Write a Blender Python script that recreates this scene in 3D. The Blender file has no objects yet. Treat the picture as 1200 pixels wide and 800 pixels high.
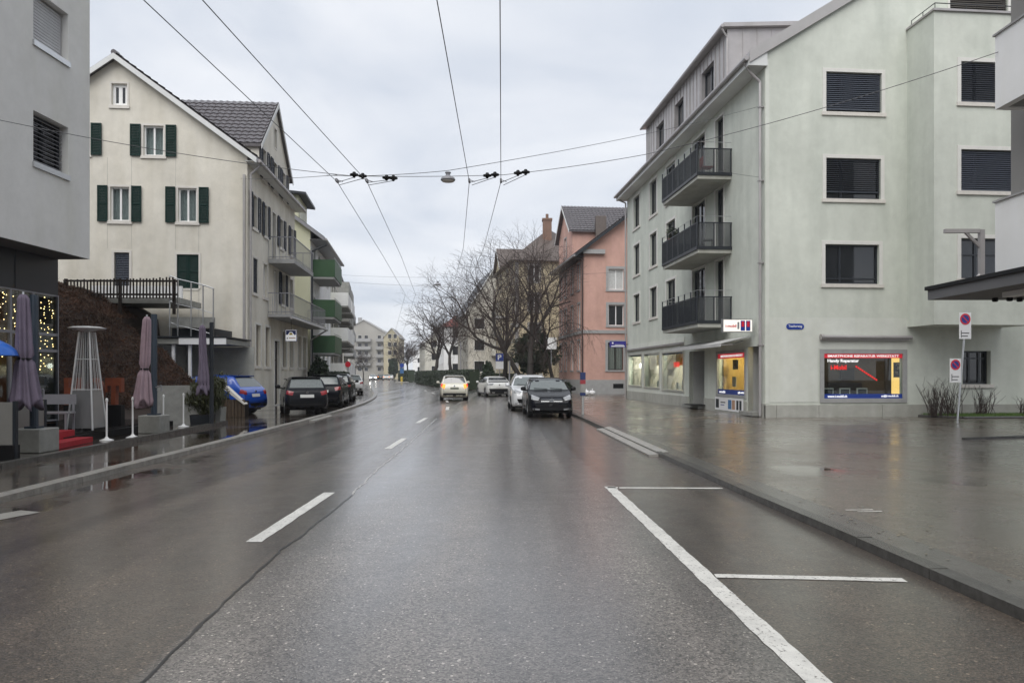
import bpy, bmesh, math, random
from math import sin, cos, pi, radians, degrees, atan2, sqrt, atan
import numpy as np
from mathutils import Vector, Matrix, noise as mnoise
from mathutils.geometry import delaunay_2d_cdt
from mathutils.bvhtree import BVHTree

sc = bpy.context.scene
COL = sc.collection

# ------------------------------------------------------------------ camera
FPX, HY, HC = 870.0, 438.0, 1.6          # focal length in photo pixels, horizon row, eye height
cd = bpy.data.cameras.new('camera'); cam = bpy.data.objects.new('camera', cd); COL.objects.link(cam)
cd.sensor_width = 36; cd.lens = FPX / 1200 * 36; cd.shift_y = (HY - 400) / 1200
cd.clip_start = .1; cd.clip_end = 3000
cam.location = (0, 0, HC); cam.rotation_euler = (pi / 2, 0, 0)
sc.camera = cam

# ------------------------------------------------------------------ sky, sun, exposure
SUN_EL, SUN_AZ = radians(50), radians(197)      # direction towards the sun, azimuth clockwise from +Y
wd = bpy.data.worlds.new('World'); sc.world = wd; wd.use_nodes = True
wn, wl = wd.node_tree.nodes, wd.node_tree.links
for n_ in list(wn): wn.remove(n_)
w_out = wn.new('ShaderNodeOutputWorld'); w_bg = wn.new('ShaderNodeBackground'); w_bg.inputs[1].default_value = .066
w_sky = wn.new('ShaderNodeTexSky'); w_sky.sky_type = 'NISHITA'; w_sky.sun_disc = False
w_sky.sun_elevation = SUN_EL; w_sky.sun_rotation = SUN_AZ
w_tc = wn.new('ShaderNodeTexCoord'); w_sep = wn.new('ShaderNodeSeparateXYZ'); wl.new(w_tc.outputs['Generated'], w_sep.inputs[0])
w_abs = wn.new('ShaderNodeMath'); w_abs.operation = 'ABSOLUTE'; wl.new(w_sep.outputs[2], w_abs.inputs[0])
w_add = wn.new('ShaderNodeMath'); w_add.inputs[1].default_value = .22; wl.new(w_abs.outputs[0], w_add.inputs[0])
w_dx = wn.new('ShaderNodeMath'); w_dx.operation = 'DIVIDE'; wl.new(w_sep.outputs[0], w_dx.inputs[0]); wl.new(w_add.outputs[0], w_dx.inputs[1])
w_dy = wn.new('ShaderNodeMath'); w_dy.operation = 'DIVIDE'; wl.new(w_sep.outputs[1], w_dy.inputs[0]); wl.new(w_add.outputs[0], w_dy.inputs[1])
w_cmb = wn.new('ShaderNodeCombineXYZ'); wl.new(w_dx.outputs[0], w_cmb.inputs[0]); wl.new(w_dy.outputs[0], w_cmb.inputs[1])
w_no = wn.new('ShaderNodeTexNoise'); w_no.inputs['Scale'].default_value = 1.5; w_no.inputs['Detail'].default_value = 5
w_no.inputs['Roughness'].default_value = .5; w_no.inputs['Distortion'].default_value = .4; wl.new(w_cmb.outputs[0], w_no.inputs['Vector'])
w_cr = wn.new('ShaderNodeValToRGB'); wl.new(w_no.outputs[0], w_cr.inputs[0])
w_cr.color_ramp.elements[0].position = .30; w_cr.color_ramp.elements[0].color = (.55, .605, .70, 1)
w_cr.color_ramp.elements[1].position = .68; w_cr.color_ramp.elements[1].color = (.865, .882, .918, 1)
w_sc = wn.new('ShaderNodeVectorMath'); w_sc.operation = 'SCALE'; w_sc.inputs['Scale'].default_value = 10.0
wl.new(w_cr.outputs[0], w_sc.inputs[0])
w_mx = wn.new('ShaderNodeMix'); w_mx.data_type = 'RGBA'; w_mx.inputs['Factor'].default_value = .94
wl.new(w_sky.outputs[0], w_mx.inputs['A']); wl.new(w_sc.outputs[0], w_mx.inputs['B'])
wl.new(w_mx.outputs['Result'], w_bg.inputs[0]); wl.new(w_bg.outputs[0], w_out.inputs[0])

sd = bpy.data.lights.new('sun', 'SUN'); sd.energy = 1.5; sd.angle = radians(60); sd.color = (1, .97, .93)
sun = bpy.data.objects.new('sun', sd); COL.objects.link(sun)
_sv = Vector((sin(SUN_AZ) * cos(SUN_EL), cos(SUN_AZ) * cos(SUN_EL), sin(SUN_EL)))
sun.rotation_euler = (-_sv).to_track_quat('-Z', 'Y').to_euler()
vs = sc.view_settings; vs.view_transform = 'Standard'; vs.look = 'None'; vs.gamma = 1; vs.use_curve_mapping = False
vs.exposure = 0.80
sc.render.engine = 'CYCLES'; sc.cycles.use_denoising = True; sc.cycles.max_bounces = 8
sc.cycles.transparent_max_bounces = 12; sc.cycles.volume_bounces = 0; sc.cycles.sample_clamp_indirect = 6

# ------------------------------------------------------------------ materials
MATS = {}
def nmat(name):
    m = bpy.data.materials.new(name); m.use_nodes = True
    nt = m.node_tree; b = nt.nodes['Principled BSDF']
    return m, nt, b
def lin(c):
    return tuple(c) + (1,) if len(c) == 3 else c
def mat(name, col, rough=.6, var=.12, scale=2.0, metal=0, bump=0, bscale=60, streak=0, spec=.5, coat=0, dirt=None, rvar=0):
    if name in MATS: return MATS[name]
    m, nt, b = nmat(name); N, L = nt.nodes, nt.links
    b.inputs['Roughness'].default_value = rough; b.inputs['Metallic'].default_value = metal
    b.inputs['Specular IOR Level'].default_value = spec; b.inputs['Coat Weight'].default_value = coat
    g = N.new('ShaderNodeNewGeometry')
    no = N.new('ShaderNodeTexNoise'); no.inputs['Scale'].default_value = scale; no.inputs['Detail'].default_value = 6; no.inputs['Roughness'].default_value = .65
    L.new(g.outputs['Position'], no.inputs['Vector'])
    r = N.new('ShaderNodeValToRGB'); L.new(no.outputs[0], r.inputs[0])
    r.color_ramp.elements[0].position = .3; r.color_ramp.elements[1].position = .72
    r.color_ramp.elements[0].color = tuple(max(0, c * (1 - var)) for c in col) + (1,)
    r.color_ramp.elements[1].color = tuple(min(1, c * (1 + var * .6)) for c in col) + (1,)
    out = r.outputs[0]
    if bump and streak:
        nf = N.new('ShaderNodeTexNoise'); nf.inputs['Scale'].default_value = 2.6; nf.inputs['Detail'].default_value = 8; nf.inputs['Roughness'].default_value = .7; L.new(g.outputs['Position'], nf.inputs['Vector'])
        rf_ = N.new('ShaderNodeValToRGB'); L.new(nf.outputs[0], rf_.inputs[0]); rf_.color_ramp.elements[0].position = .32; rf_.color_ramp.elements[1].position = .66
        rf_.color_ramp.elements[0].color = (.93, .93, .925, 1); rf_.color_ramp.elements[1].color = (1.03, 1.03, 1.03, 1)
        mf = N.new('ShaderNodeMix'); mf.data_type = 'RGBA'; mf.blend_type = 'MULTIPLY'; mf.inputs['Factor'].default_value = 1; L.new(out, mf.inputs['A']); L.new(rf_.outputs[0], mf.inputs['B']); out = mf.outputs['Result']
    if streak:
        mp = N.new('ShaderNodeMapping'); mp.inputs['Scale'].default_value = (1.5, 1.5, .2); L.new(g.outputs['Position'], mp.inputs[0])
        n2 = N.new('ShaderNodeTexNoise'); n2.inputs['Scale'].default_value = 1.0; n2.inputs['Detail'].default_value = 5; L.new(mp.outputs[0], n2.inputs['Vector'])
        r2 = N.new('ShaderNodeValToRGB'); L.new(n2.outputs[0], r2.inputs[0])
        r2.color_ramp.elements[0].position = .33; r2.color_ramp.elements[1].position = .6
        k = 1 - streak
        dc = dirt or (k, k, k * .97)
        r2.color_ramp.elements[0].color = dc + (1,); r2.color_ramp.elements[1].color = (1, 1, 1, 1)
        mx = N.new('ShaderNodeMix'); mx.data_type = 'RGBA'; mx.blend_type = 'MULTIPLY'; mx.inputs['Factor'].default_value = 1
        L.new(out, mx.inputs['A']); L.new(r2.outputs[0], mx.inputs['B']); out = mx.outputs['Result']
    L.new(out, b.inputs['Base Color'])
    if rvar:
        mr = N.new('ShaderNodeMapRange'); mr.inputs['To Min'].default_value = max(.02, rough - rvar); mr.inputs['To Max'].default_value = min(1, rough + rvar)
        L.new(no.outputs[0], mr.inputs['Value']); L.new(mr.outputs[0], b.inputs['Roughness'])
    if bump:
        n3 = N.new('ShaderNodeTexNoise'); n3.inputs['Scale'].default_value = bscale; n3.inputs['Detail'].default_value = 4
        L.new(g.outputs['Position'], n3.inputs['Vector'])
        bp = N.new('ShaderNodeBump'); bp.inputs['Strength'].default_value = bump; bp.inputs['Distance'].default_value = .01
        L.new(n3.outputs[0], bp.inputs['Height']); L.new(bp.outputs[0], b.inputs['Normal'])
    MATS[name] = m
    return m
def emis(name, col, s=1.0, base=None):
    if name in MATS: return MATS[name]
    m, nt, b = nmat(name); b.inputs['Base Color'].default_value = lin(base or col); b.inputs['Emission Color'].default_value = lin(col)
    b.inputs['Emission Strength'].default_value = s; MATS[name] = m; return m
def clear_glass(name, tint=(.8, .85, .85), alpha=.25):
    """thin pane: mostly see-through with a fresnel mirror on top"""
    if name in MATS: return MATS[name]
    m, nt, b = nmat(name); N, L = nt.nodes, nt.links
    N.remove(b); out = [n for n in N if n.type == 'OUTPUT_MATERIAL'][0]
    tr = N.new('ShaderNodeBsdfTransparent'); tr.inputs[0].default_value = lin(tint)
    gl = N.new('ShaderNodeBsdfGlossy'); gl.inputs['Roughness'].default_value = .02
    fr = N.new('ShaderNodeFresnel'); ge = N.new('ShaderNodeNewGeometry'); mi_ = N.new('ShaderNodeMix'); mi_.data_type = 'FLOAT'
    mi_.inputs['A'].default_value = 1.5; mi_.inputs['B'].default_value = 1 / 1.5; L.new(ge.outputs['Backfacing'], mi_.inputs['Factor']); L.new(mi_.outputs['Result'], fr.inputs[0])
    ad = N.new('ShaderNodeMath'); ad.inputs[1].default_value = alpha * .04; ad.use_clamp = True; L.new(fr.outputs[0], ad.inputs[0])
    mx = N.new('ShaderNodeMixShader'); L.new(ad.outputs[0], mx.inputs[0]); L.new(tr.outputs[0], mx.inputs[1]); L.new(gl.outputs[0], mx.inputs[2])
    L.new(mx.outputs[0], out.inputs[0]); MATS[name] = m; return m
def mesh_panel(name, col, opacity=.7):
    if name in MATS: return MATS[name]
    m, nt, b = nmat(name); N, L = nt.nodes, nt.links
    b.inputs['Base Color'].default_value = lin(col); b.inputs['Roughness'].default_value = .4
    out = [n for n in N if n.type == 'OUTPUT_MATERIAL'][0]
    tr = N.new('ShaderNodeBsdfTransparent'); mx = N.new('ShaderNodeMixShader'); mx.inputs[0].default_value = opacity
    L.new(tr.outputs[0], mx.inputs[1]); L.new(b.outputs[0], mx.inputs[2]); L.new(mx.outputs[0], out.inputs[0]); MATS[name] = m; return m

def asphalt(name, base, speck=.5, wet=.22, pud=.5, pscale=.35, tint=None, speckcol=(.33, .31, .285), vscale=70, bumps=.35, lanes=False, coat=1.0, coatr=.17):
    if name in MATS: return MATS[name]
    m, nt, b = nmat(name); N, L = nt.nodes, nt.links
    def node(t, **k):
        n = N.new(t)
        for a, v in k.items(): setattr(n, a, v)
        return n
    def math_(op, a, bb=None, clamp=False):
        n = node('ShaderNodeMath', operation=op, use_clamp=clamp)
        for i, v in enumerate((a, bb)):
            if v is None: continue
            if isinstance(v, (int, float)): n.inputs[i].default_value = v
            else: L.new(v, n.inputs[i])
        return n.outputs[0]
    g = node('ShaderNodeNewGeometry'); P = g.outputs['Position']
    def noise(s, d=4, r=.6, vec=P, dist=0):
        n = node('ShaderNodeTexNoise'); n.inputs['Scale'].default_value = s; n.inputs['Detail'].default_value = d; n.inputs['Roughness'].default_value = r
        n.inputs['Distortion'].default_value = dist
        L.new(vec, n.inputs['Vector']); return n.outputs[0]
    def ramp(v, p0, p1, c0, c1):
        n = node('ShaderNodeValToRGB'); L.new(v, n.inputs[0])
        n.color_ramp.elements[0].position = p0; n.color_ramp.elements[1].position = p1
        n.color_ramp.elements[0].color = lin(c0); n.color_ramp.elements[1].color = lin(c1); return n.outputs[0]
    def mix(f, a, c, mode='MIX'):
        n = node('ShaderNodeMix', data_type='RGBA', blend_type=mode)
        for k, v in (('Factor', f), ('A', a), ('B', c)):
            if isinstance(v, (int, float)): n.inputs[k].default_value = v
            elif isinstance(v, tuple): n.inputs[k].default_value = lin(v)
            else: L.new(v, n.inputs[k])
        return n.outputs['Result']
    vo = node('ShaderNodeTexVoronoi'); vo.inputs['Scale'].default_value = vscale; L.new(P, vo.inputs['Vector'])
    vc = node('ShaderNodeSeparateColor'); L.new(vo.outputs['Color'], vc.inputs[0])
    grain = ramp(vc.outputs[0], .0, 1.0, tuple(c * .35 for c in base), tuple(c * 1.9 for c in base))
    big = ramp(noise(.22, 5, .6), .3, .72, (.72, .72, .72), (1.25, 1.22, 1.18))
    col = mix(1.0, grain, big, 'MULTIPLY')
    # patchwork stains
    col = mix(math_('MULTIPLY', ramp(noise(1.3, 6, .7), .45, .75, (0, 0, 0), (1, 1, 1)), .35), col, tuple(c * .45 for c in base))
    spk = math_('GREATER_THAN', vc.outputs[1], 1 - .035 * speck)
    dist = math_('LESS_THAN', vo.outputs['Distance'], .42)
    spk = math_('MULTIPLY', spk, dist)
    col = mix(math_('MULTIPLY', spk, .85), col, speckcol)
    vo2 = node('ShaderNodeTexVoronoi'); vo2.inputs['Scale'].default_value = vscale * .42; L.new(P, vo2.inputs['Vector'])
    vc2 = node('ShaderNodeSeparateColor'); L.new(vo2.outputs['Color'], vc2.inputs[0])
    spk2 = math_('MULTIPLY', math_('GREATER_THAN', vc2.outputs[2], 1 - .016 * speck), math_('LESS_THAN', vo2.outputs['Distance'], .28))
    col = mix(math_('MULTIPLY', spk2, .8), col, tuple(min(1, c * 1.3) for c in speckcol))
    # puddles: smooth, darker, mirror-like
    pn = noise(pscale, 4, .55, dist=.5)
    pm = node('ShaderNodeMapRange'); pm.inputs['From Min'].default_value = 1 - pud; pm.inputs['From Max'].default_value = 1 - pud + .07; L.new(pn, pm.inputs['Value'])
    pmask = pm.outputs[0]
    if lanes:   # water stands along the left gutter, where the road falls off
        sx = node('ShaderNodeSeparateXYZ'); L.new(P, sx.inputs[0])
        gut = node('ShaderNodeMapRange'); gut.inputs['From Min'].default_value = -4.0; gut.inputs['From Max'].default_value = -5.9; L.new(sx.outputs[0], gut.inputs['Value'])
        near = node('ShaderNodeMapRange'); near.inputs['From Min'].default_value = 26; near.inputs['From Max'].default_value = 12; L.new(sx.outputs[1], near.inputs['Value'])
        gp = math_('MULTIPLY', math_('MULTIPLY', gut.outputs[0], near.outputs[0]), math_('ADD', .35, noise(.6, 3, .5)))
        gm = node('ShaderNodeMapRange'); gm.inputs['From Min'].default_value = .62; gm.inputs['From Max'].default_value = .85; L.new(gp, gm.inputs['Value'])
        pmask = math_('MAXIMUM', pmask, gm.outputs[0])
        # the left lane is older, browner asphalt than the relaid lane beyond the seam; dark building reflections are painted in too
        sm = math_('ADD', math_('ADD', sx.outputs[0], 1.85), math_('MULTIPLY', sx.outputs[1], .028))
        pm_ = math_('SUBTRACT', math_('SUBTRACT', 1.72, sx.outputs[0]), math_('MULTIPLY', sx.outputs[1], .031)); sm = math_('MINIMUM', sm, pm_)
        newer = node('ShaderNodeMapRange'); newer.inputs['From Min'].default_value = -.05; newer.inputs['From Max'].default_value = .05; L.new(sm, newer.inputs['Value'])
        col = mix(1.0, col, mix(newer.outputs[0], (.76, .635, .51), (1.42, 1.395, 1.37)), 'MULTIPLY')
        # worn wheel tracks run along the road
        mp = node('ShaderNodeMapping'); mp.inputs['Scale'].default_value = (1.5, .05, 1); L.new(P, mp.inputs[0])
        trk = noise(1.0, 3, .5, mp.outputs[0])
        col = mix(1.0, col, ramp(trk, .35, .68, (.66, .66, .67), (1.28, 1.26, 1.23)), 'MULTIPLY')
    else:
        trk = noise(.5, 3, .5)
    col = mix(math_('MULTIPLY', pmask, .6), col, tuple(c * .5 for c in base))
    L.new(col, b.inputs['Base Color'])
    wv = math_('ADD', math_('MULTIPLY', trk, wet * 1.2), math_('MULTIPLY', noise(2.5, 4, .6), wet * .8))
    rg = node('ShaderNodeMix'); rg.data_type = 'FLOAT'
    L.new(pmask, rg.inputs['Factor']); L.new(wv, rg.inputs['A']); rg.inputs['B'].default_value = .035
    L.new(rg.outputs['Result'], b.inputs['Roughness'])
    hb = math_('ADD', math_('MULTIPLY', vo.outputs['Distance'], 1.0), math_('MULTIPLY', noise(14, 3, .6), 1.2))
    bp = node('ShaderNodeBump'); bp.inputs['Distance'].default_value = .006
    L.new(math_('MULTIPLY', math_('SUBTRACT', 1.0, pmask), bumps), bp.inputs['Strength']); L.new(hb, bp.inputs['Height'])
    L.new(bp.outputs[0], b.inputs['Normal'])
    bp2 = node('ShaderNodeBump'); bp2.inputs['Distance'].default_value = .004; L.new(math_('MULTIPLY', math_('SUBTRACT', 1.0, pmask), bumps * .45), bp2.inputs['Strength']); L.new(hb, bp2.inputs['Height']); L.new(bp2.outputs[0], b.inputs['Coat Normal'])
    cr_ = node('ShaderNodeMapRange'); cr_.inputs['From Min'].default_value = .3; cr_.inputs['From Max'].default_value = .75; cr_.inputs['To Min'].default_value = coatr * .35; cr_.inputs['To Max'].default_value = coatr * 1.6; L.new(trk, cr_.inputs['Value'])
    rg2 = node('ShaderNodeMix'); rg2.data_type = 'FLOAT'; L.new(pmask, rg2.inputs['Factor']); L.new(cr_.outputs[0], rg2.inputs['A']); rg2.inputs['B'].default_value = .03; L.new(rg2.outputs['Result'], b.inputs['Coat Roughness'])
    b.inputs['Specular IOR Level'].default_value = .5
    b.inputs['Coat Weight'].default_value = coat; b.inputs['Coat Roughness'].default_value = coatr; b.inputs['Coat IOR'].default_value = 1.33
    MATS[name] = m; return m

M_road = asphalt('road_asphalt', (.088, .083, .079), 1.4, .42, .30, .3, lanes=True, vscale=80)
M_pave = asphalt('pavement_asphalt', (.088, .069, .052), .8, .30, .37, .28, bumps=.34, coatr=.20)
M_ground = mat('ground_earth', (.06, .058, .05), .8, .3, .3)
M_kerb_l = mat('granite_pale', (.31, .295, .27), .35, .45, 7, bump=.3, bscale=50)
M_kerb_r = mat('granite_dark', (.085, .083, .078), .25, .35, 9, bump=.35, bscale=60)
M_strip = mat('wet_sett_strip', (.12, .115, .105), .2, .25, 3, bump=.2, bscale=60)
M_ramp = mat('ramp_stone', (.31, .30, .275), .4, .25, 6, bump=.3, bscale=70)
M_paint = mat('road_paint', (.68, .67, .63), .45, .22, 5, bump=.3, bscale=90)
_n, _l = M_paint.node_tree.nodes, M_paint.node_tree.links; _b = _n['Principled BSDF']
_g = _n.new('ShaderNodeNewGeometry'); _t = _n.new('ShaderNodeTexNoise'); _t.inputs['Scale'].default_value = 34; _t.inputs['Detail'].default_value = 5; _t.inputs['Roughness'].default_value = .7; _l.new(_g.outputs['Position'], _t.inputs['Vector'])
_r = _n.new('ShaderNodeMapRange'); _r.inputs['From Min'].default_value = .57; _r.inputs['From Max'].default_value = .64; _l.new(_t.outputs[0], _r.inputs['Value'])
_m = _n.new('ShaderNodeMix'); _m.data_type = 'RGBA'; _src = _b.inputs['Base Color'].links[0].from_socket; _l.new(_src, _m.inputs['A']); _m.inputs['B'].default_value = (.16, .15, .14, 1); _l.new(_r.outputs[0], _m.inputs['Factor']); _l.new(_m.outputs['Result'], _b.inputs['Base Color'])
M_seam = mat('bitumen_seam', (.016, .016, .017), .3, .3, 5)
M_green = mat('green_plaster', (.645, .672, .602), .85, .11, .45, bump=.1, bscale=90, streak=.10, dirt=(.87, .88, .875))
M_green2 = mat('green_plaster_pale', (.68, .70, .645), .85, .06, .8, bump=.1, bscale=90, streak=.08)
M_plinth = mat('plinth_concrete', (.44, .44, .40), .8, .14, 3, bump=.2, bscale=50, streak=.15)
M_beige = mat('beige_plaster', (.715, .68, .60), .9, .13, .5, bump=.15, bscale=70, streak=.10, dirt=(.88, .87, .84))
M_grey = mat('grey_plaster', (.68, .675, .655), .85, .05, .4, bump=.08, bscale=90, streak=.05)
M_white = mat('white_plaster', (.90, .90, .90), .8, .05, 1, streak=.06)
M_pink = mat('pink_plaster', (.60, .365, .305), .9, .10, .8, bump=.1, streak=.12)
M_yellow = mat('yellow_plaster', (.60, .52, .36), .9, .12, .8, streak=.15)
M_lime = mat('pale_lime_plaster', (.67, .67, .50), .9, .07, .8, streak=.10)
M_cream = mat('cream_plaster', (.62, .60, .53), .9, .1, .8, streak=.15)
M_stone = mat('grey_stone', (.36, .36, .355), .8, .15, 4, bump=.2)
M_sill = mat('pale_stone', (.66, .63, .58), .7, .1, 5)
M_surr = mat('pale_surround', (.70, .69, .65), .75, .06, 4)
M_wframe = mat('white_frame', (.82, .82, .81), .4, .03)
M_dframe = mat('dark_frame', (.020, .024, .030), .35, .1)
M_slat = mat('dark_blind', (.075, .086, .11), .35, .12, 6)
M_slat_l = mat('grey_blind', (.25, .25, .27), .4, .1, 6)
M_shut = mat('green_shutter', (.006, .026, .021), .55, .2, 5, spec=.15)
M_shutb = mat('grey_shutter', (.035, .042, .058), .55, .2, 5, spec=.2)
M_alu = mat('aluminium', (.60, .61, .62), .3, .08, 4, metal=.9)
M_zinc = mat('zinc_sheet', (.42, .40, .40), .38, .14, 1.5, metal=.35, streak=.1)
M_steel = mat('brushed_steel', (.72, .73, .74), .3, .08, 5, metal=.35)
M_anth = mat('anthracite_metal', (.024, .028, .034), .45, .12, 3, spec=.3)
M_black = mat('black_plastic', (.007, .007, .008), .5, .1, spec=.25)
M_tile = mat('wet_roof_tile', (.105, .095, .10), .24, .3, 5, bump=.1, rvar=.08)
M_tile2 = mat('brown_roof_tile', (.12, .095, .082), .4, .3, 5)
M_redroof = mat('red_roof_tile', (.21, .055, .045), .4, .25, 5)
M_soffit = mat('soffit_paint', (.66, .67, .66), .7, .06)
M_wood = mat('dark_wood', (.022, .016, .013), .6, .35, 12, bump=.2, spec=.2)
M_wood2 = mat('brown_wood', (.085, .060, .040), .55, .3, 12)
M_deck = mat('deck_board', (.018, .017, .017), .22, .3, 8, rvar=.1)
M_conc = mat('cast_concrete', (.30, .30, .28), .6, .2, 5, bump=.25, bscale=40, streak=.15)
M_bark = mat('bark', (.028, .023, .020), .8, .35, 8, bump=.4, bscale=30)
M_twig = mat('twig', (.046, .031, .026), .8, .3, 3)
M_ever = mat('evergreen_leaf', (.028, .052, .022), .5, .5, 6)
M_hedge = mat('hedge_leaf', (.026, .042, .02), .55, .5, 6)
M_conif = mat('conifer_needle', (.065, .072, .028), .6, .5, 8)
M_rust = mat('dry_cover_leaf', (.088, .046, .029), .75, .8, 1.0, spec=.2)
M_earth = mat('bank_earth', (.034, .020, .014), .9, .4, 1.5)
M_grass = mat('lawn_blade', (.10, .18, .035), .6, .4, 6)
M_ggreen = mat('balcony_green', (.030, .085, .033), .5, .12, 3)
M_red = mat('red_carpet', (.36, .012, .022), .75, .2, 20, bump=.2)
M_lilac = mat('lilac_fabric', (.165, .135, .185), .85, .15, 6, bump=.2, bscale=90)
M_lilac2 = mat('rose_fabric', (.31, .225, .255), .85, .15, 6, bump=.2, bscale=90)
M_orange = mat('orange_board', (.21, .05, .02), .6, .2, 6)
M_glass = mat('window_glass', (.018, .021, .025), .03, .2, 1, spec=.8)
M_clear = clear_glass('shop_glass')
M_curt = mat('curtain', (.52, .53, .52), .9, .2, 8)
M_room = mat('room_dark', (.10, .09, .08), .9, .2, 1)
M_rubber = mat('rubber', (.015, .015, .016), .7, .2)
M_blue = mat('sign_blue', (.015, .05, .30), .4, .05)
M_signred = mat('sign_red', (.68, .022, .045), .4, .05)
M_signwhite = mat('sign_white', (.87, .87, .87), .45, .03)
M_wire = mat('wire', (.075, .077, .082), .5, .1)
M_panelglass = mesh_panel('railing_mesh', (.022, .028, .036), .62)
M_panelend = mesh_panel('railing_smoked', (.06, .065, .07), .48)

# ------------------------------------------------------------------ objects and helpers
WP = {}
def link(o, parent=None, world=None):
    COL.objects.link(o)
    if parent is not None:
        o.parent = parent
        base = WP.get(parent, Vector((0, 0, 0)))
        if world is not None: o.location = Vector(world) - base; WP[o] = Vector(world)
        else: WP[o] = base.copy()
    else:
        w = Vector(world) if world is not None else Vector((0, 0, 0))
        o.location = w; WP[o] = w
    return o
def tag(o, label=None, cat=None, group=None, kind=None):
    if label: o['label'] = label
    if cat: o['category'] = cat
    if group: o['group'] = group
    if kind: o['kind'] = kind
    return o
def thing(name, label, cat, loc=(0, 0, 0), group=None, rz=0):
    o = bpy.data.objects.new(name, None); o.empty_display_size = .2
    link(o, None, loc); o.rotation_euler.z = rz
    return tag(o, label, cat, group)

class MB:
    def __init__(s): s.v = []; s.f = []; s.m = []
    def add(s, vs, fs, mi=0):
        k = len(s.v); s.v += [tuple(v) for v in vs]; s.f += [tuple(k + i for i in f) for f in fs]; s.m += [mi] * len(fs)
    def quad(s, a, b, c, d, mi=0): s.add([a, b, c, d], [(0, 1, 2, 3)], mi)
    def poly(s, pts, mi=0): s.add(pts, [tuple(range(len(pts)))], mi)
    def hexa(s, p, mi=0):    # 8 points: bottom 4 then top 4
        s.add(p, [(3, 2, 1, 0), (4, 5, 6, 7), (0, 1, 5, 4), (1, 2, 6, 5), (2, 3, 7, 6), (3, 0, 4, 7)], mi)
    def box(s, x0, x1, y0, y1, z0, z1, mi=0):
        s.hexa([(x0, y0, z0), (x1, y0, z0), (x1, y1, z0), (x0, y1, z0), (x0, y0, z1), (x1, y0, z1), (x1, y1, z1), (x0, y1, z1)], mi)
    def fbox(s, F, u0, u1, z0, z1, d0, d1, mi=0):
        P = F.P
        s.hexa([P(u0, z0, d1), P(u1, z0, d1), P(u1, z0, d0), P(u0, z0, d0), P(u0, z1, d1), P(u1, z1, d1), P(u1, z1, d0), P(u0, z1, d0)], mi)
    def prism(s, pts, off, mi=0):     # polygon pts extruded by vector off
        n = len(pts); off = Vector(off); a = [Vector(p) for p in pts]; b = [p + off for p in a]
        s.add(a + b, [tuple(range(n))[::-1], tuple(range(n, 2 * n))] + [(i, (i + 1) % n, n + (i + 1) % n, n + i) for i in range(n)], mi)
    def tube(s, p0, p1, r0, r1=None, n=6, mi=0, caps=True):
        r1 = r0 if r1 is None else r1
        p0, p1 = Vector(p0), Vector(p1); d = (p1 - p0)
        if d.length < 1e-6: return
        d.normalize(); a = d.orthogonal().normalized(); b = d.cross(a)
        vs = [p0 + (a * cos(2 * pi * i / n) + b * sin(2 * pi * i / n)) * r0 for i in range(n)] + [p1 + (a * cos(2 * pi * i / n) + b * sin(2 * pi * i / n)) * r1 for i in range(n)]
        fs = [(i, (i + 1) % n, n + (i + 1) % n, n + i) for i in range(n)]
        if caps: fs += [tuple(range(n))[::-1], tuple(range(n, 2 * n))]
        s.add(vs, fs, mi)
    def path(s, pts, r, n=6, mi=0):
        for a, b in zip(pts[:-1], pts[1:]): s.tube(a, b, r, r, n, mi)
    def lathe(s, c, prof, n=16, mi=0, fold=None):
        c = Vector(c); k = len(prof); vs = []
        for j, (r, z) in enumerate(prof):
            for i in range(n):
                t = 2 * pi * i / n; rr = r * (fold(t, j / (k - 1)) if fold else 1)
                vs.append(c + Vector((rr * cos(t), rr * sin(t), z)))
        fs = [(j * n + i, j * n + (i + 1) % n, (j + 1) * n + (i + 1) % n, (j + 1) * n + i) for j in range(k - 1) for i in range(n)]
        fs += [tuple(range(n))[::-1], tuple((k - 1) * n + i for i in range(n))]
        s.add(vs, fs, mi)
    def ball(s, c, r, n=10, mi=0, sq=(1, 1, 1)):
        prof = [(sin(pi * j / 8) * r, -cos(pi * j / 8) * r * sq[2]) for j in range(9)]
        prof[0] = (r * .02, prof[0][1]); prof[-1] = (r * .02, prof[-1][1])
        s.lathe(c, prof, n, mi)
    def build(s, name, mats, parent=None, origin=None, smooth=False, local=False):
        org = Vector((0, 0, 0)) if local else (WP[parent] if parent is not None else Vector(origin or (0, 0, 0)))
        me = bpy.data.meshes.new(name)
        me.from_pydata([(v[0] - org.x, v[1] - org.y, v[2] - org.z) for v in s.v], [], s.f)
        if not isinstance(mats, (list, tuple)): mats = [mats]
        for m in mats: me.materials.append(m)
        if len(mats) > 1: me.polygons.foreach_set('material_index', s.m)
        if smooth: me.polygons.foreach_set('use_smooth', [True] * len(me.polygons))
        me.update()
        o = bpy.data.objects.new(name, me)
        return link(o, parent, None if parent is not None else org)

_UB = {}
def ubox(name, parent, m, c, s, rz=0, rx=0, bev=False):
    """unit box object sharing one mesh per material"""
    if m.name not in _UB:
        me = bpy.data.meshes.new('unit_' + m.name)
        b = MB(); b.box(-.5, .5, -.5, .5, -.5, .5); me.from_pydata(b.v, [], b.f); me.materials.append(m); me.update(); _UB[m.name] = me
    o = bpy.data.objects.new(name, _UB[m.name]); link(o, parent, c); o.scale = s; o.rotation_euler = (rx, 0, rz)
    return o

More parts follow.
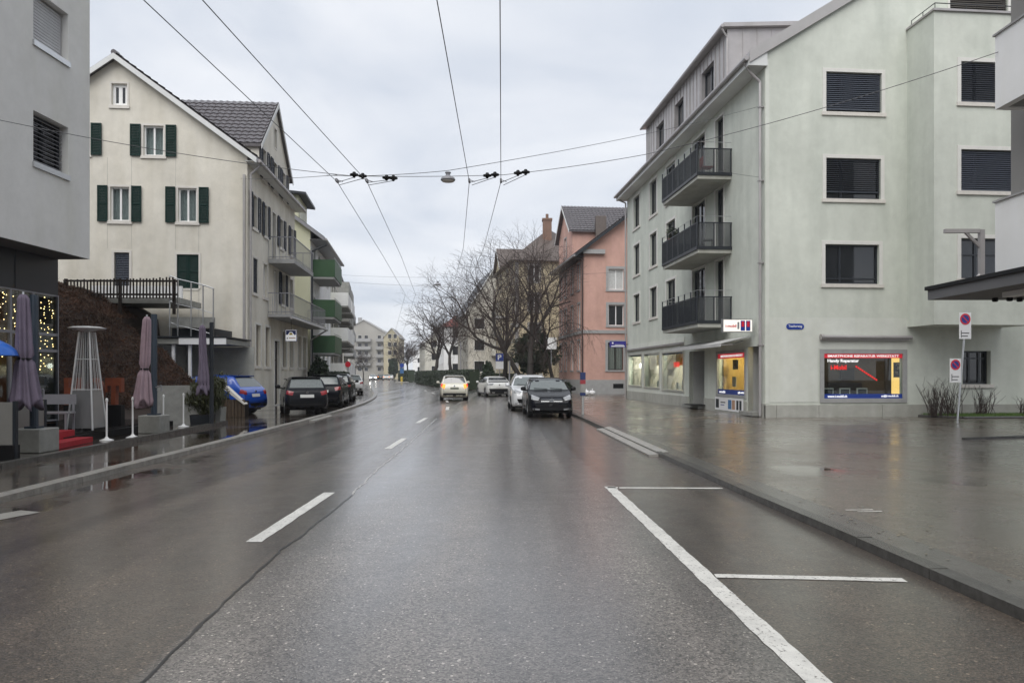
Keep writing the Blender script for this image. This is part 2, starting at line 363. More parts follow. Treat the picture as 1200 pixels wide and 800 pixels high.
class Face:
    """vertical plane: origin (x,y), direction angle in degrees; u runs to the viewer's right, d = distance out of the wall"""
    def __init__(s, x, y, ang):
        a = radians(ang); s.o = Vector((x, y, 0)); s.d = Vector((cos(a), sin(a), 0)); s.n = Vector((sin(a), -cos(a), 0)); s.a = a
    def P(s, u, z, d=0): return s.o + s.d * u + s.n * d + Vector((0, 0, z))
    def pix(s, px, py, off=0):
        r = Vector(((px - 600) / FPX, 1, (HY - py) / FPX)); c = Vector((0, 0, HC))
        q = s.o + s.n * off; t = (q - c).dot(s.n) / r.dot(s.n); p = c + r * t
        return (p - s.o).dot(s.d), p.z
    def ub(s, name, parent, m, u0, u1, z0, z1, d0, d1, rx=0):
        return ubox(name, parent, m, s.P((u0 + u1) / 2, (z0 + z1) / 2, (d0 + d1) / 2), (abs(u1 - u0), abs(d1 - d0), abs(z1 - z0)), s.a, rx)
def gpt(px, py, z=0):
    t = FPX * (HC - z) / (py - HY); return Vector(((px - 600) / FPX * t, t, z))
def at(px, py, Y): return Vector(((px - 600) / FPX * Y, Y, HC + (HY - py) / FPX * Y))

_txt = {}
def text(s, name, parent, m, F, u0, u1, z0, z1, d, fat=.0, flip=False, rot=0):
    """lettering as a flat mesh filling the rectangle on the face"""
    key = (s, fat)
    if key not in _txt:
        cu = bpy.data.curves.new('t', 'FONT'); cu.body = s; cu.size = 1; cu.offset = fat; cu.extrude = .006; cu.resolution_u = 3
        o = bpy.data.objects.new('t', cu); COL.objects.link(o)
        dg = bpy.context.evaluated_depsgraph_get(); me = bpy.data.meshes.new_from_object(o.evaluated_get(dg))
        bpy.data.objects.remove(o); _txt[key] = me
    me = _txt[key].copy(); me.materials.clear(); me.materials.append(m)
    co = np.array([v.co for v in me.vertices]); lo, hi = co.min(0), co.max(0); c = (lo + hi) / 2
    me.transform(Matrix.Translation(Vector((-c[0], -c[1], 0))))
    o = bpy.data.objects.new(name, me); link(o, parent, F.P((u0 + u1) / 2, (z0 + z1) / 2, d))
    R = Matrix((F.d, Vector((0, 0, 1)), F.n)).transposed().to_4x4() @ Matrix.Rotation(rot, 4, 'Z')
    o.rotation_euler = R.to_euler()
    o.scale = ((u1 - u0) / (hi[0] - lo[0]), (z1 - z0) / (hi[1] - lo[1]), 1)
    return o

def cells(poly, holes):
    """triangulate polygon minus rectangles"""
    vs = [Vector(p) for p in poly]; n = len(vs); es = [(i, (i + 1) % n) for i in range(n)]
    for (a, b, c, d) in holes:
        k = len(vs); vs += [Vector((a, c)), Vector((b, c)), Vector((b, d)), Vector((a, d))]; es += [(k, k + 1), (k + 1, k + 2), (k + 2, k + 3), (k + 3, k)]
    V, E_, T = delaunay_2d_cdt(vs, es, [], 0, 1e-5)[:3]
    def inside(p):
        r = False; j = n - 1
        for i in range(n):
            a, b = poly[i], poly[j]
            if (a[1] > p[1]) != (b[1] > p[1]) and p[0] < (b[0] - a[0]) * (p[1] - a[1]) / (b[1] - a[1]) + a[0]: r = not r
            j = i
        return r
    out = []
    for t in T:
        c = sum((V[i] for i in t), Vector((0, 0))) / 3
        if inside(c) and not any(a < c.x < b and e < c.y < f for a, b, e, f in holes): out.append(t)
    return V, out
def wall(mb, F, poly, holes, reveal=.2, mi=0, d=0):
    V, T = cells(poly, holes)
    mb.add([F.P(v.x, v.y, d) for v in V], T, mi)
    for (a, b, c, e) in holes:
        P = F.P; q = d - reveal
        mb.quad(P(a, c, d), P(a, e, d), P(a, e, q), P(a, c, q), mi); mb.quad(P(b, c, d), P(b, c, q), P(b, e, q), P(b, e, d), mi)
        mb.quad(P(a, e, d), P(b, e, d), P(b, e, q), P(a, e, q), mi); mb.quad(P(a, c, d), P(a, c, q), P(b, c, q), P(b, c, d), mi)

rng = random.Random(7)
def window(F, par, u0, u1, z0, z1, frame=M_dframe, surround=None, sw=.12, sill=None, mull=1, trans=0, blind=None, blindfrac=1.0,
           shutter=None, closed=None, curtain=False, tilt=48, pitch=.07, rev=.16, name='window', d=0, pane=None, pm=None, sillw=.06, split=None, fw=.06):
    """one window: the frame is the part, pane, sill, shutters and blind slats are its pieces"""
    mb = MB(); q = d - rev
    mb.fbox(F, u0, u0 + fw, z0, z1, q - .02, q + .05); mb.fbox(F, u1 - fw, u1, z0, z1, q - .02, q + .05)
    mb.fbox(F, u0 + fw, u1 - fw, z0, z0 + fw, q - .02, q + .05); mb.fbox(F, u0 + fw, u1 - fw, z1 - fw, z1, q - .02, q + .05)
    xs = split or [i / (mull + 1) for i in range(1, mull + 1)]
    for k in xs:
        c = u0 + (u1 - u0) * k; mb.fbox(F, c - fw * .6, c + fw * .6, z0 + fw, z1 - fw, q - .018, q + .045)
    if trans: zt = z1 - (z1 - z0) * trans; mb.fbox(F, u0 + fw, u1 - fw, zt - .025, zt + .025, q - .016, q + .04)
    w = mb.build(name, frame, par)
    F.ub('pane', w, pm or (M_clear if curtain else M_glass), u0 + fw * .5, u1 - fw * .5, z0 + fw * .5, z1 - fw * .5, q - .012, q + .004)
    if curtain:
        b = MB(); nn = 24
        for i in range(nn):
            a = u0 + (u1 - u0) * i / nn; e = u0 + (u1 - u0) * (i + 1) / nn
            da, de = q - .14 + .03 * sin(i * 1.9), q - .14 + .03 * sin((i + 1) * 1.9)
            b.quad(F.P(a, z0 - .05, da), F.P(e, z0 - .05, de), F.P(e, z1 + .05, de), F.P(a, z1 + .05, da))
        b.build('curtain', curtain if not isinstance(curtain, bool) else M_curt, w)
    if surround:
        b = MB(); b.fbox(F, u0 - sw, u0 - .002, z0 - sw * .2, z1 + sw, d - .02, d + .025); b.fbox(F, u1 + .002, u1 + sw, z0 - sw * .2, z1 + sw, d - .02, d + .025)
        b.fbox(F, u0 - .002, u1 + .002, z1 + .002, z1 + sw, d - .02, d + .023)
        if not sill: b.fbox(F, u0 - .002, u1 + .002, z0 - sw, z0 - .002, d - .02, d + .023)
        b.build('surround', surround, w)
    if sill: F.ub('sill', w, sill, u0 - sw - .03, u1 + sw + .03, z0 - .13, z0 - .003, d - rev, d + sillw)
    if blind:
        hh = (z1 - z0) * blindfrac; n = max(4, int(hh / pitch))
        for i in range(n):
            zc = z1 - .04 - hh * (i + .5) / n
            F.ub('slat', w, blind, u0 + .03, u1 - .03, zc - .006, zc + .006, q + .068, q + .142, rx=radians(tilt))
        F.ub('blind_rail', w, blind, u0 + .03, u1 - .03, z1 - hh - .05, z1 - hh + .0, q + .08, q + .125)
    if shutter:
        sw2 = (u1 - u0) / 2 + .02
        for a, e in ((u0 - sw2 - .1, u0 - .1), (u1 + .1, u1 + .1 + sw2)):
            b = MB(); louvre(b, F, a, e, z0 - .04, z1 + .04, d + .035, d + .075); b.build('shutter', shutter, w)
    if closed:
        m_ = (u0 + u1) / 2
        for a, e in ((u0, m_ - .005), (m_ + .005, u1)):
            b = MB(); louvre(b, F, a, e, z0, z1, d - .06, d - .02); b.build('shutter', closed, w)
    return (u0, u1, z0, z1)
def louvre(b, F, u0, u1, z0, z1, d0, d1):
    t = .06
    b.fbox(F, u0, u0 + t, z0, z1, d0, d1); b.fbox(F, u1 - t, u1, z0, z1, d0, d1)
    for zz in (z0, (z0 + z1) / 2 - t / 2, z1 - t): b.fbox(F, u0 + t, u1 - t, zz, zz + t, d0, d1)
    n = int((z1 - z0) / .07)
    for i in range(n):
        zc = z0 + t + (z1 - z0 - 2 * t) * (i + .5) / n
        P = F.P; b.quad(P(u0 + t, zc - .035, d1 - .004), P(u1 - t, zc - .035, d1 - .004), P(u1 - t, zc + .035, d0 + .006), P(u0 + t, zc + .035, d0 + .006))

def tiles(mb, o, a, b, rows, cols, lift=.035, mi=0):
    """stepped, waved tile courses; o eave corner, a along the eave, b up the slope"""
    o, a, b = Vector(o), Vector(a), Vector(b); n = a.cross(b).normalized()
    if n.z < 0: n = -n
    for r in range(rows):
        vs = []; fs = []; K = cols * 4
        for k in range(K + 1):
            w = abs(((k / 4) % 1) - .5) * 2; h = (.5 - .5 * cos(w * pi)) * .045
            p = o + a * (k / K)
            vs.append(p + b * (r / rows) + n * (lift + h)); vs.append(p + b * ((r + 1.02) / rows) + n * (h)); vs.append(p + b * (r / rows) + n * (h - .03))
        for k in range(K):
            i = k * 3; fs += [(i, i + 3, i + 4, i + 1), (i + 2, i + 5, i + 3, i)]
        mb.add(vs, fs, mi)

# ------------------------------------------------------------------ ground, road, pavements
def smooth_line(pts):
    Y = np.arange(-12, 300.1, 1.0); X = np.interp(Y, [p[1] for p in pts], [p[0] for p in pts])
    k = np.exp(-.5 * (np.arange(-9, 10) / 3.5) ** 2); k /= k.sum()
    Xp = np.concatenate([X[0] + (X[1] - X[0]) * np.arange(-9, 0), X, X[-1] + (X[-1] - X[-2]) * np.arange(1, 10)])
    Xs = np.convolve(Xp, k, 'valid')
    return lambda y: float(np.interp(y, Y, Xs))
KL = smooth_line([(-6.1, -12), (-6.3, 9), (-6.45, 15), (-6.9, 28), (-7.6, 38), (-8.8, 48), (-10.5, 58), (-18.6, 99), (-34, 180), (-40, 225), (-41, 300)])
KR = smooth_line([(4.0, -12), (3.34, 4.85), (2.96, 10.5), (2.4, 27.8), (1.5, 41), (.25, 53), (-5.8, 87), (-17.8, 155), (-25, 190), (-31, 225), (-32, 300)])
b = MB(); b.quad((-900, -120, -.03), (900, -120, -.03), (900, 1500, -.03), (-900, 1500, -.03))
tag(b.build('ground', M_ground), kind='structure')
YS = list(np.arange(-12, 60, 1.0)) + list(np.arange(60, 300.1, 4))
b = MB(); vs = []
for y in YS: vs += [(KL(y), y, 0), (KR(y), y, 0)]
b.add(vs, [(2 * i, 2 * i + 1, 2 * i + 3, 2 * i + 2) for i in range(len(YS) - 1)])
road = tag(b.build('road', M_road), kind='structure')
PZ = .075
def pavement(name, K, side, w0, w1):
    b = MB(); vs = []
    for y in YS: vs += [(K(y) + side * w0, y, PZ), (K(y) + side * w1, y, PZ)]
    b.add(vs, [(2 * i, 2 * i + 1, 2 * i + 3, 2 * i + 2) for i in range(len(YS) - 1)])
    return tag(b.build(name, M_pave), kind='structure')
paveL = pavement('pavement_left', KL, -1, .23, 60); paveL.data.materials[0] = asphalt('pavement_wet', (.078, .063, .050), .35, .22, .52, .33, bumps=.12, coatr=.10); paveR = pavement('pavement_right', KR, 1, .16, 60)
def kerbs(K, side, w, m, par, seg, ymax, name='kerb_stone', lower=()):
    y = -3.0
    while y < ymax:
        y1 = y + seg; a = Vector((K(y), y, 0)); c = Vector((K(y1), y1, 0)); d = c - a
        low = any(l0 <= y < l1 for l0, l1 in lower)
        if low: y = y1; continue
        mid = (a + c) / 2 + Vector((side * w / 2, 0, PZ - .05 + rng.uniform(-.004, .004)))
        ubox(name, par, m, mid, (w - .004, d.length - .012, .118), atan2(-d.x, d.y) + rng.uniform(-.002, .002))
        y = y1
kerbs(KL, -1, .23, M_kerb_l, paveL, 1.0, 62, lower=((24.9, 28.0),)); kerbs(KR, 1, .16, M_kerb_r, paveR, 1.1, 62, lower=((14.5, 21.0),))
for K, side, par, m in ((KL, -1, paveL, M_kerb_l), (KR, 1, paveR, M_kerb_r)):    # far kerb line, one continuous run
    b = MB()
    for y in np.arange(61.0, 296, 4):
        w = .3
        b.hexa([(K(y), y, 0), (K(y) + side * w, y, 0), (K(y + 4) + side * w, y + 4, 0), (K(y + 4), y + 4, 0)] + [(K(y), y, .085), (K(y) + side * w, y, .085), (K(y + 4) + side * w, y + 4, .085), (K(y + 4), y + 4, .085)])
    b.build('kerb_run', m, par)
# wet strip of setts behind the dark kerb, and pale ramp stones where it dips
b = MB(); ys = np.arange(-3, 40, 1.0)
for y in ys:
    b.quad((KR(y) + .165, y, PZ + .004), (KR(y) + .48, y, PZ + .004), (KR(y + 1) + .48, y + 1, PZ + .004), (KR(y + 1) + .165, y + 1, PZ + .004))
b.build('edge_strip', M_strip, paveR)
def ramp(K, side, y0, y1, par, rows):
    n = int(round((y1 - y0) / 1.0))
    for i in range(n):
        for r in range(rows):
            ya, yb = y0 + (y1 - y0) * i / n, y0 + (y1 - y0) * (i + 1) / n; xa, xb = K(ya), K(yb)
            s0 = side * (-.20 + r * .20)
            c = Vector(((xa + xb) / 2 + s0 + side * .11, (ya + yb) / 2, .016 + .030 * r))
            o = ubox('ramp_stone', par, M_ramp, c, (.185, (yb - ya) - .015, .05 + .03 * r), atan2(-(xb - xa), yb - ya))
            o.rotation_euler.y = -side * .10
ramp(KR, 1, 14.4, 21.3, paveR, 2); ramp(KL, -1, 24.9, 28.1, paveL, 2)
# paint
def strip(name, p0, p1, w, m=M_paint, z=.004, par=road, rough=True, h=.004):
    p0, p1 = Vector(p0), Vector(p1); d = (p1 - p0); d.z = 0; L_ = d.length; d.normalize(); s = Vector((-d.y, d.x, 0))
    n = max(1, int(L_ / .12)); b = MB(); L1 = []; R1 = []
    for i in range(n + 1):
        q = p0 + d * (L_ * i / n); j = .006 if rough else 0
        L1.append(q + s * (w / 2 + rng.uniform(-j, j))); R1.append(q - s * (w / 2 + rng.uniform(-j, j)))
    for i in range(n):
        a, e, f, g = L1[i], R1[i], R1[i + 1], L1[i + 1]
        b.quad((e.x, e.y, z), (f.x, f.y, z), (g.x, g.y, z), (a.x, a.y, z))
    return b.build(name, m, par)
for p0, p1 in (((297, 635), (386, 577)), ((454, 526), (474, 513.5)), ((489, 495.5), (499.5, 489.5))):
    strip('lane_dash', gpt(*p0), gpt(*p1), .15)
for y in (33, 42, 51, 60, 69):
    xa = (KL(y) * .53 + KR(y) * .47); xb = KL(y + 3) * .53 + KR(y + 3) * .47
    strip('lane_dash', (xa, y, 0), (xb, y + 3, 0), .15)
pk0, pk1 = gpt(714, 570), gpt(960, 800)
dv = (pk1 - pk0).normalized()
strip('parking_line', pk0 - dv * .0, pk0 + dv * 9.5, .145)
strip('parking_line', gpt(724, 571.5) + Vector((.02, 0, 0)), gpt(847, 572), .10)
strip('parking_line', gpt(838, 674.5), gpt(1060, 679.5), .105)
strip('parking_line', gpt(712, 571), gpt(724, 571.3), .10)
q = gpt(1010, 598, PZ)
strip('pavement_mark', q + Vector((-.17, .02, 0)), q + Vector((.15, .05, 0)), .035, z=PZ + .004, par=paveR)
strip('pavement_mark', q + Vector((-.08, -.07, 0)), q + Vector((.2, -.05, 0)), .035, z=PZ + .004, par=paveR)
# bitumen seam along the lane
pts = [gpt(150, 815), gpt(262, 706), gpt(330, 645), gpt(400, 591), gpt(440, 552), gpt(480, 519), gpt(512, 490)]
pp = []
for a, c in zip(pts[:-1], pts[1:]):
    n = max(2, int((c - a).length / .06))
    for i in range(n): pp.append(a.lerp(c, i / n))
b = MB(); prev = None
for i, p in enumerate(pp):
    wob = .035 * mnoise.noise((p.y * 1.7, 0, 3)) + .018 * mnoise.noise((p.y * 7, 0, 9)); wob += .012 * mnoise.noise((p.y * 21, 2, 4)); w = (.011 if p.y < 9.6 else .015) + .010 * mnoise.noise((p.y * 5, 5, 1)) + .004 * mnoise.noise((p.y * 31, 5, 7))
    cur = ((p.x + wob - w, p.y, .003), (p.x + wob + w, p.y, .003))
    if prev: b.quad(prev[0], prev[1], cur[1], cur[0], 1 if p.y > 9.6 + .8 * mnoise.noise((p.y * 2, 8, 8)) else 0)
    prev = cur
b.build('seam', [M_seam, mat('seam_reflection', (.42, .41, .40), .45, .3, 9)], road)  # the far stretch is pale: the seam's reflection painted as colour
strip('gutter_patch', gpt(-30, 611), gpt(36, 599), .34, M_ramp, z=.0045)
# dark low kerb on the forecourt
b = MB(); a0, a1 = gpt(1128, 515, PZ), gpt(1230, 511, PZ); dd = (a1 - a0).normalized(); s_ = Vector((-dd.y, dd.x, 0))
P_ = [a0 - s_ * .06, a1 - s_ * .12, a1 + s_ * .12, a0 + s_ * .02]
b.hexa([(p.x, p.y, PZ) for p in P_] + [(p.x, p.y, PZ + .05) for p in P_]); b.build('low_kerb', M_kerb_r, paveR)

# ------------------------------------------------------------------ buildings
class Bld:
    """corner (x,y) nearest the camera on the street side; h = drift of the street front in x per metre of y; side 'L'/'R' of the road"""
    def __init__(s, name, label, cat, x, y, h, side, length, depth, z0=PZ, group=None):
        s.root = thing(name, label, cat, (x, y, z0), group); s.side = side; s.L = length; s.D = depth; s.z0 = z0
        n = sqrt(1 + h * h); s.f = Vector((h / n, 1 / n, 0)); s.e = Vector((1 / n, -h / n, 0)) * (1 if side == 'R' else -1); s.C = Vector((x, y, 0))
        a = degrees(atan2(1, h))
        if side == 'R': s.S = Face(x, y, a - 180); s.E = Face(x, y, a - 90); s.su, s.eu = -1, 1
        else: s.S = Face(x, y, a); s.E = Face(x, y, a - 90); s.su, s.eu = 1, -1
        s.hs, s.he = [], []
    def pt(s, t, q, z): return s.C + s.f * t + s.e * q + Vector((0, 0, z))
    def su_(s, t0, t1): return (min(t0 * s.su, t1 * s.su), max(t0 * s.su, t1 * s.su))
    def eu_(s, t0, t1): return (min(t0 * s.eu, t1 * s.eu), max(t0 * s.eu, t1 * s.eu))
    def ws(s, t0, t1, z0, z1, **k): a, b_ = s.su_(t0, t1); s.hs.append(window(s.S, s.root, a, b_, z0, z1, **k))
    def we(s, t0, t1, z0, z1, **k): a, b_ = s.eu_(t0, t1); s.he.append(window(s.E, s.root, a, b_, z0, z1, **k))
    def walls(s, mats, ze, zr=None, mi_s=0, mi_e=0, poly_s=None, ridge=None):
        mb = MB(); L_, D_ = s.L, s.D; z0 = s.z0 - .12
        wall(mb, s.S, poly_s or [(s.su * 0, z0), (s.su * L_, z0), (s.su * L_, ze), (0, ze)], s.hs, mi=mi_s)
        rd = D_ / 2 if ridge is None else ridge
        pe = [(0, z0), (s.eu * D_, z0), (s.eu * D_, ze)] + ([(s.eu * rd, zr)] if zr else []) + [(0, ze)]
        wall(mb, s.E, pe, s.he, mi=mi_e)
        back = [s.pt(L_, 0, z0), s.pt(L_, D_, z0), s.pt(L_, D_, ze)] + ([s.pt(L_, rd, zr)] if zr else []) + [s.pt(L_, 0, ze)]
        mb.poly(back, mi_e); mb.quad(s.pt(0, D_, z0), s.pt(L_, D_, z0), s.pt(L_, D_, ze), s.pt(0, D_, ze), mi_e)
        # inner dark lining so that nothing shines through the openings
        k = len(mats); g = .45
        mb.quad(s.pt(g, g, z0), s.pt(L_ - g, g, z0), s.pt(L_ - g, g, ze), s.pt(g, g, ze), k); 
        mb.quad(s.pt(g, g, z0), s.pt(g, D_ - g, z0), s.pt(g, D_ - g, ze), s.pt(g, g, ze), k)
        if zr: mb.poly([s.pt(g, g, ze), s.pt(g, D_ - g, ze), s.pt(g, rd, zr - g)], k)
        return mb.build('wall', list(mats) + [M_room], s.root)
    def roof(s, ze, zr, ov=.5, ovg=.35, th=.16, m=M_tile, soffit=M_soffit, tiled=True, ridge=None):
        rd = s.D / 2 if ridge is None else ridge
        sl = (zr - ze) / rd; sl2 = (zr - ze) / (s.D - rd); r = None
        mb = MB(); t0, t1 = -ovg, s.L + ovg
        A = [(t0, -ov, ze - sl * ov), (t1, -ov, ze - sl * ov), (t1, rd, zr), (t0, rd, zr)]
        B_ = [(t0, s.D + ov, ze - sl2 * ov), (t1, s.D + ov, ze - sl2 * ov), (t1, rd, zr), (t0, rd, zr)]
        for Q in (A, B_):
            lo = [s.pt(*p) for p in Q]; up = [p + Vector((0, 0, th)) for p in lo]
            mb.hexa(lo + up, 0)
            # pale fascia and verge boards
        r = mb.build('roof', m, s.root)
        vb = MB()
        for Q in (A, B_):
            e0, e3 = s.pt(*Q[0]), s.pt(*Q[3])
            o1 = s.f * -.03
            vb.hexa([e0 + o1 + Vector((0, 0, -.10)), e0 + Vector((0, 0, -.10)), e3 + Vector((0, 0, -.10)), e3 + o1 + Vector((0, 0, -.10)),
                     e0 + o1 + Vector((0, 0, th - .03)), e0 + Vector((0, 0, th - .03)), e3 + Vector((0, 0, th - .03)), e3 + o1 + Vector((0, 0, th - .03))])
        a, c = s.pt(t0, -ov, ze - sl * ov - .02), s.pt(t1, -ov, ze - sl * ov - .02)
        vb.hexa([a, c, s.pt(t1, .02, ze - sl * ov - .02), s.pt(t0, .02, ze - sl * ov - .02)] + [p + Vector((0, 0, .015)) for p in (a, c, s.pt(t1, .02, ze - sl * ov - .02), s.pt(t0, .02, ze - sl * ov - .02))])
        vb.build('verge_board', soffit, r)
        if tiled:
            tb = MB(); o = s.pt(*A[0]) + Vector((0, 0, th)); a_ = s.f * (t1 - t0); b_ = s.pt(*A[3]) - s.pt(*A[0])
            tiles(tb, o, a_, b_, int(b_.length / .34), int((t1 - t0) / .3)); tag(tb.build('roof_tiles', m, r), kind='stuff')
            tb = MB(); n = int(s.L / .33)
            for i in range(n):
                p = s.pt(t0 + (t1 - t0) * i / n, rd, zr + th + .02); p2 = s.pt(t0 + (t1 - t0) * (i + 1.06) / n, rd, zr + th + .04)
                tb.tube(p, p2, .11, .125, 8)
            tb.build('ridge_tiles', m, r)
        # gutter
        gb = MB(); gb.tube(s.pt(t0 + .1, -ov - .07, ze - sl * ov + .02), s.pt(t1 - .1, -ov - .07, ze - sl * ov + .02), .075, n=8); gb.build('gutter', M_zinc, r)
        return r
    def crossgable(s, t0, t1, zf, za, sl, zeave, m, roofm=M_tile, win=None, ov=.35, tiled=True, mi=0):
        """gable standing on the street wall, its ridge running back into the roof"""
        tm = (t0 + t1) / 2; back = (za - zeave) / sl; mb = MB(); holes = win or []
        a, c = s.su_(t0, t1)
        wall(mb, s.S, [(a, zeave - .3), (c, zeave - .3), (c, zf), (s.su * tm, za), (a, zf)], holes, d=.012)
        for t in (t0, t1):
            mb.poly([s.pt(t, -.01, zeave - .2), s.pt(t, -.01, zf), s.pt(t, (zf - zeave) / sl + .05, zf)])
        w = mb.build('gable_wall', m, s.root)
        rb = MB(); g = (za - zf) / (tm - t0); th = .13
        for sg, t in ((-1, t0), (1, t1)):
            tt = t + sg * ov; zz = zf - g * ov
            bq = (zz - zeave) / sl
            lo = [s.pt(tt, -ov, zz), s.pt(tm, -ov, za), s.pt(tm, back + .3, za), s.pt(tt, max(bq, 0) + .3, zz)]
            rb.hexa(lo + [p + Vector((0, 0, th)) for p in lo])
        r = rb.build('gable_roof', roofm, s.root)
        vb = MB()
        for sg, t in ((-1, t0), (1, t1)):
            tt = t + sg * ov; zz = zf - g * ov; p, q_ = s.pt(tt, -ov, zz), s.pt(tm, -ov, za); o1 = s.e * -.03
            vb.hexa([p + o1 - Vector((0, 0, .1)), q_ + o1 - Vector((0, 0, .1)), q_ - Vector((0, 0, .1)), p - Vector((0, 0, .1)), p + o1 + Vector((0, 0, th - .03)), q_ + o1 + Vector((0, 0, th - .03)), q_ + Vector((0, 0, th - .03)), p + Vector((0, 0, th - .03))])
        vb.build('verge_board', M_soffit, r)
        if tiled:
            for sg, t in ((-1, t0), (1, t1)):
                tt = t + sg * ov; zz = zf - g * ov; tb = MB()
                o = s.pt(tt, -ov, zz + th); a_ = s.e * (back + ov); b_ = s.pt(tm, -ov, za + th) - o
                tiles(tb, o, a_, b_, max(3, int(b_.length / .34)), max(3, int((back + ov) / .3))); tag(tb.build('roof_tiles', roofm, r), kind='stuff')
        return w
def downpipe(par, pts, m=M_zinc, r=.05):
    b = MB(); b.path(pts, r, 8); return b.build('downpipe', m, par)
def bars_balcony(F, par, u0, u1, z, out, h=1.0, d0=.0, m=M_anth, slabm=M_stone, pitch=.12, label=None, slabh=.2, name='balcony'):
    mb = MB(); mb.fbox(F, u0, u1, z - slabh, z, d0 + .01, out); w = mb.build(name, slabm, par)
    r = MB(); r.fbox(F, u0, u1, z + h, z + h + .04, out - .06, out - .02)
    for u in (u0 + .02, u1 - .06): r.fbox(F, u, u + .04, z + h, z + h + .04, d0 + .01, out - .061)
    r.fbox(F, u0, u1, z + .08, z + .11, out - .055, out - .025)
    for u in (u0 + .02, u1 - .06): r.fbox(F, u, u + .04, z + .08, z + .11, d0 + .01, out - .056)
    r.build('rail', m, w)
    n = int((u1 - u0) / pitch)
    for i in range(n + 1):
        u = u0 + .03 + (u1 - u0 - .06) * i / n; F.ub('bar', w, m, u - .008, u + .008, z, z + h, out - .048, out - .032)
    n = int((out - d0) / pitch)
    for u in (u0 + .04, u1 - .04):
        for i in range(n): dd = d0 + (out - .06 - d0) * i / n; F.ub('bar', w, m, u - .008, u + .008, z, z + h, dd + .01, dd + .026)
    return w
def panel_balcony(F, par, u0, u1, z, out, m, h=1.0, slabm=M_conc, slabh=.2, name='balcony', rail=M_alu, toprail=True):
    mb = MB(); mb.fbox(F, u0, u1, z - slabh, z, .01, out); w = mb.build(name, slabm, par)
    F.ub('panel', w, m, u0, u1, z - slabh * .4, z + h, out + .003, out + .05)
    for u in (u0, u1): F.ub('panel', w, m, u - .02, u + .02, z - slabh * .4, z + h, .012, out)
    if toprail:
        b = MB(); b.fbox(F, u0, u1, z + h + .08, z + h + .11, out, out + .04); b.build('rail', rail, w)
    return w

# ---- green corner apartment block (right of the road)
G = Bld('apartment_building', 'pale green apartment block with dark balconies, zinc roof dormer and shops below', 'building', 8.9, 26.1, -.0861, 'R', 20.2, 15)
S, E = G.S, G.E; ze = 12.75
kw = dict(surround=M_surr, sw=.13, sill=M_sill)
for x0, x1, y0, y1, bl, fr, tl_ in ((968, 1033, 84, 133, M_slat, .9, 52), (968, 1032, 185, 234, M_slat, .8, 12), (967, 1030, 286, 333, None, 0, 0)):
    u0, z1 = E.pix(x0, y0); u1, z0 = E.pix(x1, y1)
    G.he.append(window(E, G.root, u0, u1, z0, z1, blind=bl, blindfrac=fr, tilt=tl_, split=(.3,), trans=0 if bl else .86, **kw))
# attic window above the bay terrace
u0, z1 = E.pix(1113, -45); u1, z0 = E.pix(1181, 11)
G.he.append(window(E, G.root, u0, u1, 14.05, 15.6, blind=M_room, blindfrac=.95, surround=M_surr, sw=.08))
# shop window of the repair shop
SW = (E.pix(965, 414)[0], E.pix(1058, 414)[0], E.pix(1000, 467)[1], E.pix(1000, 414)[1])
G.he.append(SW)
u0, z1 = E.pix(1128, 411); u1, z0 = E.pix(1161, 450)
G.he.append(window(E, G.root, u0, u1, z0, z1, sill=M_sill, sw=.06, split=(.36, .72), trans=.22, rev=.25))
rows = [(10.24, 12.1), (7.46, 9.24), (4.68, 6.29)]
skw = dict(surround=M_surr, sw=.13, sill=M_sill)
for z0, z1 in rows:
    G.hs.append(window(S, G.root, -18.55, -17.15, z0, z1, split=(.62,), **skw))
    G.hs.append(window(S, G.root, -14.95, -13.6, z0, z1, split=(.62,), **skw))
    G.hs.append(window(S, G.root, -11.85, -10.35, z0, z1, **skw))
for z0, z1 in ((9.44, 12.1), (6.54, 9.2), (3.64, 6.25)):
    G.hs.append(window(S, G.root, -7.8, -6.1, z0, z1, name='balcony_door', surround=M_surr, sw=.1))
    G.hs.append(window(S, G.root, -4.85, -3.95, z0, z1, name='balcony_door', surround=M_surr, sw=.1, mull=0))
# ground floor openings on the street side
shopholes = [(-19.55, -16.55, .92, 2.72), (-15.95, -12.95, .88, 2.70), (-12.4, -8.95, .80, 2.66)]
doorhole = (-8.25, -6.2, .02, 2.62); w4 = (-4.62, -1.75, .78, 2.42); entry = (-1.5, -.42, .02, 2.6)
G.hs += shopholes + [doorhole, w4, entry]
mb = MB(); z0 = -.02
wall(mb, S, [(0, z0), (-20.2, z0), (-20.2, ze), (0, ze)], G.hs, mi=0)
wall(mb, E, [(0, z0), (15, z0), (15, ze + .2), (7.5, ze + .3 + 4.65), (0, ze + .2)], G.he, mi=0)
mb.quad(G.pt(20.2, 0, z0), G.pt(20.2, 15, z0), G.pt(20.2, 15, ze), G.pt(20.2, 0, ze)); mb.poly([G.pt(20.2, 0, ze), G.pt(20.2, 15, ze), G.pt(20.2, 7.5, ze + 4.65)])
mb.quad(G.pt(0, 15, z0), G.pt(20.2, 15, z0), G.pt(20.2, 15, ze), G.pt(0, 15, ze))
for q in (3.6,):    # floors and inner lining
    mb.quad(G.pt(.3, .3, q), G.pt(20, .3, q), G.pt(20, 14.7, q), G.pt(.3, 14.7, q), 1)
mb.quad(G.pt(.45, .45, 3.6), G.pt(20, .45, 3.6), G.pt(20, .45, ze), G.pt(.45, .45, ze), 1)
mb.quad(G.pt(.45, .45, 3.6), G.pt(.45, 14, 3.6), G.pt(.45, 14, ze), G.pt(.45, .45, ze), 1); mb.poly([G.pt(.45, 1, ze), G.pt(.45, 14, ze), G.pt(.45, 7.5, ze + 4)], 1)
gw = mb.build('wall', [M_green, M_room], G.root)
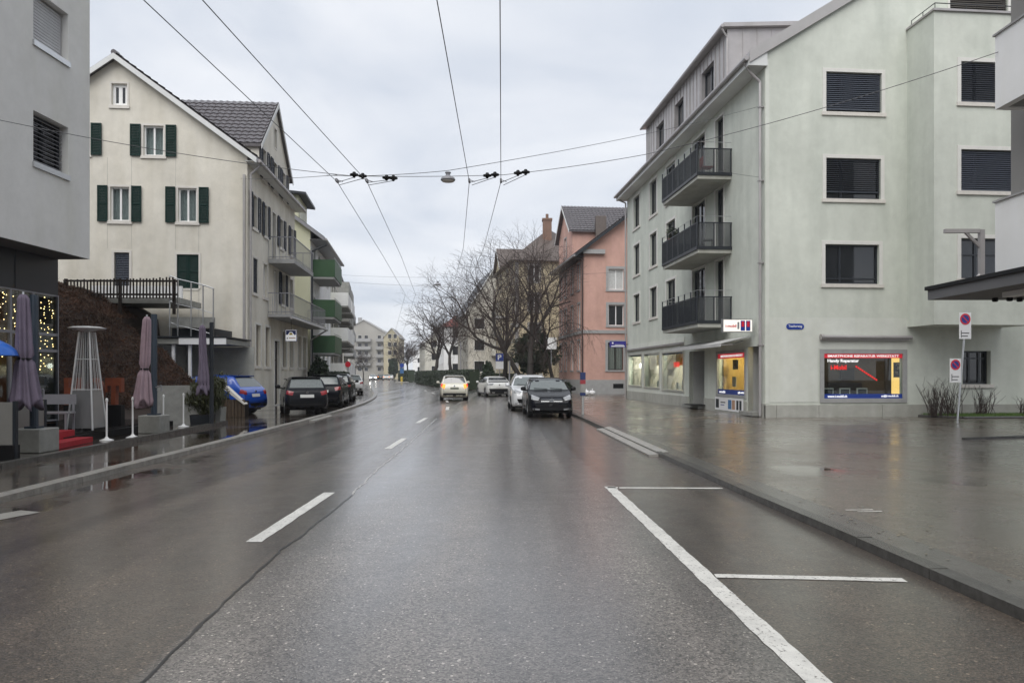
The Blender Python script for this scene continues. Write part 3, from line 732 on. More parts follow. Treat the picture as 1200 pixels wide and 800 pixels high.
# pale ground floor band on the street side and plinth slabs
b = MB(); zb = 3.35
wall(b, S, [(-8.85, .0), (-20.22, .0), (-20.22, zb), (-8.85, zb)], shopholes, reveal=.05, d=.035)
b.quad(S.P(-8.85, 0, .035), S.P(-8.85, zb, .035), S.P(-8.85, zb, 0), S.P(-8.85, 0, 0)); b.quad(S.P(-20.22, zb, .035), S.P(-8.85, zb, .035), S.P(-8.85, zb, 0), S.P(-20.22, zb, 0))
b.build('shopfront_band', M_green2, G.root)
for a, c, m in ((-20.2, -16.2, M_plinth), (-16.2, -12.2, M_plinth), (-12.2, -8.3, M_plinth), (-6.15, -1.55, M_plinth), (-.4, .04, M_plinth)):
    S.ub('plinth_slab', G.root, m, a + .005, c - .005, .02, .56, .0, .05)
for a, c in ((-.05, .4), (.41, 1.95), (1.96, 4.3), (4.31, 7.2), (7.21, 10.2), (10.21, 13)):
    E.ub('plinth_slab', G.root, M_plinth, a, c - .005, .02, E.pix(1000, 474)[1], 0, .035)
E.ub('corner_bead', G.root, M_green2, .02, .14, .56, ze - .1, 0, .012)
# paler render band over the shop front on the gable
b = MB(); zt0, zt1 = E.pix(940, 471)[1], E.pix(940, 372)[1]
us0, us1 = E.pix(958, 410)[0], E.pix(1063, 410)[0]
wall(b, E, [(.15, zt0), (us1, zt0), (us1, zt1), (.15, zt1)], [(us0, us1 - .001, E.pix(1000, 472)[1], E.pix(1000, 409)[1])], reveal=.0, d=.01)
b.build('render_band', M_green2, G.root)
# shop window frame, glass, film strips and lettering
def shopwindow(F, par, u0, u1, z0, z1, glow, fm=M_stone, fw=.1, d=0, deep=2.2, floor=None, ceil=None, marg=.12, light=None):
    mb = MB(); mb.fbox(F, u0 - fw, u0 + .01, z0 - fw, z1 + fw, d - .06, d + .04); mb.fbox(F, u1 - .01, u1 + fw, z0 - fw, z1 + fw, d - .06, d + .04)
    mb.fbox(F, u0 + .01, u1 - .01, z0 - fw, z0 + .01, d - .06, d + .04); mb.fbox(F, u0 + .01, u1 - .01, z1 - .01, z1 + fw, d - .06, d + .04)
    w = mb.build('shop_window', fm, par)
    F.ub('pane', w, M_clear, u0 + .005, u1 - .005, z0 + .005, z1 - .005, d - .035, d - .027)
    fl, ce = (floor if floor is not None else .15), (ceil if ceil is not None else 3.2)
    r = MB(); P = F.P; a, c, q = u0 - marg, u1 + marg, d - deep
    r.quad(P(a, fl, q), P(c, fl, q), P(c, ce, q), P(a, ce, q), 1); r.quad(P(a, fl, d - .3), P(a, fl, q), P(a, ce, q), P(a, ce, d - .3), 1); r.quad(P(c, fl, d - .3), P(c, ce, d - .3), P(c, ce, q), P(c, fl, q), 1)
    r.quad(P(a, fl, d - .3), P(c, fl, d - .3), P(c, fl, q), P(a, fl, q), 0); r.quad(P(a, ce, d - .3), P(a, ce, q), P(c, ce, q), P(c, ce, d - .3), 0)
    r.build('room_lining', [M_room, glow], w)
    if light:      # ceiling lamp of the lit shop
        ld_ = bpy.data.lights.new('shop_lamp', 'AREA'); ld_.shape = 'RECTANGLE'; ld_.size = (u1 - u0) * .7; ld_.size_y = .5; ld_.energy = light[0]; ld_.color = light[1]
        lo_ = bpy.data.objects.new('shop_lamp', ld_); link(lo_, w, F.P((u0 + u1) / 2, ce - .06, d - 1.0)); lo_.rotation_euler.z = F.a
    return w
M_shopdark = mat('shop_wall_brown', (.11, .085, .06), .8, .2, 2)
M_shopyel = mat('shop_wall_yellow', (.62, .40, .11), .8, .1, 2)
M_lampw = emis('warm_lamp', (1, .80, .45), 6); M_lampn = emis('white_lamp', (1, .95, .85), 7)
M_redglow = emis('red_film_glow', (.75, .03, .05), .22, (.65, .02, .04)); M_whiteglow = emis('white_film_glow', (1, 1, 1), .3, (.85, .85, .85))  # films glow by themselves in place of room light shining through them
w = shopwindow(E, G.root, *SW, M_shopdark, fw=.14, deep=2.6, marg=.9, light=(14, (1, .85, .6)))
u0, u1, z0, z1 = SW; d_ = -.022
hb = (z1 - z0)
E.ub('red_film', w, M_redglow, u0 + .01, u1 - .01, z1 - hb * .10, z1 - .01, d_, d_ + .004)
E.ub('blue_film', w, M_blue, u0 + .01, u1 - .01, z0 + .01, z0 + hb * .105, d_, d_ + .004)
text('SMARTPHONE REPARATUR WERKSTATT', 'lettering', w, M_whiteglow, E, u0 + .16, u1 - .14, z1 - hb * .083, z1 - hb * .028, d_ + .008, .02)
text('Handy Reparatur', 'lettering', w, M_whiteglow, E, u0 + .16, u0 + 1.32, z1 - hb * .215, z1 - hb * .125, d_ + .006, .025)
M_redfilm = emis('red_lettering', (.75, .03, .03), .35)
text('i-Mobil', 'lettering', w, M_redfilm, E, u0 + .28, u0 + .86, z1 - hb * .36, z1 - hb * .255, d_ + .006, .02)
b = MB(); _a, _c = Vector((u0 + 1.2, z1 - hb * .28)), Vector((u0 + 2.02, z1 - hb * .60)); _d = (_c - _a).normalized(); _s = Vector((-_d.y, _d.x)) * .028
for _k in range(11):
    _p, _q = _a.lerp(_c, _k / 11), _a.lerp(_c, (_k + .74) / 11); b.prism([E.P(v.x, v.y, d_ + .006) for v in (_p - _s, _q - _s, _q + _s, _p + _s)], E.n * .003)
tag(b.build('film_strip', M_redfilm, w), kind='stuff')
text('www.i-mobil.ch', 'lettering', w, M_whiteglow, E, u0 + .16, u0 + .88, z0 + hb * .025, z0 + hb * .085, d_ + .008, .02)
text('sg@i-mobil.ch', 'lettering', w, M_whiteglow, E, u1 - .8, u1 - .16, z0 + hb * .025, z0 + hb * .085, d_ + .008, .02)
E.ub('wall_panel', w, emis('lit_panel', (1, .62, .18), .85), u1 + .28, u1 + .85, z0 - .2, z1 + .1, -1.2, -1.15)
E.ub('wall_panel', w, M_wood2, u1 + .16, u1 + .27, z0 - .2, z1 + .1, -1.2, -1.12)
E.ub('poster', w, M_wood, u1 + .36, u1 + .64, z0 + .75, z1 - .3, -1.14, -1.12)
for k, (a, zz) in enumerate(((.06, .1), (.2, .32), (.13, .52))): E.ub('poster_print', w, M_sill, u1 + .4 + a * .5, u1 + .5 + a * .4, z0 + .8 + zz * .8, z0 + .9 + zz * .8, -1.119, -1.11)
for a, c in ((.18, .62), (.85, 1.25), (1.5, 1.9)):
    E.ub('display_frame', w, M_sill, u0 + a, u0 + c, z0 + .12, z0 + .37, -.5, -.46); E.ub('display_print', w, M_anth, u0 + a + .04, u0 + c - .04, z0 + .15, z0 + .33, -.455, -.45)
E.ub('counter', w, M_wood2, u0 + .0, u0 + .8, z0 - .3, z0 + .62, -1.4, -1.2); E.ub('counter', w, M_wood, u0 + 1.0, u0 + 2.3, z0 - .3, z0 + .55, -1.7, -1.5)
E.ub('screen', w, M_black, u0 + 1.85, u0 + 2.4, z0 + .65, z0 + 1.1, -2.3, -2.2)
# awning cassette over it
b = MB(); a0, a1 = E.pix(961, 395), E.pix(1066, 395); zc = a0[1]
b.tube(E.P(a0[0], zc, .12), E.P(a1[0], zc, .12), .075, n=12); b.fbox(E, a0[0] + .1, a1[0] - .1, zc - .11, zc - .03, .02, .12); b.tube(E.P(a0[0] - .04, zc, .12), E.P(a0[0] + .06, zc, .12), .11, n=12)
b.build('awning_cassette', M_zinc, G.root, smooth=False)
# enamel street name plate
u0, z1 = E.pix(921, 379); u1, z0 = E.pix(942, 386)
np_ = thing('street_name_plate', 'blue enamel street name plate on the pale green corner wall', 'sign', E.P(u0, z0, .02))
b = MB(); hh = (z1 - z0) / 2; pts = [E.P(u0 + hh - hh * cos(t), (z0 + z1) / 2 + hh * sin(t), .014) for t in np.linspace(-pi / 2, pi / 2, 7)] + [E.P(u1 - hh + hh * cos(t), (z0 + z1) / 2 + hh * sin(t), .014) for t in np.linspace(pi / 2, -pi / 2, 7)]
b.prism(pts, E.n * .012); b.build('plate', M_blue, np_)
text('Tuscherweg', 'lettering', np_, M_signwhite, E, u0 + .08, u1 - .08, z0 + .05, z1 - .05, .029, .01)
# bay (oriel) on the gable
ub0 = E.pix(1063, 300)[0]; bp_ = 1.48; bz0, bz1 = 3.27, 13.85; ub1 = ub0 + 3.6
bayh = []
for x0, y0, y1, bl, fr, tl_ in ((1126, 72, 122, M_slat, .93, 14), (1126, 175, 225, M_slat, .95, 50), (1126, 279, 327, None, 0, 0)):
    u0, z1 = E.pix(x0, y0, bp_); u1, z0 = E.pix(1190, y1, bp_)
    bayh.append(window(E, G.root, u0, u1, z0, z1, blind=bl, blindfrac=fr, tilt=tl_, split=(.3,), d=bp_, trans=0 if bl else .4, **kw))
b = MB(); wall(b, E, [(ub0, bz0), (ub1, bz0), (ub1, bz1), (ub0, bz1)], bayh, d=bp_)
for u in (ub0, ub1): b.quad(E.P(u, bz0, bp_), E.P(u, bz1, bp_), E.P(u, bz1, 0), E.P(u, bz0, 0))
b.quad(E.P(ub0, bz0, bp_), E.P(ub0, bz0, 0), E.P(ub1, bz0, 0), E.P(ub1, bz0, bp_)); b.quad(E.P(ub0, bz1, bp_), E.P(ub1, bz1, bp_), E.P(ub1, bz1, 0), E.P(ub0, bz1, 0))
b.quad(E.P(ub0 + .05, bz0, bp_ - .5), E.P(ub1 - .05, bz0, bp_ - .5), E.P(ub1 - .05, bz1, bp_ - .5), E.P(ub0 + .05, bz1, bp_ - .5), 1)
bay = b.build('bay', [M_green, M_room], G.root)
b = MB(); b.fbox(E, ub0 - .06, ub1, bz1, bz1 + .07, bp_ - .2, bp_ + .07); b.fbox(E, ub0 - .06, ub0 + .2, bz1, bz1 + .07, .02, bp_ - .201); b.build('coping', M_zinc, bay)
b = MB(); rp = [E.P(ub0 + .1, bz1 + .32, .1), E.P(ub0 + .1, bz1 + .32, bp_ - .1), E.P(ub1 - .1, bz1 + .32, bp_ - .1)]
b.path(rp, .016)
for p in (rp[0], rp[0].lerp(rp[1], .5), rp[1], rp[1].lerp(rp[2], .33), rp[1].lerp(rp[2], .66), rp[2]): b.tube(p - Vector((0, 0, .3)), p, .014)
b.build('guard_rail', M_anth, bay)
# roof, soffit, gutter
sl = .62; th = .24; ov = .62
b = MB()
lo = [G.pt(-.10, -ov, ze - .14), G.pt(20.5, -ov, ze - .14), G.pt(20.5, 7.5, ze + .25 + sl * 7.5), G.pt(-.10, 7.5, ze + .25 + sl * 7.5)]
b.hexa(lo + [p + Vector((0, 0, th)) for p in lo]); lo2 = [G.pt(-.10, 15.62, ze - .14), G.pt(20.5, 15.62, ze - .14), lo[2], lo[3]]; b.hexa(lo2 + [p + Vector((0, 0, th)) for p in lo2])
rf = b.build('roof', M_zinc, G.root)
b = MB()
for q0 in (-ov, 15.62):
    zz0, zz1 = ze - .14, ze + .25 + sl * 7.5; A0, A1 = G.pt(-.105, q0, zz0), G.pt(-.105, 7.5, zz1); o1 = G.f * -.04; dn, up_ = Vector((0, 0, -.14)), Vector((0, 0, th + .03))
    b.hexa([A0 + o1 + dn, A1 + o1 + dn, A1 + dn, A0 + dn, A0 + o1 + up_, A1 + o1 + up_, A1 + up_, A0 + up_])
b.build('verge_board', mat('verge_zinc', (.40, .39, .385), .5, .08, 2), rf)
b = MB(); lo = [G.pt(-.09, -ov - .02, ze - .36), G.pt(20.45, -ov - .02, ze - .36), G.pt(20.45, .05, ze - .36), G.pt(-.09, .05, ze - .36)]
b.hexa(lo + [p + Vector((0, 0, .2)) for p in lo]); b.build('soffit', M_soffit, rf)
b = MB(); b.prism([G.pt(-.092, -ov, ze - .35), G.pt(-.092, .04, ze - .35), G.pt(-.092, .04, ze + .3), G.pt(-.092, -ov, ze - .1)], G.f * .03); b.build('eave_end', M_soffit, rf)
b = MB(); b.tube(G.pt(-.12, -ov - .1, ze - .12), G.pt(20.45, -ov - .1, ze - .12), .085, n=10); b.build('gutter', M_zinc, rf)
downpipe(G.root, [G.pt(.15, -ov - .1, ze - .15), G.pt(.15, -.5, ze - .5), G.pt(.15, -.12, ze - .85), G.pt(.15, -.12, .12)])
downpipe(G.root, [G.pt(20.1, -ov - .1, ze - .15), G.pt(20.1, -.5, ze - .4), G.pt(20.1, -.12, ze - .55), G.pt(20.1, -.12, .12)])
for z in (2.6, 5.5, 8.4, 11.0): S.ub('pipe_clamp', G.root, M_zinc, -.22, -.08, z, z + .04, .0, .19)
# standing-seam dormer
dz1 = 15.7; dt0, dt1 = 4.25, 16.7; dq = .3
D_S = Face(*(G.pt(0, dq, 0).xy), degrees(S.a))
dh = []
for x0, x1, y0, y1 in ((822, 836.5, 75, 113), (791, 801, 119, 149), (769, 778, 147, 174)):
    a, c = D_S.pix(x0, 100)[0], D_S.pix(x1, 100)[0]
    dh.append(window(D_S, rf, a, c, 13.45, 15.12, mull=1, rev=.22))
b = MB(); wall(b, D_S, [(-dt1, ze + .2), (-dt0, ze + .2), (-dt0, dz1), (-dt1, dz1)], dh, reveal=.25)
for t in (dt0, dt1): b.poly([G.pt(t, dq, ze + .3), G.pt(t, dq, dz1), G.pt(t, 4.6, dz1 + .25), G.pt(t, 4.6, ze + .3)])
b.quad(G.pt(dt0 + .4, dq + .4, ze), G.pt(dt1, dq + .4, ze), G.pt(dt1, dq + .4, dz1), G.pt(dt0 + .4, dq + .4, dz1), 1)
dm = b.build('dormer', [M_zinc, M_room], rf)
b = MB(); lo = [G.pt(dt0 - .2, dq - .25, dz1), G.pt(dt1 + .2, dq - .25, dz1), G.pt(dt1 + .2, 5.2, dz1 + .3), G.pt(dt0 - .2, 5.2, dz1 + .3)]
b.hexa(lo + [p + Vector((0, 0, .16)) for p in lo]); b.build('dormer_roof', M_zinc, dm)
n = 26
for i in range(n + 1):
    u = -dt0 - (dt1 - dt0) * i / n
    zs = [(ze + .25, dz1)]
    for a, c, e, f in dh:
        if a - .03 < u < c + .03: zs = [(ze + .25, e - .02), (f + .02, dz1)]
    for a, c in zs: D_S.ub('seam', dm, M_zinc, u - .014, u + .014, a, c - .005, .0, .035)
for i in range(1, 6):
    q = dq + i * .62; p = G.pt(dt0, q, (ze + dz1) / 2 + .5); ubox('seam', dm, M_zinc, p, (.03, .05, dz1 - ze - .9), E.a)
downpipe(dm, [G.pt(dt0 - .1, dq - .3, dz1 - .05), G.pt(dt0 - .06, dq - .06, dz1 - .4), G.pt(dt0 - .06, dq - .06, ze + .7)], r=.04)
b = MB(); b.tube(G.pt(dt0 - .2, dq - .3, dz1 + .04), G.pt(dt1 + .2, dq - .3, dz1 + .04), .07, n=8); b.build('gutter', M_zinc, dm)
# balconies
for z in (3.6, 6.5, 9.4):
    u0, u1, out = -7.85, -3.1, 1.36
    mb = MB(); mb.fbox(S, u0, u1, z - .16, z + .04, .01, out); w = mb.build('balcony', M_plinth, G.root)
    b = MB()
    b.fbox(S, u0 - .02, u1 + .02, z - .02, z + .10, out, out + .05); b.fbox(S, u1, u1 + .05, z - .02, z + .10, .0, out)
    b.fbox(S, u0 - .02, u1 + .02, z + 1.0, z + 1.04, out + .005, out + .045); b.fbox(S, u1 + .005, u1 + .045, z + 1.0, z + 1.04, .0, out)
    b.fbox(S, u0 - .045, u0 - .005, z + 1.0, z + 1.04, .0, out)
    b.build('rail', M_anth, w)
    n = 6
    for i in range(n):
        a, c = u0 + (u1 - u0) * i / n, u0 + (u1 - u0) * (i + 1) / n
        S.ub('panel', w, M_panelglass, a + .03, c - .03, z + .1, z + .99, out + .015, out + .025)
        k = 8
        for j in range(k): uu = a + .05 + (c - a - .1) * j / (k - 1); S.ub('bar', w, M_anth, uu - .009, uu + .009, z + .1, z + .99, out + .027, out + .042)
    for i in range(n + 1): a = u0 + (u1 - u0) * i / n; S.ub('post', w, M_anth, a - .022, a + .022, z + .1, z + 1.28, out + .004, out + .046)
    for i in range(2):
        a, c = out * i / 2, out * (i + 1) / 2; S.ub('panel', w, M_panelend, u1 + .02, u1 + .03, z + .1, z + .99, a + .03, c - .03)
        S.ub('panel', w, M_panelglass, u0 - .03, u0 - .02, z + .1, z + .99, a + .03, c - .03)
    for i in range(2): dd = out * i / 2 + .02; S.ub('post', w, M_anth, u1 + .004, u1 + .046, z + .1, z + 1.0, dd, dd + .04)
    b = MB(); b.path([S.P(u0, z + 1.28, .02), S.P(u0, z + 1.28, out + .02), S.P(u1 + .02, z + 1.28, out + .02), S.P(u1 + .02, z + 1.28, .02)], .012); b.build('hand_rail', M_alu, w)
# potted plant and seat things standing on the balconies
def shrub(name, label, cat, base, rx, rz, n, leaf, m, group=None, seed=1, trunk=.0, fl=.5, rag=.35, pw=.45, thin=.45):
    r_ = random.Random(seed); t = thing(name, label, cat, base, group); b = MB(); c = Vector(base) + Vector((0, 0, trunk + rz))
    for i in range(n):
        while True:
            p = Vector((r_.uniform(-1, 1), r_.uniform(-1, 1), r_.uniform(-1, 1)))
            if p.length < 1: break
        k = .8 + rag * mnoise.noise(p.normalized() * 2.2 + Vector((seed, 0, 0))); p = p.normalized() * (p.length ** pw) * k
        q = c + Vector((p.x * rx, p.y * rx, p.z * rz))
        a = Vector((r_.gauss(0, 1), r_.gauss(0, 1), r_.gauss(0, fl))).normalized(); e = a.cross(Vector((r_.gauss(0, 1), r_.gauss(0, 1), r_.gauss(0, 1)))).normalized(); s = leaf * r_.uniform(.5, 1.3)
        b.add([q - a * s, q + e * s * thin, q + a * s, q - e * s * thin], [(0, 1, 2, 3)])
    b.build('foliage', m, t)
    b = MB()
    for i in range(5):
        an = i * 1.26; b.tube(Vector(base), c + Vector((cos(an) * rx * .5, sin(an) * rx * .5, rz * .2)), .02 + trunk * .02, .008, 5)
    b.build('stem', M_bark, t); return t
u_, d_ = -6.95, 1.2
pot = thing('plant_pot', 'terracotta pot on the rail side of the middle balcony', 'pot', S.P(u_, 6.9, d_))
b = MB(); b.lathe(S.P(u_, 7.25, d_), [(.13, 0), (.17, .26), (.19, .27), (.19, .33), (.15, .33)], 14); b.build('pot', mat('terracotta', (.33, .11, .06), .7), pot)
b = MB(); b.fbox(S, u_ - .2, u_ + .2, 6.55, 7.25, d_ - .15, d_ + .1); b.build('stand', M_anth, pot)
shrub('balcony_plant', 'bushy green plant in the terracotta pot on the middle balcony', 'plant', S.P(u_, 7.55, d_), .34, .3, 260, .06, M_hedge, seed=3)
def chair(name, label, base, rz, m, group=None, h=.85):
    t = thing(name, label, 'chair', base, group, rz); b = MB(); b.box(-.22, .22, -.22, .22, .42, .46); b.build('seat', m, t, local=True)
    b = MB(); b.box(-.22, .22, .19, .22, .48, h); b.build('backrest', m, t, local=True)
    for x in (-.2, .2):
        for y in (-.2, .2): b = MB(); b.tube((x, y, 0), (x, y, .42 if y < 0 else .5), .014); b.build('leg', M_anth, t, local=True)
    return t
chair('garden_chair', 'grey folding chair on the middle balcony', S.P(-3.9, 6.54, .7), 1.2, M_slat_l)
chair('red_chair', 'red cushioned chair on the top balcony', S.P(-3.85, 9.44, .75), 1.6, mat('red_cushion', (.40, .06, .05), .8))
# three shop windows, awnings, recesses
for i, h in enumerate(shopholes):
    w = shopwindow(S, G.root, *h, mat('shop_wall_pale', (.55, .52, .46), .8), fm=M_plinth, fw=.07, d=.036, deep=2.4, floor=.5, ceil=3.1, light=(130, (1, .90, .70)))
    a, c, z0, z1 = h
    if i: S.ub('yellow_curtain', w, mat('yellow_cloth', (.62, .44, .06), .8, .25, 6), a, c, z1 - .62, z1 + .1, -.7, -.66)
    S.ub('lamp_tube', w, M_lampn, a + .3, c - .3, 2.95, 3.0, -1.0, -.9)
    S.ub('shelf', w, M_curt, a + .15, c - .15, z0 + .25, z0 + .5, -1.7, -1.2)
    for k in range(4): S.ub('display', w, (M_curt, M_slat_l, M_sill, M_anth)[k], a + .3 + k * .6, a + .6 + k * .6, z0 + .02, z0 + .35 + .12 * (k % 3), -.75 - .1 * k, -.6 - .1 * k)
    S.ub('panel', w, M_stone, a + .02, c - .02, z1 - .1, z1 - .0, -.02, -.01)
S.ub('red_lantern', w, emis('red_lantern', (.9, .05, .03), .7), -11.6, -11.1, 1.95, 2.2, -.45, -.3)
b = MB(); b.ball(S.P(-18.9, 2.1, -.6), .16); b.build('lamp_shade', M_lampn, G.root)
b = MB(); b.fbox(S, -19.9, -8.9, 3.0, 3.10, .04, .16); b.build('awning_cassette', M_zinc, G.root)
for (a, c, z0, z1), dep, nm in ((doorhole, 1.3, 'entrance_recess'), (entry, 1.0, 'entrance_recess')):
    b = MB(); P = S.P; q = -dep
    b.quad(P(a, .1, q), P(c, .1, q), P(c, z1, q), P(a, z1, q)); b.quad(P(a, .1, 0), P(a, .1, q), P(a, z1, q), P(a, z1, 0)); b.quad(P(c, .1, 0), P(c, z1, 0), P(c, z1, q), P(c, .1, q))
    b.quad(P(a, z1, 0), P(a, z1, q), P(c, z1, q), P(c, z1, 0)); b.quad(P(a, .2, 0), P(c, .2, 0), P(c, .2, q), P(a, .2, q)); b.build(nm, mat('recess_paint', (.42, .42, .40), .8), G.root)
    S.ub('step', G.root, M_conc, a - .08, c + .08, .1, .23, -.2, .32)
dr = S.ub('door', G.root, M_slat_l, doorhole[0] + .3, doorhole[1] - .3, .21, 2.4, -1.28, -1.22)
S.ub('door_mat', G.root, M_rubber, doorhole[1] - .9, doorhole[1] + .25, .235, .27, -.1, .6)
w = shopwindow(S, G.root, *w4, M_shopyel, fw=.1, deep=2.4, floor=.4, ceil=2.9, light=(75, (1, .85, .55)))
a, c, z0, z1 = w4
S.ub('red_film', w, M_redglow, a + .01, c - .01, z1 - .2, z1 - .01, -.022, -.018); S.ub('blue_film', w, M_blue, a + .01, c - .01, z0 + .01, z0 + .2, -.022, -.018)
text('SMARTPHONE REPARATUR WERKSTATT', 'lettering', w, M_whiteglow, S, a + .3, c - .3, z1 - .15, z1 - .06, -.014, .01); text('www.i-mobil.ch', 'lettering', w, M_whiteglow, S, a + .15, a + .8, z0 + .05, z0 + .15, -.014, .01)
text('sg@i-mobil.ch', 'lettering', w, M_whiteglow, S, c - .75, c - .15, z0 + .05, z0 + .15, -.014, .01)
S.ub('lamp_tube', w, M_lampw, a + .3, c - .3, 2.7, 2.75, -1.2, -1.1)
for k, (p, q, e, f, m) in enumerate(((.15, .7, 1.0, 1.4, M_black), (1.9, 2.6, .9, 1.35, M_redfilm), (.1, .5, .3, .7, M_curt), (1.4, 1.8, .0, .6, M_blue), (2.1, 2.6, .25, .55, M_signwhite), (2.1, 2.6, .6, .8, M_signwhite))):
    S.ub('poster', w, m, a + p, a + q, z0 + e, z0 + f, -.6, -.58)
S.ub('poster_band', G.root, M_signwhite, -4.75, -1.8, .14, .66, .055, .065)
for p, q, m in ((-4.65, -4.3, M_anth), (-3.3, -2.95, mat('print_blue', (.08, .2, .4), .5)), (-2.9, -2.6, mat('print_skin', (.5, .3, .2), .5)), (-2.45, -2.25, M_anth), (-2.15, -1.95, M_anth)): S.ub('print', G.root, m, p, q, .22, .58, .066, .07)
S.ub('print', G.root, M_anth, -4.1, -3.6, .44, .48, .066, .07); S.ub('print', G.root, M_blue, -4.1, -3.7, .34, .37, .066, .07)
# unfolded awning over the shop corner and the lit box sign
b = MB(); a, c = -7.4, -1.2
P = S.P; top = [P(a, 2.98, .05), P(c, 2.98, .05), P(c, 2.72, 1.15), P(a, 2.72, 1.15)]
b.hexa([p - Vector((0, 0, .015)) for p in top] + top); b.fbox(S, a, c, 2.60, 2.72, 1.14, 1.19); b.build('awning', mat('awning_cloth', (.52, .52, .51), .7), G.root)
for u in (a + .5, c - .5): b = MB(); b.path([P(u, 2.85, .1), P(u + .25, 2.70, .6), P(u, 2.68, 1.1)], .025); b.build('awning_arm', M_alu, G.root)
FS = Face(*(S.P(-.75, 0, .08).xy), degrees(E.a) + 180 - 180)      # a face towards the camera, running back to the wall
sg = thing('box_sign', 'white box sign with phone pictures jutting out above the awning', 'sign', S.P(-.75, 3.2, .1))
FS = Face(*(S.P(-.75, 0, 1.25).xy), degrees(E.a))
b = MB(); b.fbox(FS, 0, 1.12, 3.1, 3.58, -.16, 0); b.build('box', M_alu, sg)
FS.ub('face', sg, emis('sign_lit', (.95, .90, .82), .32, (.8, .78, .72)), .03, 1.09, 3.13, 3.55, .003, .01)
text('i-mobil', 'lettering', sg, M_signred, FS, .1, .5, 3.28, 3.38, .014, .02)
for a, c, m in ((.66, .82, M_signred), (.86, 1.02, M_signred)):
    FS.ub('print', sg, M_blue, a, c, 3.16, 3.52, .012, .018); FS.ub('print', sg, m, a + .03, c - .03, 3.3, 3.49, .019, .024)
FS.ub('print', sg, M_slat_l, .54, .61, 3.22, 3.47, .012, .016)
# blue hanging sign at the far corner of the block
bs = thing('hanging_sign', 'small blue hanging shop sign at the far end of the green block', 'sign', S.P(-20.0, 3, .1))
FB = Face(*(S.P(-19.9, 0, 1.15).xy), degrees(E.a)); b = MB(); b.fbox(FB, 0, 1.0, 3.24, 3.62, -.1, 0); b.build('box', mat('sign_violet', (.035, .03, .26), .4), bs)
FB.ub('print', bs, M_signwhite, .12, .22, 3.46, 3.56, .003, .007); FB.ub('print', bs, M_signwhite, .08, .92, 3.28, 3.34, .003, .007); FB.ub('print', bs, M_signwhite, .3, .86, 3.38, 3.41, .003, .007)
b = MB(); b.tube(FB.P(.9, 3.43, -.05), FB.P(1.16, 3.43, -.05), .02); b.build('bracket', M_anth, bs)

# ---- white balcony block at the right edge of the frame, with its flat canopy
WX = 9.14
wb = thing('balcony_building', 'grey block with white balcony parapets and a dark entrance canopy', 'building', (WX, 8, PZ))
b = MB(); b.box(WX + 3.2, WX + 12, -45, 11, -.02, 3.2); b.box(WX, WX + 12, -45, 13.6, 3.2, 16); b.build('wall', mat('grey_render', (.30, .29, .275), .85, .06, 1), wb)
for z0, z1 in ((3.29, 4.59), (6.24, 7.5), (9.2, 10.45)):
    b = MB(); b.box(8.48, WX, -20, 13.0, z0, z0 + .2); w = b.build('balcony', M_conc, wb)
    b = MB(); b.box(8.46, 8.6, -20, 13.0, z0 - .02, z1); b.box(8.6, WX - .002, 12.88, 13.02, z0 - .02, z1); b.build('parapet', M_white, w)
    b = MB(); b.box(8.43, 8.63, -20, 13.03, z1, z1 + .035); b.box(8.63, WX - .002, 12.85, 13.05, z1, z1 + .035); b.build('coping', M_stone, w)
b = MB(); lo = [(7.84, -1, 2.99), (14, -1, 2.99), (14, 14.0, 2.99), (7.84, 14.0, 2.99)]
b.hexa(lo + [(p[0] - .0, p[1], 3.17) for p in lo]); cn = b.build('canopy', mat('canopy_grey', (.13, .13, .135), .5, .08, 2), wb)
b = MB(); b.box(7.80, 14.0, -1.01, 14.04, 3.172, 3.24); b.build('canopy_edge', M_black, cn)
b = MB(); b.box(8.32, 8.52, 9.5, 12.6, 2.90, 2.985); b.build('awning_cassette', M_signwhite, cn)
b = MB(); b.box(8.56, 8.66, 9.5, 12.4, 2.93, 2.986); b.build('light_strip', emis('ochre_lit', (.75, .42, .08), .5), cn)
for x, y in ((8.85, 13.6), (9.05, 13.5), (9.3, 13.6)): b = MB(); b.lathe((x, y, 2.87), [(.03, .05), (.05, .06), (.05, .12)], 10); b.build('spotlight', M_black, cn)
b = MB(); hx = (1150 - 600) / FPX * 13.3
b.box(hx - .04, hx + .04, 13.26, 13.34, 3.24, 4.18); b.box(hx - .66, hx - .042, 13.265, 13.335, 4.12, 4.19); b.tube((hx - .28, 13.3, 4.13), (hx, 13.3, 3.85), .03)
b.tube((hx - .14, 13.3, 3.26), (hx - .02, 13.3, 3.38), .03)
gl = tag(b.build('lifting_bracket', M_zinc, None, (hx, 13.3, 3.24)), 'grey metal gallows bracket standing on the dark canopy', 'bracket')

# ---- grey modern block on the left with the restaurant below
K1 = Face(-10.92, 19.2, 87.4); K0 = Face(-11.74, 19.2, 87.4)
kb = thing('office_building', 'smooth grey block overhanging a dark glazed restaurant front', 'building', (-12, 15, PZ))
zb_ = 4.56; hk = []
u0, u1 = K1.pix(39, 160)[0], K1.pix(80, 160)[0]; zt, zs = K1.pix(80, 150)[1], K1.pix(80, 206)[1]
hk.append(window(K1, kb, u0, u1, zs, zt, blind=M_slat_l, blindfrac=1, tilt=30, pitch=.095, sill=M_alu, sw=.0, rev=.28, sillw=.05))
hk.append(window(K1, kb, u0, u1, zs + 2.8, zt + 2.8, blind=mat('pale_blind', (.46, .46, .47), .5), blindfrac=1, tilt=78, sill=M_alu, sw=.0, rev=.28, sillw=.05))
for du in (-4.2,):
    hk.append(window(K1, kb, u0 + du, u1 + du, zs, zt, blind=M_slat, sill=M_alu, sw=.0, rev=.28))
b = MB(); wall(b, K1, [(0, zb_), (-50, zb_), (-50, 16), (0, 16)], hk, reveal=.3)
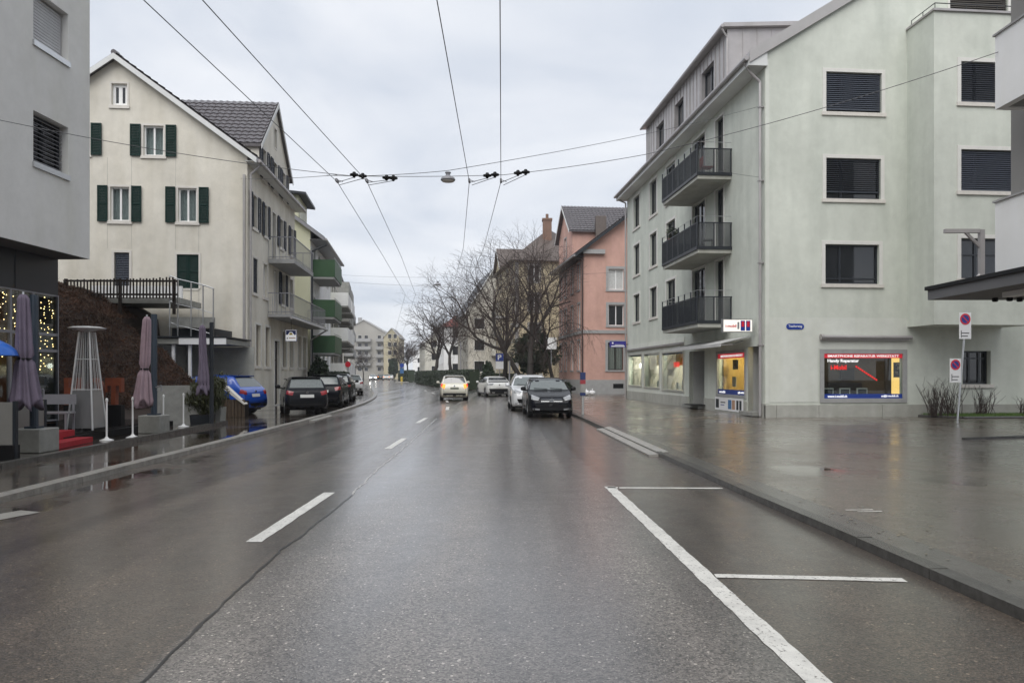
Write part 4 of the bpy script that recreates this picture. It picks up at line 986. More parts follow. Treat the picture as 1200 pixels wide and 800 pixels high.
b.quad(K1.P(0, zb_, 0), K1.P(0, 16, 0), K1.P(0, 16, -10), K1.P(0, zb_, -10)); b.quad(K1.P(0, zb_, 0), K1.P(0, zb_, -10), K1.P(-50, zb_, -10), K1.P(-50, zb_, 0), 2)
b.quad(K1.P(-16, zb_, -.5), K1.P(-.1, zb_, -.5), K1.P(-.1, 16, -.5), K1.P(-16, 16, -.5), 1); b.quad(K1.P(0, 16, 0), K1.P(-16, 16, 0), K1.P(-16, 16, -10), K1.P(0, 16, -10))
b.build('wall', [M_grey, M_room, mat('soffit_grey', (.12, .12, .12), .7)], kb)
zf = K0.pix(60, 345)[1]
b = MB(); b.fbox(K0, -48, 0, zf, zb_ - .002, -.3, 0); b.fbox(K0, -48, -5, .1, zf, -.3, -.02); b.build('fascia', mat('fascia_navy', (.018, .021, .028), .35), kb)
for u in (-1.55, -3.1, -4.7): K0.ub('fascia_joint', kb, M_anth, u - .015, u + .015, zf + .02, zb_ - .02, .0, .012)
K0.ub('side_wall', kb, M_anth, -.06, 0, .1, zf, -8, 0)
M_glow = emis('fairy_bulb', (1, .68, .28), 6); M_warm = mat('warm_curtain', (.16, .08, .04), .9, .3, 5)
px_l = [K0.pix(p, 400)[0] for p in (-20, 13, 39.5, 69)]
zmid, zmid2, zlo = K0.pix(60, 392)[1], K0.pix(60, 411)[1], K0.pix(60, 440)[1]
for (a, c) in ((px_l[0] - 1.2, px_l[0]), (px_l[0], px_l[1]), (px_l[1], px_l[2]), (px_l[2], px_l[3])):
    for z0, z1 in ((.4, zmid2), (zmid2, zmid), (zmid, zf)):
        mb = MB(); fw = .035
        mb.fbox(K0, a, a + fw, z0, z1, -.08, 0); mb.fbox(K0, c - fw, c, z0, z1, -.08, 0); mb.fbox(K0, a + fw, c - fw, z0, z0 + fw, -.08, 0); mb.fbox(K0, a + fw, c - fw, z1 - fw, z1, -.08, 0)
        w = mb.build('window', M_slat_l, kb); K0.ub('pane', w, M_clear, a + .02, c - .02, z0 + .02, z1 - .02, -.05, -.042)
    fl = MB(); r_ = random.Random(int(a * 100)); n = int((c - a) / .14)
    for i in range(n + 1):
        u = a + .1 + (c - a - .1) * i / max(1, n)
        for j in range(26):
            if r_.random() < .58: continue
            z = zf - .1 - j * (zf - 1.75) / 26 + r_.uniform(-.02, .02); s_ = r_.uniform(.010, .015)
            p = K0.P(u + r_.uniform(-.03, .03), z, -.09 + r_.uniform(-.02, .02))
            fl.add([p + Vector(v) * s_ for v in ((1, 0, 0), (-1, 0, 0), (0, 1, 0), (0, -1, 0), (0, 0, 1), (0, 0, -1))], [(0, 2, 4), (2, 1, 4), (1, 3, 4), (3, 0, 4), (2, 0, 5), (1, 2, 5), (3, 1, 5), (0, 3, 5)])
    tag(fl.build('fairy_lights', M_glow, kb), kind='stuff')
b = MB(); P = K0.P
b.quad(P(-14, .3, -1.0), P(-.1, .3, -1.0), P(-.1, zf, -1.0), P(-14, zf, -1.0)); b.quad(P(-14, .35, 0), P(0, .35, 0), P(0, .35, -1), P(-14, .35, -1)); b.build('room_lining', M_warm, kb)
K0.ub('door', kb, M_wood2, px_l[2] + .25, px_l[3] - .12, .42, zlo, -.35, -.3)

# ---- beige house with gable to the camera (left)
H = Bld('gabled_house', 'beige rendered house with green shutters, tiled cross gable and iron balconies', 'building', -11.05, 31, -.08, 'L', 9.3, 10.5)
GE, GS = H.E, H.S; he, zr = 10.75, 14.55
wk = dict(frame=M_wframe, surround=M_sill, sw=.09, sill=M_sill, curtain=True, rev=.14)
window_ = lambda u0, u1, z0, z1, **k: H.he.append(window(GE, H.root, u0, u1, z0, z1, **k))
window_(-5.45, -4.83, 12.65, 13.55, frame=M_wframe, surround=M_sill, sw=.07, sill=M_sill, split=(.5,), fw=.12)
window_(-4.18, -3.38, 10.62, 11.85, shutter=M_shut, **wk); window_(-7.15, -6.35, 10.62, 11.85, shutter=M_shut, **wk)
window_(-5.5, -4.75, 7.9, 9.3, shutter=M_shut, **wk); window_(-2.8, -2.05, 7.9, 9.3, shutter=M_shut, **wk); window_(-8.2, -7.4, 7.9, 9.3, shutter=M_shut, **wk)
window_(-5.35, -4.75, 4.5, 6.6, surround=M_sill, sw=.1, blind=M_slat, blindfrac=.95, name='balcony_door'); window_(-2.85, -1.97, 5.15, 6.55, surround=M_sill, sw=.08, closed=M_shut)
sk = dict(surround=M_sill, sw=.09, sill=M_sill, rev=.16)
for t0, t1 in ((.75, 1.5), (2.75, 3.3), (5.75, 6.5), (8.2, 8.9)): H.ws(t0, t1, 7.9, 9.3, shutter=M_shutb, **sk)
H.ws(4.3, 4.95, 6.95, 9.3, name='balcony_door', surround=M_sill, sw=.09)
for t0, t1 in ((.85, 1.6), ): H.ws(t0, t1, 5.1, 6.6, closed=M_shutb, **sk)
H.ws(2.6, 3.3, 5.1, 6.6, frame=M_wframe, **sk); H.ws(4.6, 5.4, 4.35, 6.6, name='balcony_door', frame=M_wframe, surround=M_sill, sw=.09); H.ws(6.1, 6.9, 5.1, 6.6, shutter=M_shutb, **sk)
H.ws(8.1, 8.8, 5.1, 6.6, **sk)
M_blindbeige = mat('beige_roller_blind', (.36, .33, .28), .8, .1)
def gfw(t0, t1, z0=1.95, z1=3.75): H.ws(t0, t1, z0, z1, surround=M_surr, sw=.1, sill=M_sill, mull=0, pm=M_blindbeige, frame=M_blindbeige)
for t0 in (1.3, 2.95, 6.4, 8.1): gfw(t0, t0 + .85)
H.ws(4.7, 5.7, .12, 3.2, name='door', frame=M_wood, pm=M_slat_l, trans=.3, surround=M_surr, sw=.1)
cgw = []
for t0, t1 in ((2.35, 3.05), (4.35, 5.2), (6.3, 7.0)):
    cgw.append(window(GS, H.root, t0, t1, 10.4, 11.75, shutter=M_shutb, d=.012, **sk))
cgw.append(window(GS, H.root, 4.6, 5.1, 12.5, 13.4, surround=M_sill, sw=.07, d=.012))
H.hs += [c for c in []]
H.walls([M_beige], he, zr, ridge=5.25)
H.roof(he, zr, ov=.45, ovg=.3, m=M_tile, ridge=5.25)
H.crossgable(1.8, 7.95, 11.75, 14.55, (zr - he) / 5.25, he, M_beige, win=cgw, ov=.16)
downpipe(H.root, [H.pt(.12, -.5, 10.35), H.pt(.12, -.1, 9.95), H.pt(.12, -.1, .15)]); GE.ub('downpipe', H.root, M_zinc, -.16, -.07, .15, 9.9, .02, .11)
GE.ub('render_seam', H.root, mat('seam_grey', (.48, .46, .41), .9), -1.98, -1.96, 5.15 - 3, 7.8, 0, .004)
for u in (-5.62, -4.66, -2.9): GE.ub('render_seam', H.root, MATS['seam_grey'], u - .008, u + .008, 6.75, 10.5, 0, .004)
bars_balcony(GS, H.root, 3.5, 8.2, 6.95, 1.2, h=1.0, m=M_slat_l, pitch=.17)
# low annex with terrace balcony on top, in front of the next house
b = MB(); an = []
for t0 in (10.2, 11.55): an.append(window(GS, H.root, t0, t0 + .9, 1.95, 3.7, surround=M_surr, sw=.1, sill=M_sill, mull=0, pm=M_blindbeige, frame=M_blindbeige))
wall(b, GS, [(9.3, -.02), (12.95, -.02), (12.95, 4.25), (9.3, 4.25)], an); b.quad(H.pt(12.95, 0, 0), H.pt(12.95, 8, 0), H.pt(12.95, 8, 4.25), H.pt(12.95, 0, 4.25)); b.quad(H.pt(9.3, 0, 4.25), H.pt(12.95, 0, 4.25), H.pt(12.95, 8, 4.25), H.pt(9.3, 8, 4.25))
b.quad(H.pt(9.4, .4, 0), H.pt(12.9, .4, 0), H.pt(12.9, .4, 4.2), H.pt(9.4, .4, 4.2), 1); b.build('annex_wall', [M_beige, M_room], H.root)
bars_balcony(GS, H.root, 3.4, 13.0, 4.38, 1.05, h=.95, m=M_slat_l, pitch=.19, slabh=.14)
b = MB(); b.tube(GS.P(3.3, 4.2, 1.1), GS.P(13.2, 4.2, 1.1), .06, n=8); b.build('gutter', M_zinc, H.root); downpipe(H.root, [GS.P(13.1, 4.2, 1.1), GS.P(13.1, 3.6, .15), GS.P(13.1, .1, .15)], r=.045)
sg = thing('hanging_sign', 'square blue white and yellow sign hanging below the iron balcony', 'sign', GS.P(6.0, 3.3, .6))
FB = Face(*(GS.P(5.9, 0, .25).xy), degrees(GE.a)); b = MB(); b.fbox(FB, 0, .56, 3.22, 3.80, -.08, 0); b.build('box', M_blue, sg)
FB.ub('face', sg, emis('sign_face', (.9, .9, .9), .25, (.8, .8, .8)), .02, .54, 3.24, 3.78, .003, .007)
b = MB()
b.poly([FB.P(.04, 3.76, .01), FB.P(.04, 3.54, .01), FB.P(.12, 3.54, .01), FB.P(.22, 3.68, .01), FB.P(.34, 3.68, .01), FB.P(.44, 3.54, .01), FB.P(.52, 3.54, .01), FB.P(.52, 3.76, .01)]); b.build('print', M_blue, sg)
b = MB(); b.poly([FB.P(.28 + .085 * cos(t), 3.54 + .11 * sin(t), .014) for t in np.linspace(0, pi, 9)]); b.build('print', mat('print_yellow', (.8, .62, .03), .5), sg)
FB.ub('print', sg, mat('print_orange', (.75, .3, .08), .5), .18, .5, 3.36, 3.40, .008, .011); b = MB(); b.poly([FB.P(.06, 3.34, .01), FB.P(.14, 3.34, .01), FB.P(.1, 3.43, .01)]); b.build('print', M_anth, sg)
b = MB(); b.tube(FB.P(.28, 3.8, -.04), FB.P(.28, 4.22, -.04), .015); b.build('bracket', M_anth, sg)
# tall red geraniums spots on the annex balcony
b = MB(); b.box(-.3, .3, -.1, .1, 0, .18); o = b.build('flower_box', mat('flower_red', (.45, .05, .07), .7), None, GS.P(5.4, 4.39, .85)); o.rotation_euler.z = GS.a
tag(o, 'red flower box standing on the iron annex balcony', 'flower box')

# ---- house with green balconies behind it
L3 = Bld('balcony_house', 'pale yellow house with dark roof and solid green balconies', 'building', -12.0, 44.2, -.13, 'L', 10.5, 9)
for i in range(3):
    z = 2.1 + i * 2.9
    for t0 in (1.2, 3.6, 5.9, 8.1): L3.ws(t0, t0 + .9, z - .2, z + 1.3, frame=M_dframe, surround=M_surr, sw=.07)
L3.walls([M_white, M_lime], 10.2, 13.5, mi_s=0, mi_e=1)
L3.roof(10.2, 13.5, ov=.85, ovg=.3, m=M_anth, soffit=M_slat_l, tiled=False)
for i, z in enumerate((2.95, 5.1, 7.5)):
    panel_balcony(L3.S, L3.root, .25, 4.4, z, 1.35, M_ggreen, h=.95, slabm=M_stone)
downpipe(L3.root, [L3.pt(-.05, -.95, 9.3), L3.pt(-.06, -.1, 8.9), L3.pt(-.06, -.1, .1)], M_anth, .06)
dq0 = L3.pt(2.0, 1.2, 0); b = MB()
for t in (2.0, 5.6): b.poly([L3.pt(t, 1.0, 10.7), L3.pt(t, 1.0, 12.7), L3.pt(t, 4.2, 12.9), L3.pt(t, 4.2, 10.7)])
b.quad(L3.pt(2, 1, 10.6), L3.pt(5.6, 1, 10.6), L3.pt(5.6, 1, 12.7), L3.pt(2, 1, 12.7)); dmr = b.build('dormer', M_lime, L3.root)
b = MB(); lo = [L3.pt(1.6, .5, 12.65), L3.pt(6.0, .5, 12.65), L3.pt(6.0, 4.6, 13.0), L3.pt(1.6, 4.6, 13.0)]; b.hexa(lo + [p + Vector((0, 0, .15)) for p in lo]); b.build('dormer_roof', M_anth, dmr)
FD = Face(*(L3.pt(0, 1.0, 0).xy), degrees(L3.S.a)); window(FD, dmr, 2.6, 3.6, 11.2, 12.3, frame=M_wframe, d=.15); window(FD, dmr, 4.1, 5.1, 11.2, 12.3, frame=M_wframe, d=.15)

def block(name, label, x, y, h, side, L_, D_, ze, mats, floors, zf0, fh, tl, bal=None, flat=True, zr=None, roofm=M_tile2, ebal=None, winw=1.0, winh=1.35, wm=M_dframe, group=None, we=(), mi=(0, 0), balu=None, balh=1.0, bal_out=1.3):
    B = Bld(name, label, 'building', x, y, h, side, L_, D_, group=group)
    for i in range(floors):
        z = zf0 + i * fh
        for t in tl: B.ws(t, t + winw, z, z + winh, frame=wm, surround=M_surr, sw=.07)
        for t in we: B.we(t, t + winw, z, z + winh, frame=wm, surround=M_surr, sw=.07)
    B.walls(mats, ze, zr, mi_s=mi[0], mi_e=mi[1])
    if flat:
        b = MB(); lo = [B.pt(-.2, -.2, ze), B.pt(L_ + .2, -.2, ze), B.pt(L_ + .2, D_ + .2, ze), B.pt(-.2, D_ + .2, ze)]; b.hexa(lo + [p + Vector((0, 0, .25)) for p in lo]); b.build('roof', M_stone, B.root)
    else: B.roof(ze, zr, m=roofm, tiled=False)
    if bal:
        for i in range(floors):
            for (t0, t1) in (balu or ((L_ * .1, L_ * .9),)):
                a, c = B.su_(t0, t1); panel_balcony(B.S, B.root, a, c, zf0 - .9 + i * fh, bal_out, bal, h=balh, slabm=M_conc, toprail=False)
    return B
block('apartment_block', 'flat-roofed block with long white balconies past the green balconies', -14.3, 57.6, -.17, 'L', 13, 11, 10.2, [M_cream], 3, 2.4, 2.75, (1, 4, 7, 10), bal=M_white, balu=((.2, 5.6), (6.6, 12.4)), winw=1.8, balh=.95, bal_out=1.5)
block('apartment_block', 'grey flat-roofed block with stacked concrete balconies further along the bend', -17.5, 73.5, -.18, 'L', 16, 12, 12.3, [M_stone], 4, 2.4, 2.75, (1, 4.5, 8, 11.5), bal=M_conc, balu=((.2, 6), (8, 14)), winw=1.8)
block('apartment_block', 'pale block with grey balconies before the far crossing', -23.6, 104, -.19, 'L', 20, 12, 12.0, [M_cream], 4, 2.4, 2.75, (1, 5, 9, 13, 17), bal=M_stone, balu=((.2, 8), (10, 18)), winw=1.8)
block('apartment_block', 'low cream block along the far end of the street', -32.8, 150, -.2, 'L', 26, 12, 10.0, [M_cream], 3, 2.4, 2.75, (2, 7, 12, 17, 22), flat=False, zr=13.5, winw=1.5)
# far building facing the camera
FBld = block('far_apartment_house', 'tall pale apartment house with broken tiled roof closing the street', -42.5, 258, -.04, 'L', 14, 18, 15.2, [M_yellow, mat('far_grey_plaster', (.40, .385, .35), .9, .12, .3)], 5, 2.6, 2.75, (2, 6, 10), flat=False, zr=20.4, we=(1.2, 3.0, 7.5, 9.7, 13.5), mi=(0, 1), winw=1.2)
for i in range(4):
    for q0, q1 in ((1.0, 4.6), (6.4, 11.6), (13.0, 17.4)): a, c = FBld.eu_(q0, q1); panel_balcony(FBld.E, FBld.root, a, c, 4.6 + i * 2.75, 1.3, M_stone, toprail=False)
b = MB(); p = FBld.pt(1, 10.5, 19.6); b.box(p.x - .6, p.x + .6, p.y, p.y + 1, p.z - 1, p.z + 1.6); b.build('chimney', M_stone, FBld.root)
FB2 = block('far_apartment_house', 'yellowish far house with regular windows beside the closing apartment house', -38.0, 250, -.04, 'L', 16, 5.2, 14.2, [mat('far_yellow_plaster', (.46, .41, .28), .9, .1, .3)], 5, 2.6, 2.75, (2, 6, 10), flat=False, zr=17, we=(.8, 2.6, ), winw=1.1)
block('far_white_house', 'small white house seen between the far street trees', -31.0, 232, -.08, 'R', 12, 10, 8, [M_white], 2, 2.4, 2.75, (2, 6), flat=False, zr=11.5, we=(1.5, 5))

# ---- pink house (right)
K = Bld('pink_house', 'salmon pink house with grey stone window surrounds and tiled gable roof', 'building', 5.47, 56.7, -.12, 'R', 10.3, 9.2)
ph = 11.1; pz = 14.6
pk = dict(surround=M_stone, sw=.2, sill=M_stone, rev=.18)
for z0, z1 in ((7.9, 9.75), (5.15, 7.0)):
    K.we(1.95, 3.15, z0 + .15, z1 - .1, frame=M_wframe, pm=None if z0 < 7 else M_curt, **pk)
K.we(1.9, 3.1, 1.9, 4.0, frame=M_wood, curtain=mat('curtain_warm', (.55, .5, .45), .9), trans=.05, **pk)
K.we(5.6, 6.8, 8.05, 9.65, frame=M_wframe, **pk); K.we(5.6, 6.8, 5.3, 6.9, frame=M_wframe, **pk); K.we(5.6, 6.8, 1.9, 4, frame=M_wood, **pk)
for z0, z1 in ((8.2, 10.2), (5.2, 7.1), (1.9, 4.2)):
    for t in (1.3, 4.0, 6.7, 8.9): K.ws(t, t + .85, z0, z1, frame=M_wframe, surround=M_stone, sw=.14, sill=M_stone)
K.walls([M_pink], ph, pz)
K.roof(ph, pz, ov=.75, ovg=.55, m=M_tile, soffit=M_dframe)
K.crossgable(4.3, 10.25, 13.5, 15.9, (pz - ph) / 4.6, ph, M_pink, win=[window(K.S, K.root, *K.su_(6.8, 7.7), 11.6, 13.2, frame=M_wframe, surround=M_stone, sw=.12, d=.012)])
b = MB(); b.fbox(K.E, -.02, 9.2, -.02, 1.15, 0, .05); b.fbox(K.S, -10.3, .049, -.02, 1.15, 0, .05); b.build('plinth', M_stone, K.root)
b = MB(); b.fbox(K.E, -.02, 9.2, 4.7, 4.95, 0, .09); b.fbox(K.S, -10.3, .089, 4.7, 4.95, 0, .09); b.build('string_course', M_stone, K.root)
b = MB(); b.fbox(K.E, -.1, 1.6, ph - .35, ph - .02, 0, .35); b.build('cornice_return', M_stone, K.root)
K.E.ub('cellar_vent', K.root, M_black, 2.3, 3.1, .5, .85, .05, .06)
b = MB(); p = K.pt(3.4, 2.2, 12.9); b.box(p.x - .42, p.x + .42, p.y, p.y + .8, p.z - .5, p.z + 1.55); b.build('chimney', M_tile2, K.root)
downpipe(K.root, [K.pt(-.1, -.7, ph - .5), K.pt(-.1, -.12, ph - .9), K.pt(-.1, -.12, .1)], mat('pipe_brown', (.06, .035, .03), .5), .055)
# ---- yellow villa, grey gabled house, red roof house further along
Y1 = Bld('yellow_villa', 'ochre villa with hipped brown roof, corner gable and tall chimney behind bare trees', 'building', .3, 73.5, -.17, 'R', 13, 8.5)
for i in range(4):
    z = 1.9 + i * 2.95
    for t in (1.4, 4.4, 8.8, 11): Y1.ws(t, t + 1.0, z, z + 1.75, frame=M_dframe, surround=M_stone, sw=.12)
    for t in (1.4, 5.0): Y1.we(t, t + 1.1, z, z + 1.75, frame=M_wframe, surround=M_stone, sw=.15)
Y1.walls([M_yellow], 12.9, None)
b = MB(); e = [Y1.pt(-.6, -.6, 12.8), Y1.pt(13.6, -.6, 12.8), Y1.pt(13.6, 9.1, 12.8), Y1.pt(-.6, 9.1, 12.8)]; rd = [Y1.pt(3.8, 4.2, 16.8), Y1.pt(9.2, 4.2, 16.8)]
b.add(e + rd, [(0, 1, 5, 4), (1, 2, 5), (2, 3, 4, 5), (3, 0, 4), (3, 2, 1, 0)]); yr = b.build('roof', M_tile2, Y1.root)
b = MB(); p = Y1.pt(2.2, 3.75, 14.8); b.box(p.x - .45, p.x + .45, p.y, p.y + .9, p.z - .8, p.z + 2.6); b.box(p.x - .52, p.x + .52, p.y - .07, p.y + .97, p.z + 2.6, p.z + 2.8); b.lathe((p.x, p.y + .45, p.z + 2.8), [(.15, 0), (.15, .5)], 8); b.build('chimney', mat('chimney_brick', (.20, .12, .085), .8), Y1.root)
Y1.crossgable(8.2, 12.8, 13.4, 15.6, .95, 12.8, M_yellow, roofm=M_tile2, tiled=False)
a, c = Y1.su_(3.6, 6.2); bars_balcony(Y1.S, Y1.root, a, c, 7.6, 1.2, m=M_anth, pitch=.25)
Y1.E.ub('corner_quoin', Y1.root, M_stone, 0, .35, .1, 12.7, 0, .04)
W1 = block('gabled_townhouse', 'cream townhouse with steep dark roof and open balconies behind the trees', -5.7, 97, -.18, 'R', 13, 6.4, 10.2, [mat('townhouse_plaster', (.56, .53, .46), .9, .15, .6)], 3, 1.9, 2.8, (1.5, 5.0, 8.5), flat=False, zr=15.2, roofm=M_anth, we=(.8, 3.6), winw=1.3)
for i in range(3): panel_balcony(W1.E, W1.root, 3.0, 6.2, 4.1 + i * 2.8, 1.3, M_cream, toprail=False)
def hiproof(B, ze, zr, m, ov=.6):
    L_, D_ = B.L, B.D; k = min(L_, D_) / 2
    b = MB(); e = [B.pt(-ov, -ov, ze), B.pt(L_ + ov, -ov, ze), B.pt(L_ + ov, D_ + ov, ze), B.pt(-ov, D_ + ov, ze)]
    rd = [B.pt(k * .8, D_ / 2, zr), B.pt(L_ - k * .8, D_ / 2, zr)]; b.add(e + rd, [(0, 1, 5, 4), (1, 2, 5), (2, 3, 4, 5), (3, 0, 4), (3, 2, 1, 0)]); return b.build('hip_roof', m, B.root)
R1 = block('red_roof_house', 'white house with a red tiled roof beyond the cream townhouse', -11.0, 120, -.18, 'R', 14, 11, 9.0, [M_white], 3, 1.9, 2.8, (1.5, 5.0, 8.5), flat=True, we=(1.4, 5.0, 8.0), winw=1.2)
hiproof(R1, 9.25, 13.6, M_redroof)
b = MB(); p = R1.pt(5, 7.5, 11.5); b.box(p.x - .6, p.x + .6, p.y, p.y + 1, p.z, p.z + 2.6); b.build('chimney', M_tile2, R1.root)
block('grey_house', 'grey house half hidden by bare trees near the end of the street', -18.5, 158, -.2, 'R', 16, 11, 8.5, [M_cream], 3, 1.9, 2.7, (1.5, 5, 8.5), flat=False, zr=13, roofm=M_tile2, we=(1.4, 5, 8))

# ------------------------------------------------------------------ bank, fence, stairs, carport beside the beige house
def bank_z(x, y):
    up = min(1, max(0, (y - 21.6) / 5.2)); up = up * up * (3 - 2 * up)
    cr = float(np.interp(x, [-26, -17, -16, -15, -14, -13, -12, -11.2, -10.7], [5.0, 4.95, 4.55, 4.1, 3.45, 2.75, 1.9, 1.1, .3]))
    if y > 26.6 and x > -14.4: cr *= max(.1, 1 - (y - 26.6) * .5)
    return .25 + (cr - .25) * up + (.30 * mnoise.noise((x * .7, y * .7, 2)) + .12 * mnoise.noise((x * 2.3, y * 2.3, 5))) * up
b = MB(); nx, ny = 44, 36; X0, X1, Y0, Y1_ = -26, -10.3, 21.4, 30.6; vs = []
for j in range(ny + 1):
    for i in range(nx + 1): x = X0 + (X1 - X0) * i / nx; y = Y0 + (Y1_ - Y0) * j / ny; vs.append((x, y, bank_z(x, y) - (.2 if x > -10.9 else 0)))
b.add(vs, [(j * (nx + 1) + i, j * (nx + 1) + i + 1, (j + 1) * (nx + 1) + i + 1, (j + 1) * (nx + 1) + i) for j in range(ny) for i in range(nx)])
tag(b.build('bank', M_earth, smooth=True), kind='structure')
b = MB(); r_ = random.Random(5)
for i in range(42000):
    x, y = r_.uniform(-19, -10.9), r_.uniform(21.5, 28.6); z = bank_z(x, y)
    if z < .5: continue
    p = Vector((x, y, z + r_.uniform(0, .1))); a = Vector((r_.gauss(0, 1), r_.gauss(0, 1), r_.gauss(.4, .8))).normalized(); e = a.cross(Vector((r_.gauss(0, 1), r_.gauss(0, 1), 0))).normalized(); s = r_.uniform(.03, .11); a = (a * .7 + Vector((.1, -.45, -.6))).normalized(); e = a.cross(Vector((r_.gauss(0, 1), r_.gauss(0, 1), .3))).normalized()
    b.add([p - a * s, p + e * s * .16, p + a * s, p - e * s * .16], [(0, 1, 2, 3)])
tag(b.build('ground_cover', M_rust), 'dense rusty brown dry ground cover over the bank', 'ground cover', kind='stuff')
b = MB(); r_ = random.Random(15)
for i in range(1500):
    x, y = r_.uniform(-17.5, -11.2), r_.uniform(22, 27.4); z = bank_z(x, y)
    if z < .6: continue
    p = Vector((x, y, z)); d = Vector((r_.gauss(0, .5), r_.gauss(-.3, .4), r_.uniform(.3, 1))).normalized(); l = r_.uniform(.15, .5); m_ = p + d * l * .5; e = m_ + (d + Vector((r_.gauss(0, .4), -.2, -.5))).normalized() * l * .5
    b.tube(p, m_, .006, .004, 3, caps=False); b.tube(m_, e, .004, .002, 3, caps=False)
tag(b.build('dry_stems', mat('dry_stem', (.16, .11, .075), .8, .4, 3)), 'thin dry stems bristling out of the brown bank', 'dry stems', kind='stuff')
# picket fence along the top
FF = Face(-16.35, 27.6, 1.5); pf = thing('picket_fence', 'dark wooden picket fence on top of the brown bank', 'fence', FF.P(1, 3.9))
u0, u1 = FF.pix(76, 340)[0], FF.pix(203, 340)[0]; zt, zbm = FF.pix(140, 325)[1], FF.pix(140, 349)[1]
n = 34
for i in range(n):
    u = u0 + (u1 - u0) * i / (n - 1); hh = zt - .1 * (1 - i / n) + rng.uniform(-.03, .03)
    o = FF.ub('picket', pf, M_wood, u - .027, u + .027, zbm - .02, hh, .02, .04); o.rotation_euler.y = rng.uniform(-.02, .02)
for z in (zt - .13, zbm + .13): FF.ub('rail', pf, M_wood, u0 - .05, u1 + .15, z - .035, z + .035, -.03, .018)
for u in (u0, (u0 + u1) / 2, u1): FF.ub('post', pf, M_wood, u - .05, u + .05, zbm - .6, zt - .05, -.12, -.032)
# concrete deck of the house terrace with a dark void below, stair landing, white carport slab
CP = Face(-12.9, 28.2, 3)
b = MB(); b.fbox(CP, -3.3, .25, 4.28, 4.5, -2.3, .0); dk = tag(b.build('terrace_slab', M_conc, None, CP.P(-1, 4.3)), 'concrete terrace slab under the picket fence', 'terrace')
CP.ub('low_parapet', dk, M_white, -3.2, .2, 4.502, 4.98, -.5, -.38)
cpd = thing('carport', 'low carport with white edged flat roof beside the beige house', 'carport', CP.P(1, .1))
z1 = 2.92
b = MB(); ua, ub_ = CP.pix(186, 398)[0], CP.pix(271, 398)[0]; b.fbox(CP, ua, ub_, 2.72, 2.92, -2.4, .6); b.build('roof', M_conc, cpd)
b = MB(); um = CP.pix(236, 398)[0]; b.fbox(CP, um - .6, ub_ + .01, 2.70, 2.94, .6, .64); b.build('roof_edge', M_signwhite, cpd)
b = MB(); b.fbox(CP, ua, ub_ + .05, 2.945, 3.0, -2.4, .66); b.build('roof_felt', M_anth, cpd)
CP.ub('back_wall', cpd, M_plinth, ua, ub_ + .2, .1, 2.7, -2.3, -2.2); CP.ub('side_wall', cpd, M_plinth, ua, ua + .15, .1, 2.7, -2.2, .5)
for u in (CP.pix(209, 420)[0], CP.pix(228, 420)[0]): CP.ub('post', cpd, M_signwhite, u - .05, u + .05, .1, 2.7, .4, .5)
ld = thing('stair_landing', 'grey concrete stair landing with thin steel railing beside the terrace', 'stairs', CP.P(1, 3))
ua2, ub2 = CP.pix(199, 370)[0], CP.pix(250, 370)[0]
b = MB(); b.fbox(CP, ua2, ub2, 3.35, 3.75, -.2, .1); b.build('parapet', M_conc, ld)
b = MB(); b.fbox(CP, ua2, ub2, 3.0, 3.34, -2.2, -.2); b.build('landing', M_anth, ld)
xs = [199, 208.5, 224, 238, 250]; tops = [323, 327, 330.5, 334, 338]
pts = []
for x, y in zip(xs, tops):
    u, z = CP.pix(x, y, .2); CP.ub('post', ld, M_alu, u - .02, u + .02, 2.98, z, .18, .22); pts.append(CP.P(u, z, .2))
b = MB(); b.path(pts, .022); b.path([p - Vector((0, 0, .95)) for p in pts], .015); b.path([p - Vector((0, 0, 1.75)) for p in pts], .015); b.build('rail', M_alu, ld)
# brick-grey low wall at the foot of the bank
b = MB(); a = at(182, 460, 22.0); c = at(246, 460, 22.8); b.hexa([(a.x, a.y, .05), (c.x, c.y, .05), (c.x, c.y + .25, .05), (a.x, a.y + .25, .05), (a.x, a.y, 1.25), (c.x, c.y, 1.25), (c.x, c.y + .25, 1.25), (a.x, a.y + .25, 1.25)])
tag(b.build('low_wall', M_conc, None, (a.x, a.y, .1)), 'low grey concrete wall at the foot of the brown bank', 'wall')

# ------------------------------------------------------------------ restaurant terrace
tr = thing('terrace_deck', 'dark wet plank deck of the restaurant terrace', 'deck', (-10.5, 16, PZ))
TX = lambda y: -8.75 - .045 * (y - 12)
for i in range(20):
    o = ubox('plank', tr, M_deck, (-9.78 - .145 * i - .09, 16.9, .26), (.135, 9.6, .05), .045)
b = MB(); b.hexa([(TX(12) - .72, 12.1, .08), (-12.6, 12.1, .08), (-12.6, 21.7, .08), (TX(21.7) - .72, 21.7, .08), (TX(12) - .72, 12.1, .232), (-12.6, 12.1, .232), (-12.6, 21.7, .232), (TX(21.7) - .72, 21.7, .232)]); b.build('deck_base', M_black, tr)
for i in range(12):
    y = 10.9 + i * 1.0; ubox('edging_stone', paveL, M_kerb_r, (-8.30 - .052 * (y - 12), y + .5, .115), (.16, .985, .10), .052)
def gp(px, py, z=PZ): return gpt(px, py, z)
b1 = gpt(42, 531, PZ); b2 = gpt(179, 508, PZ)
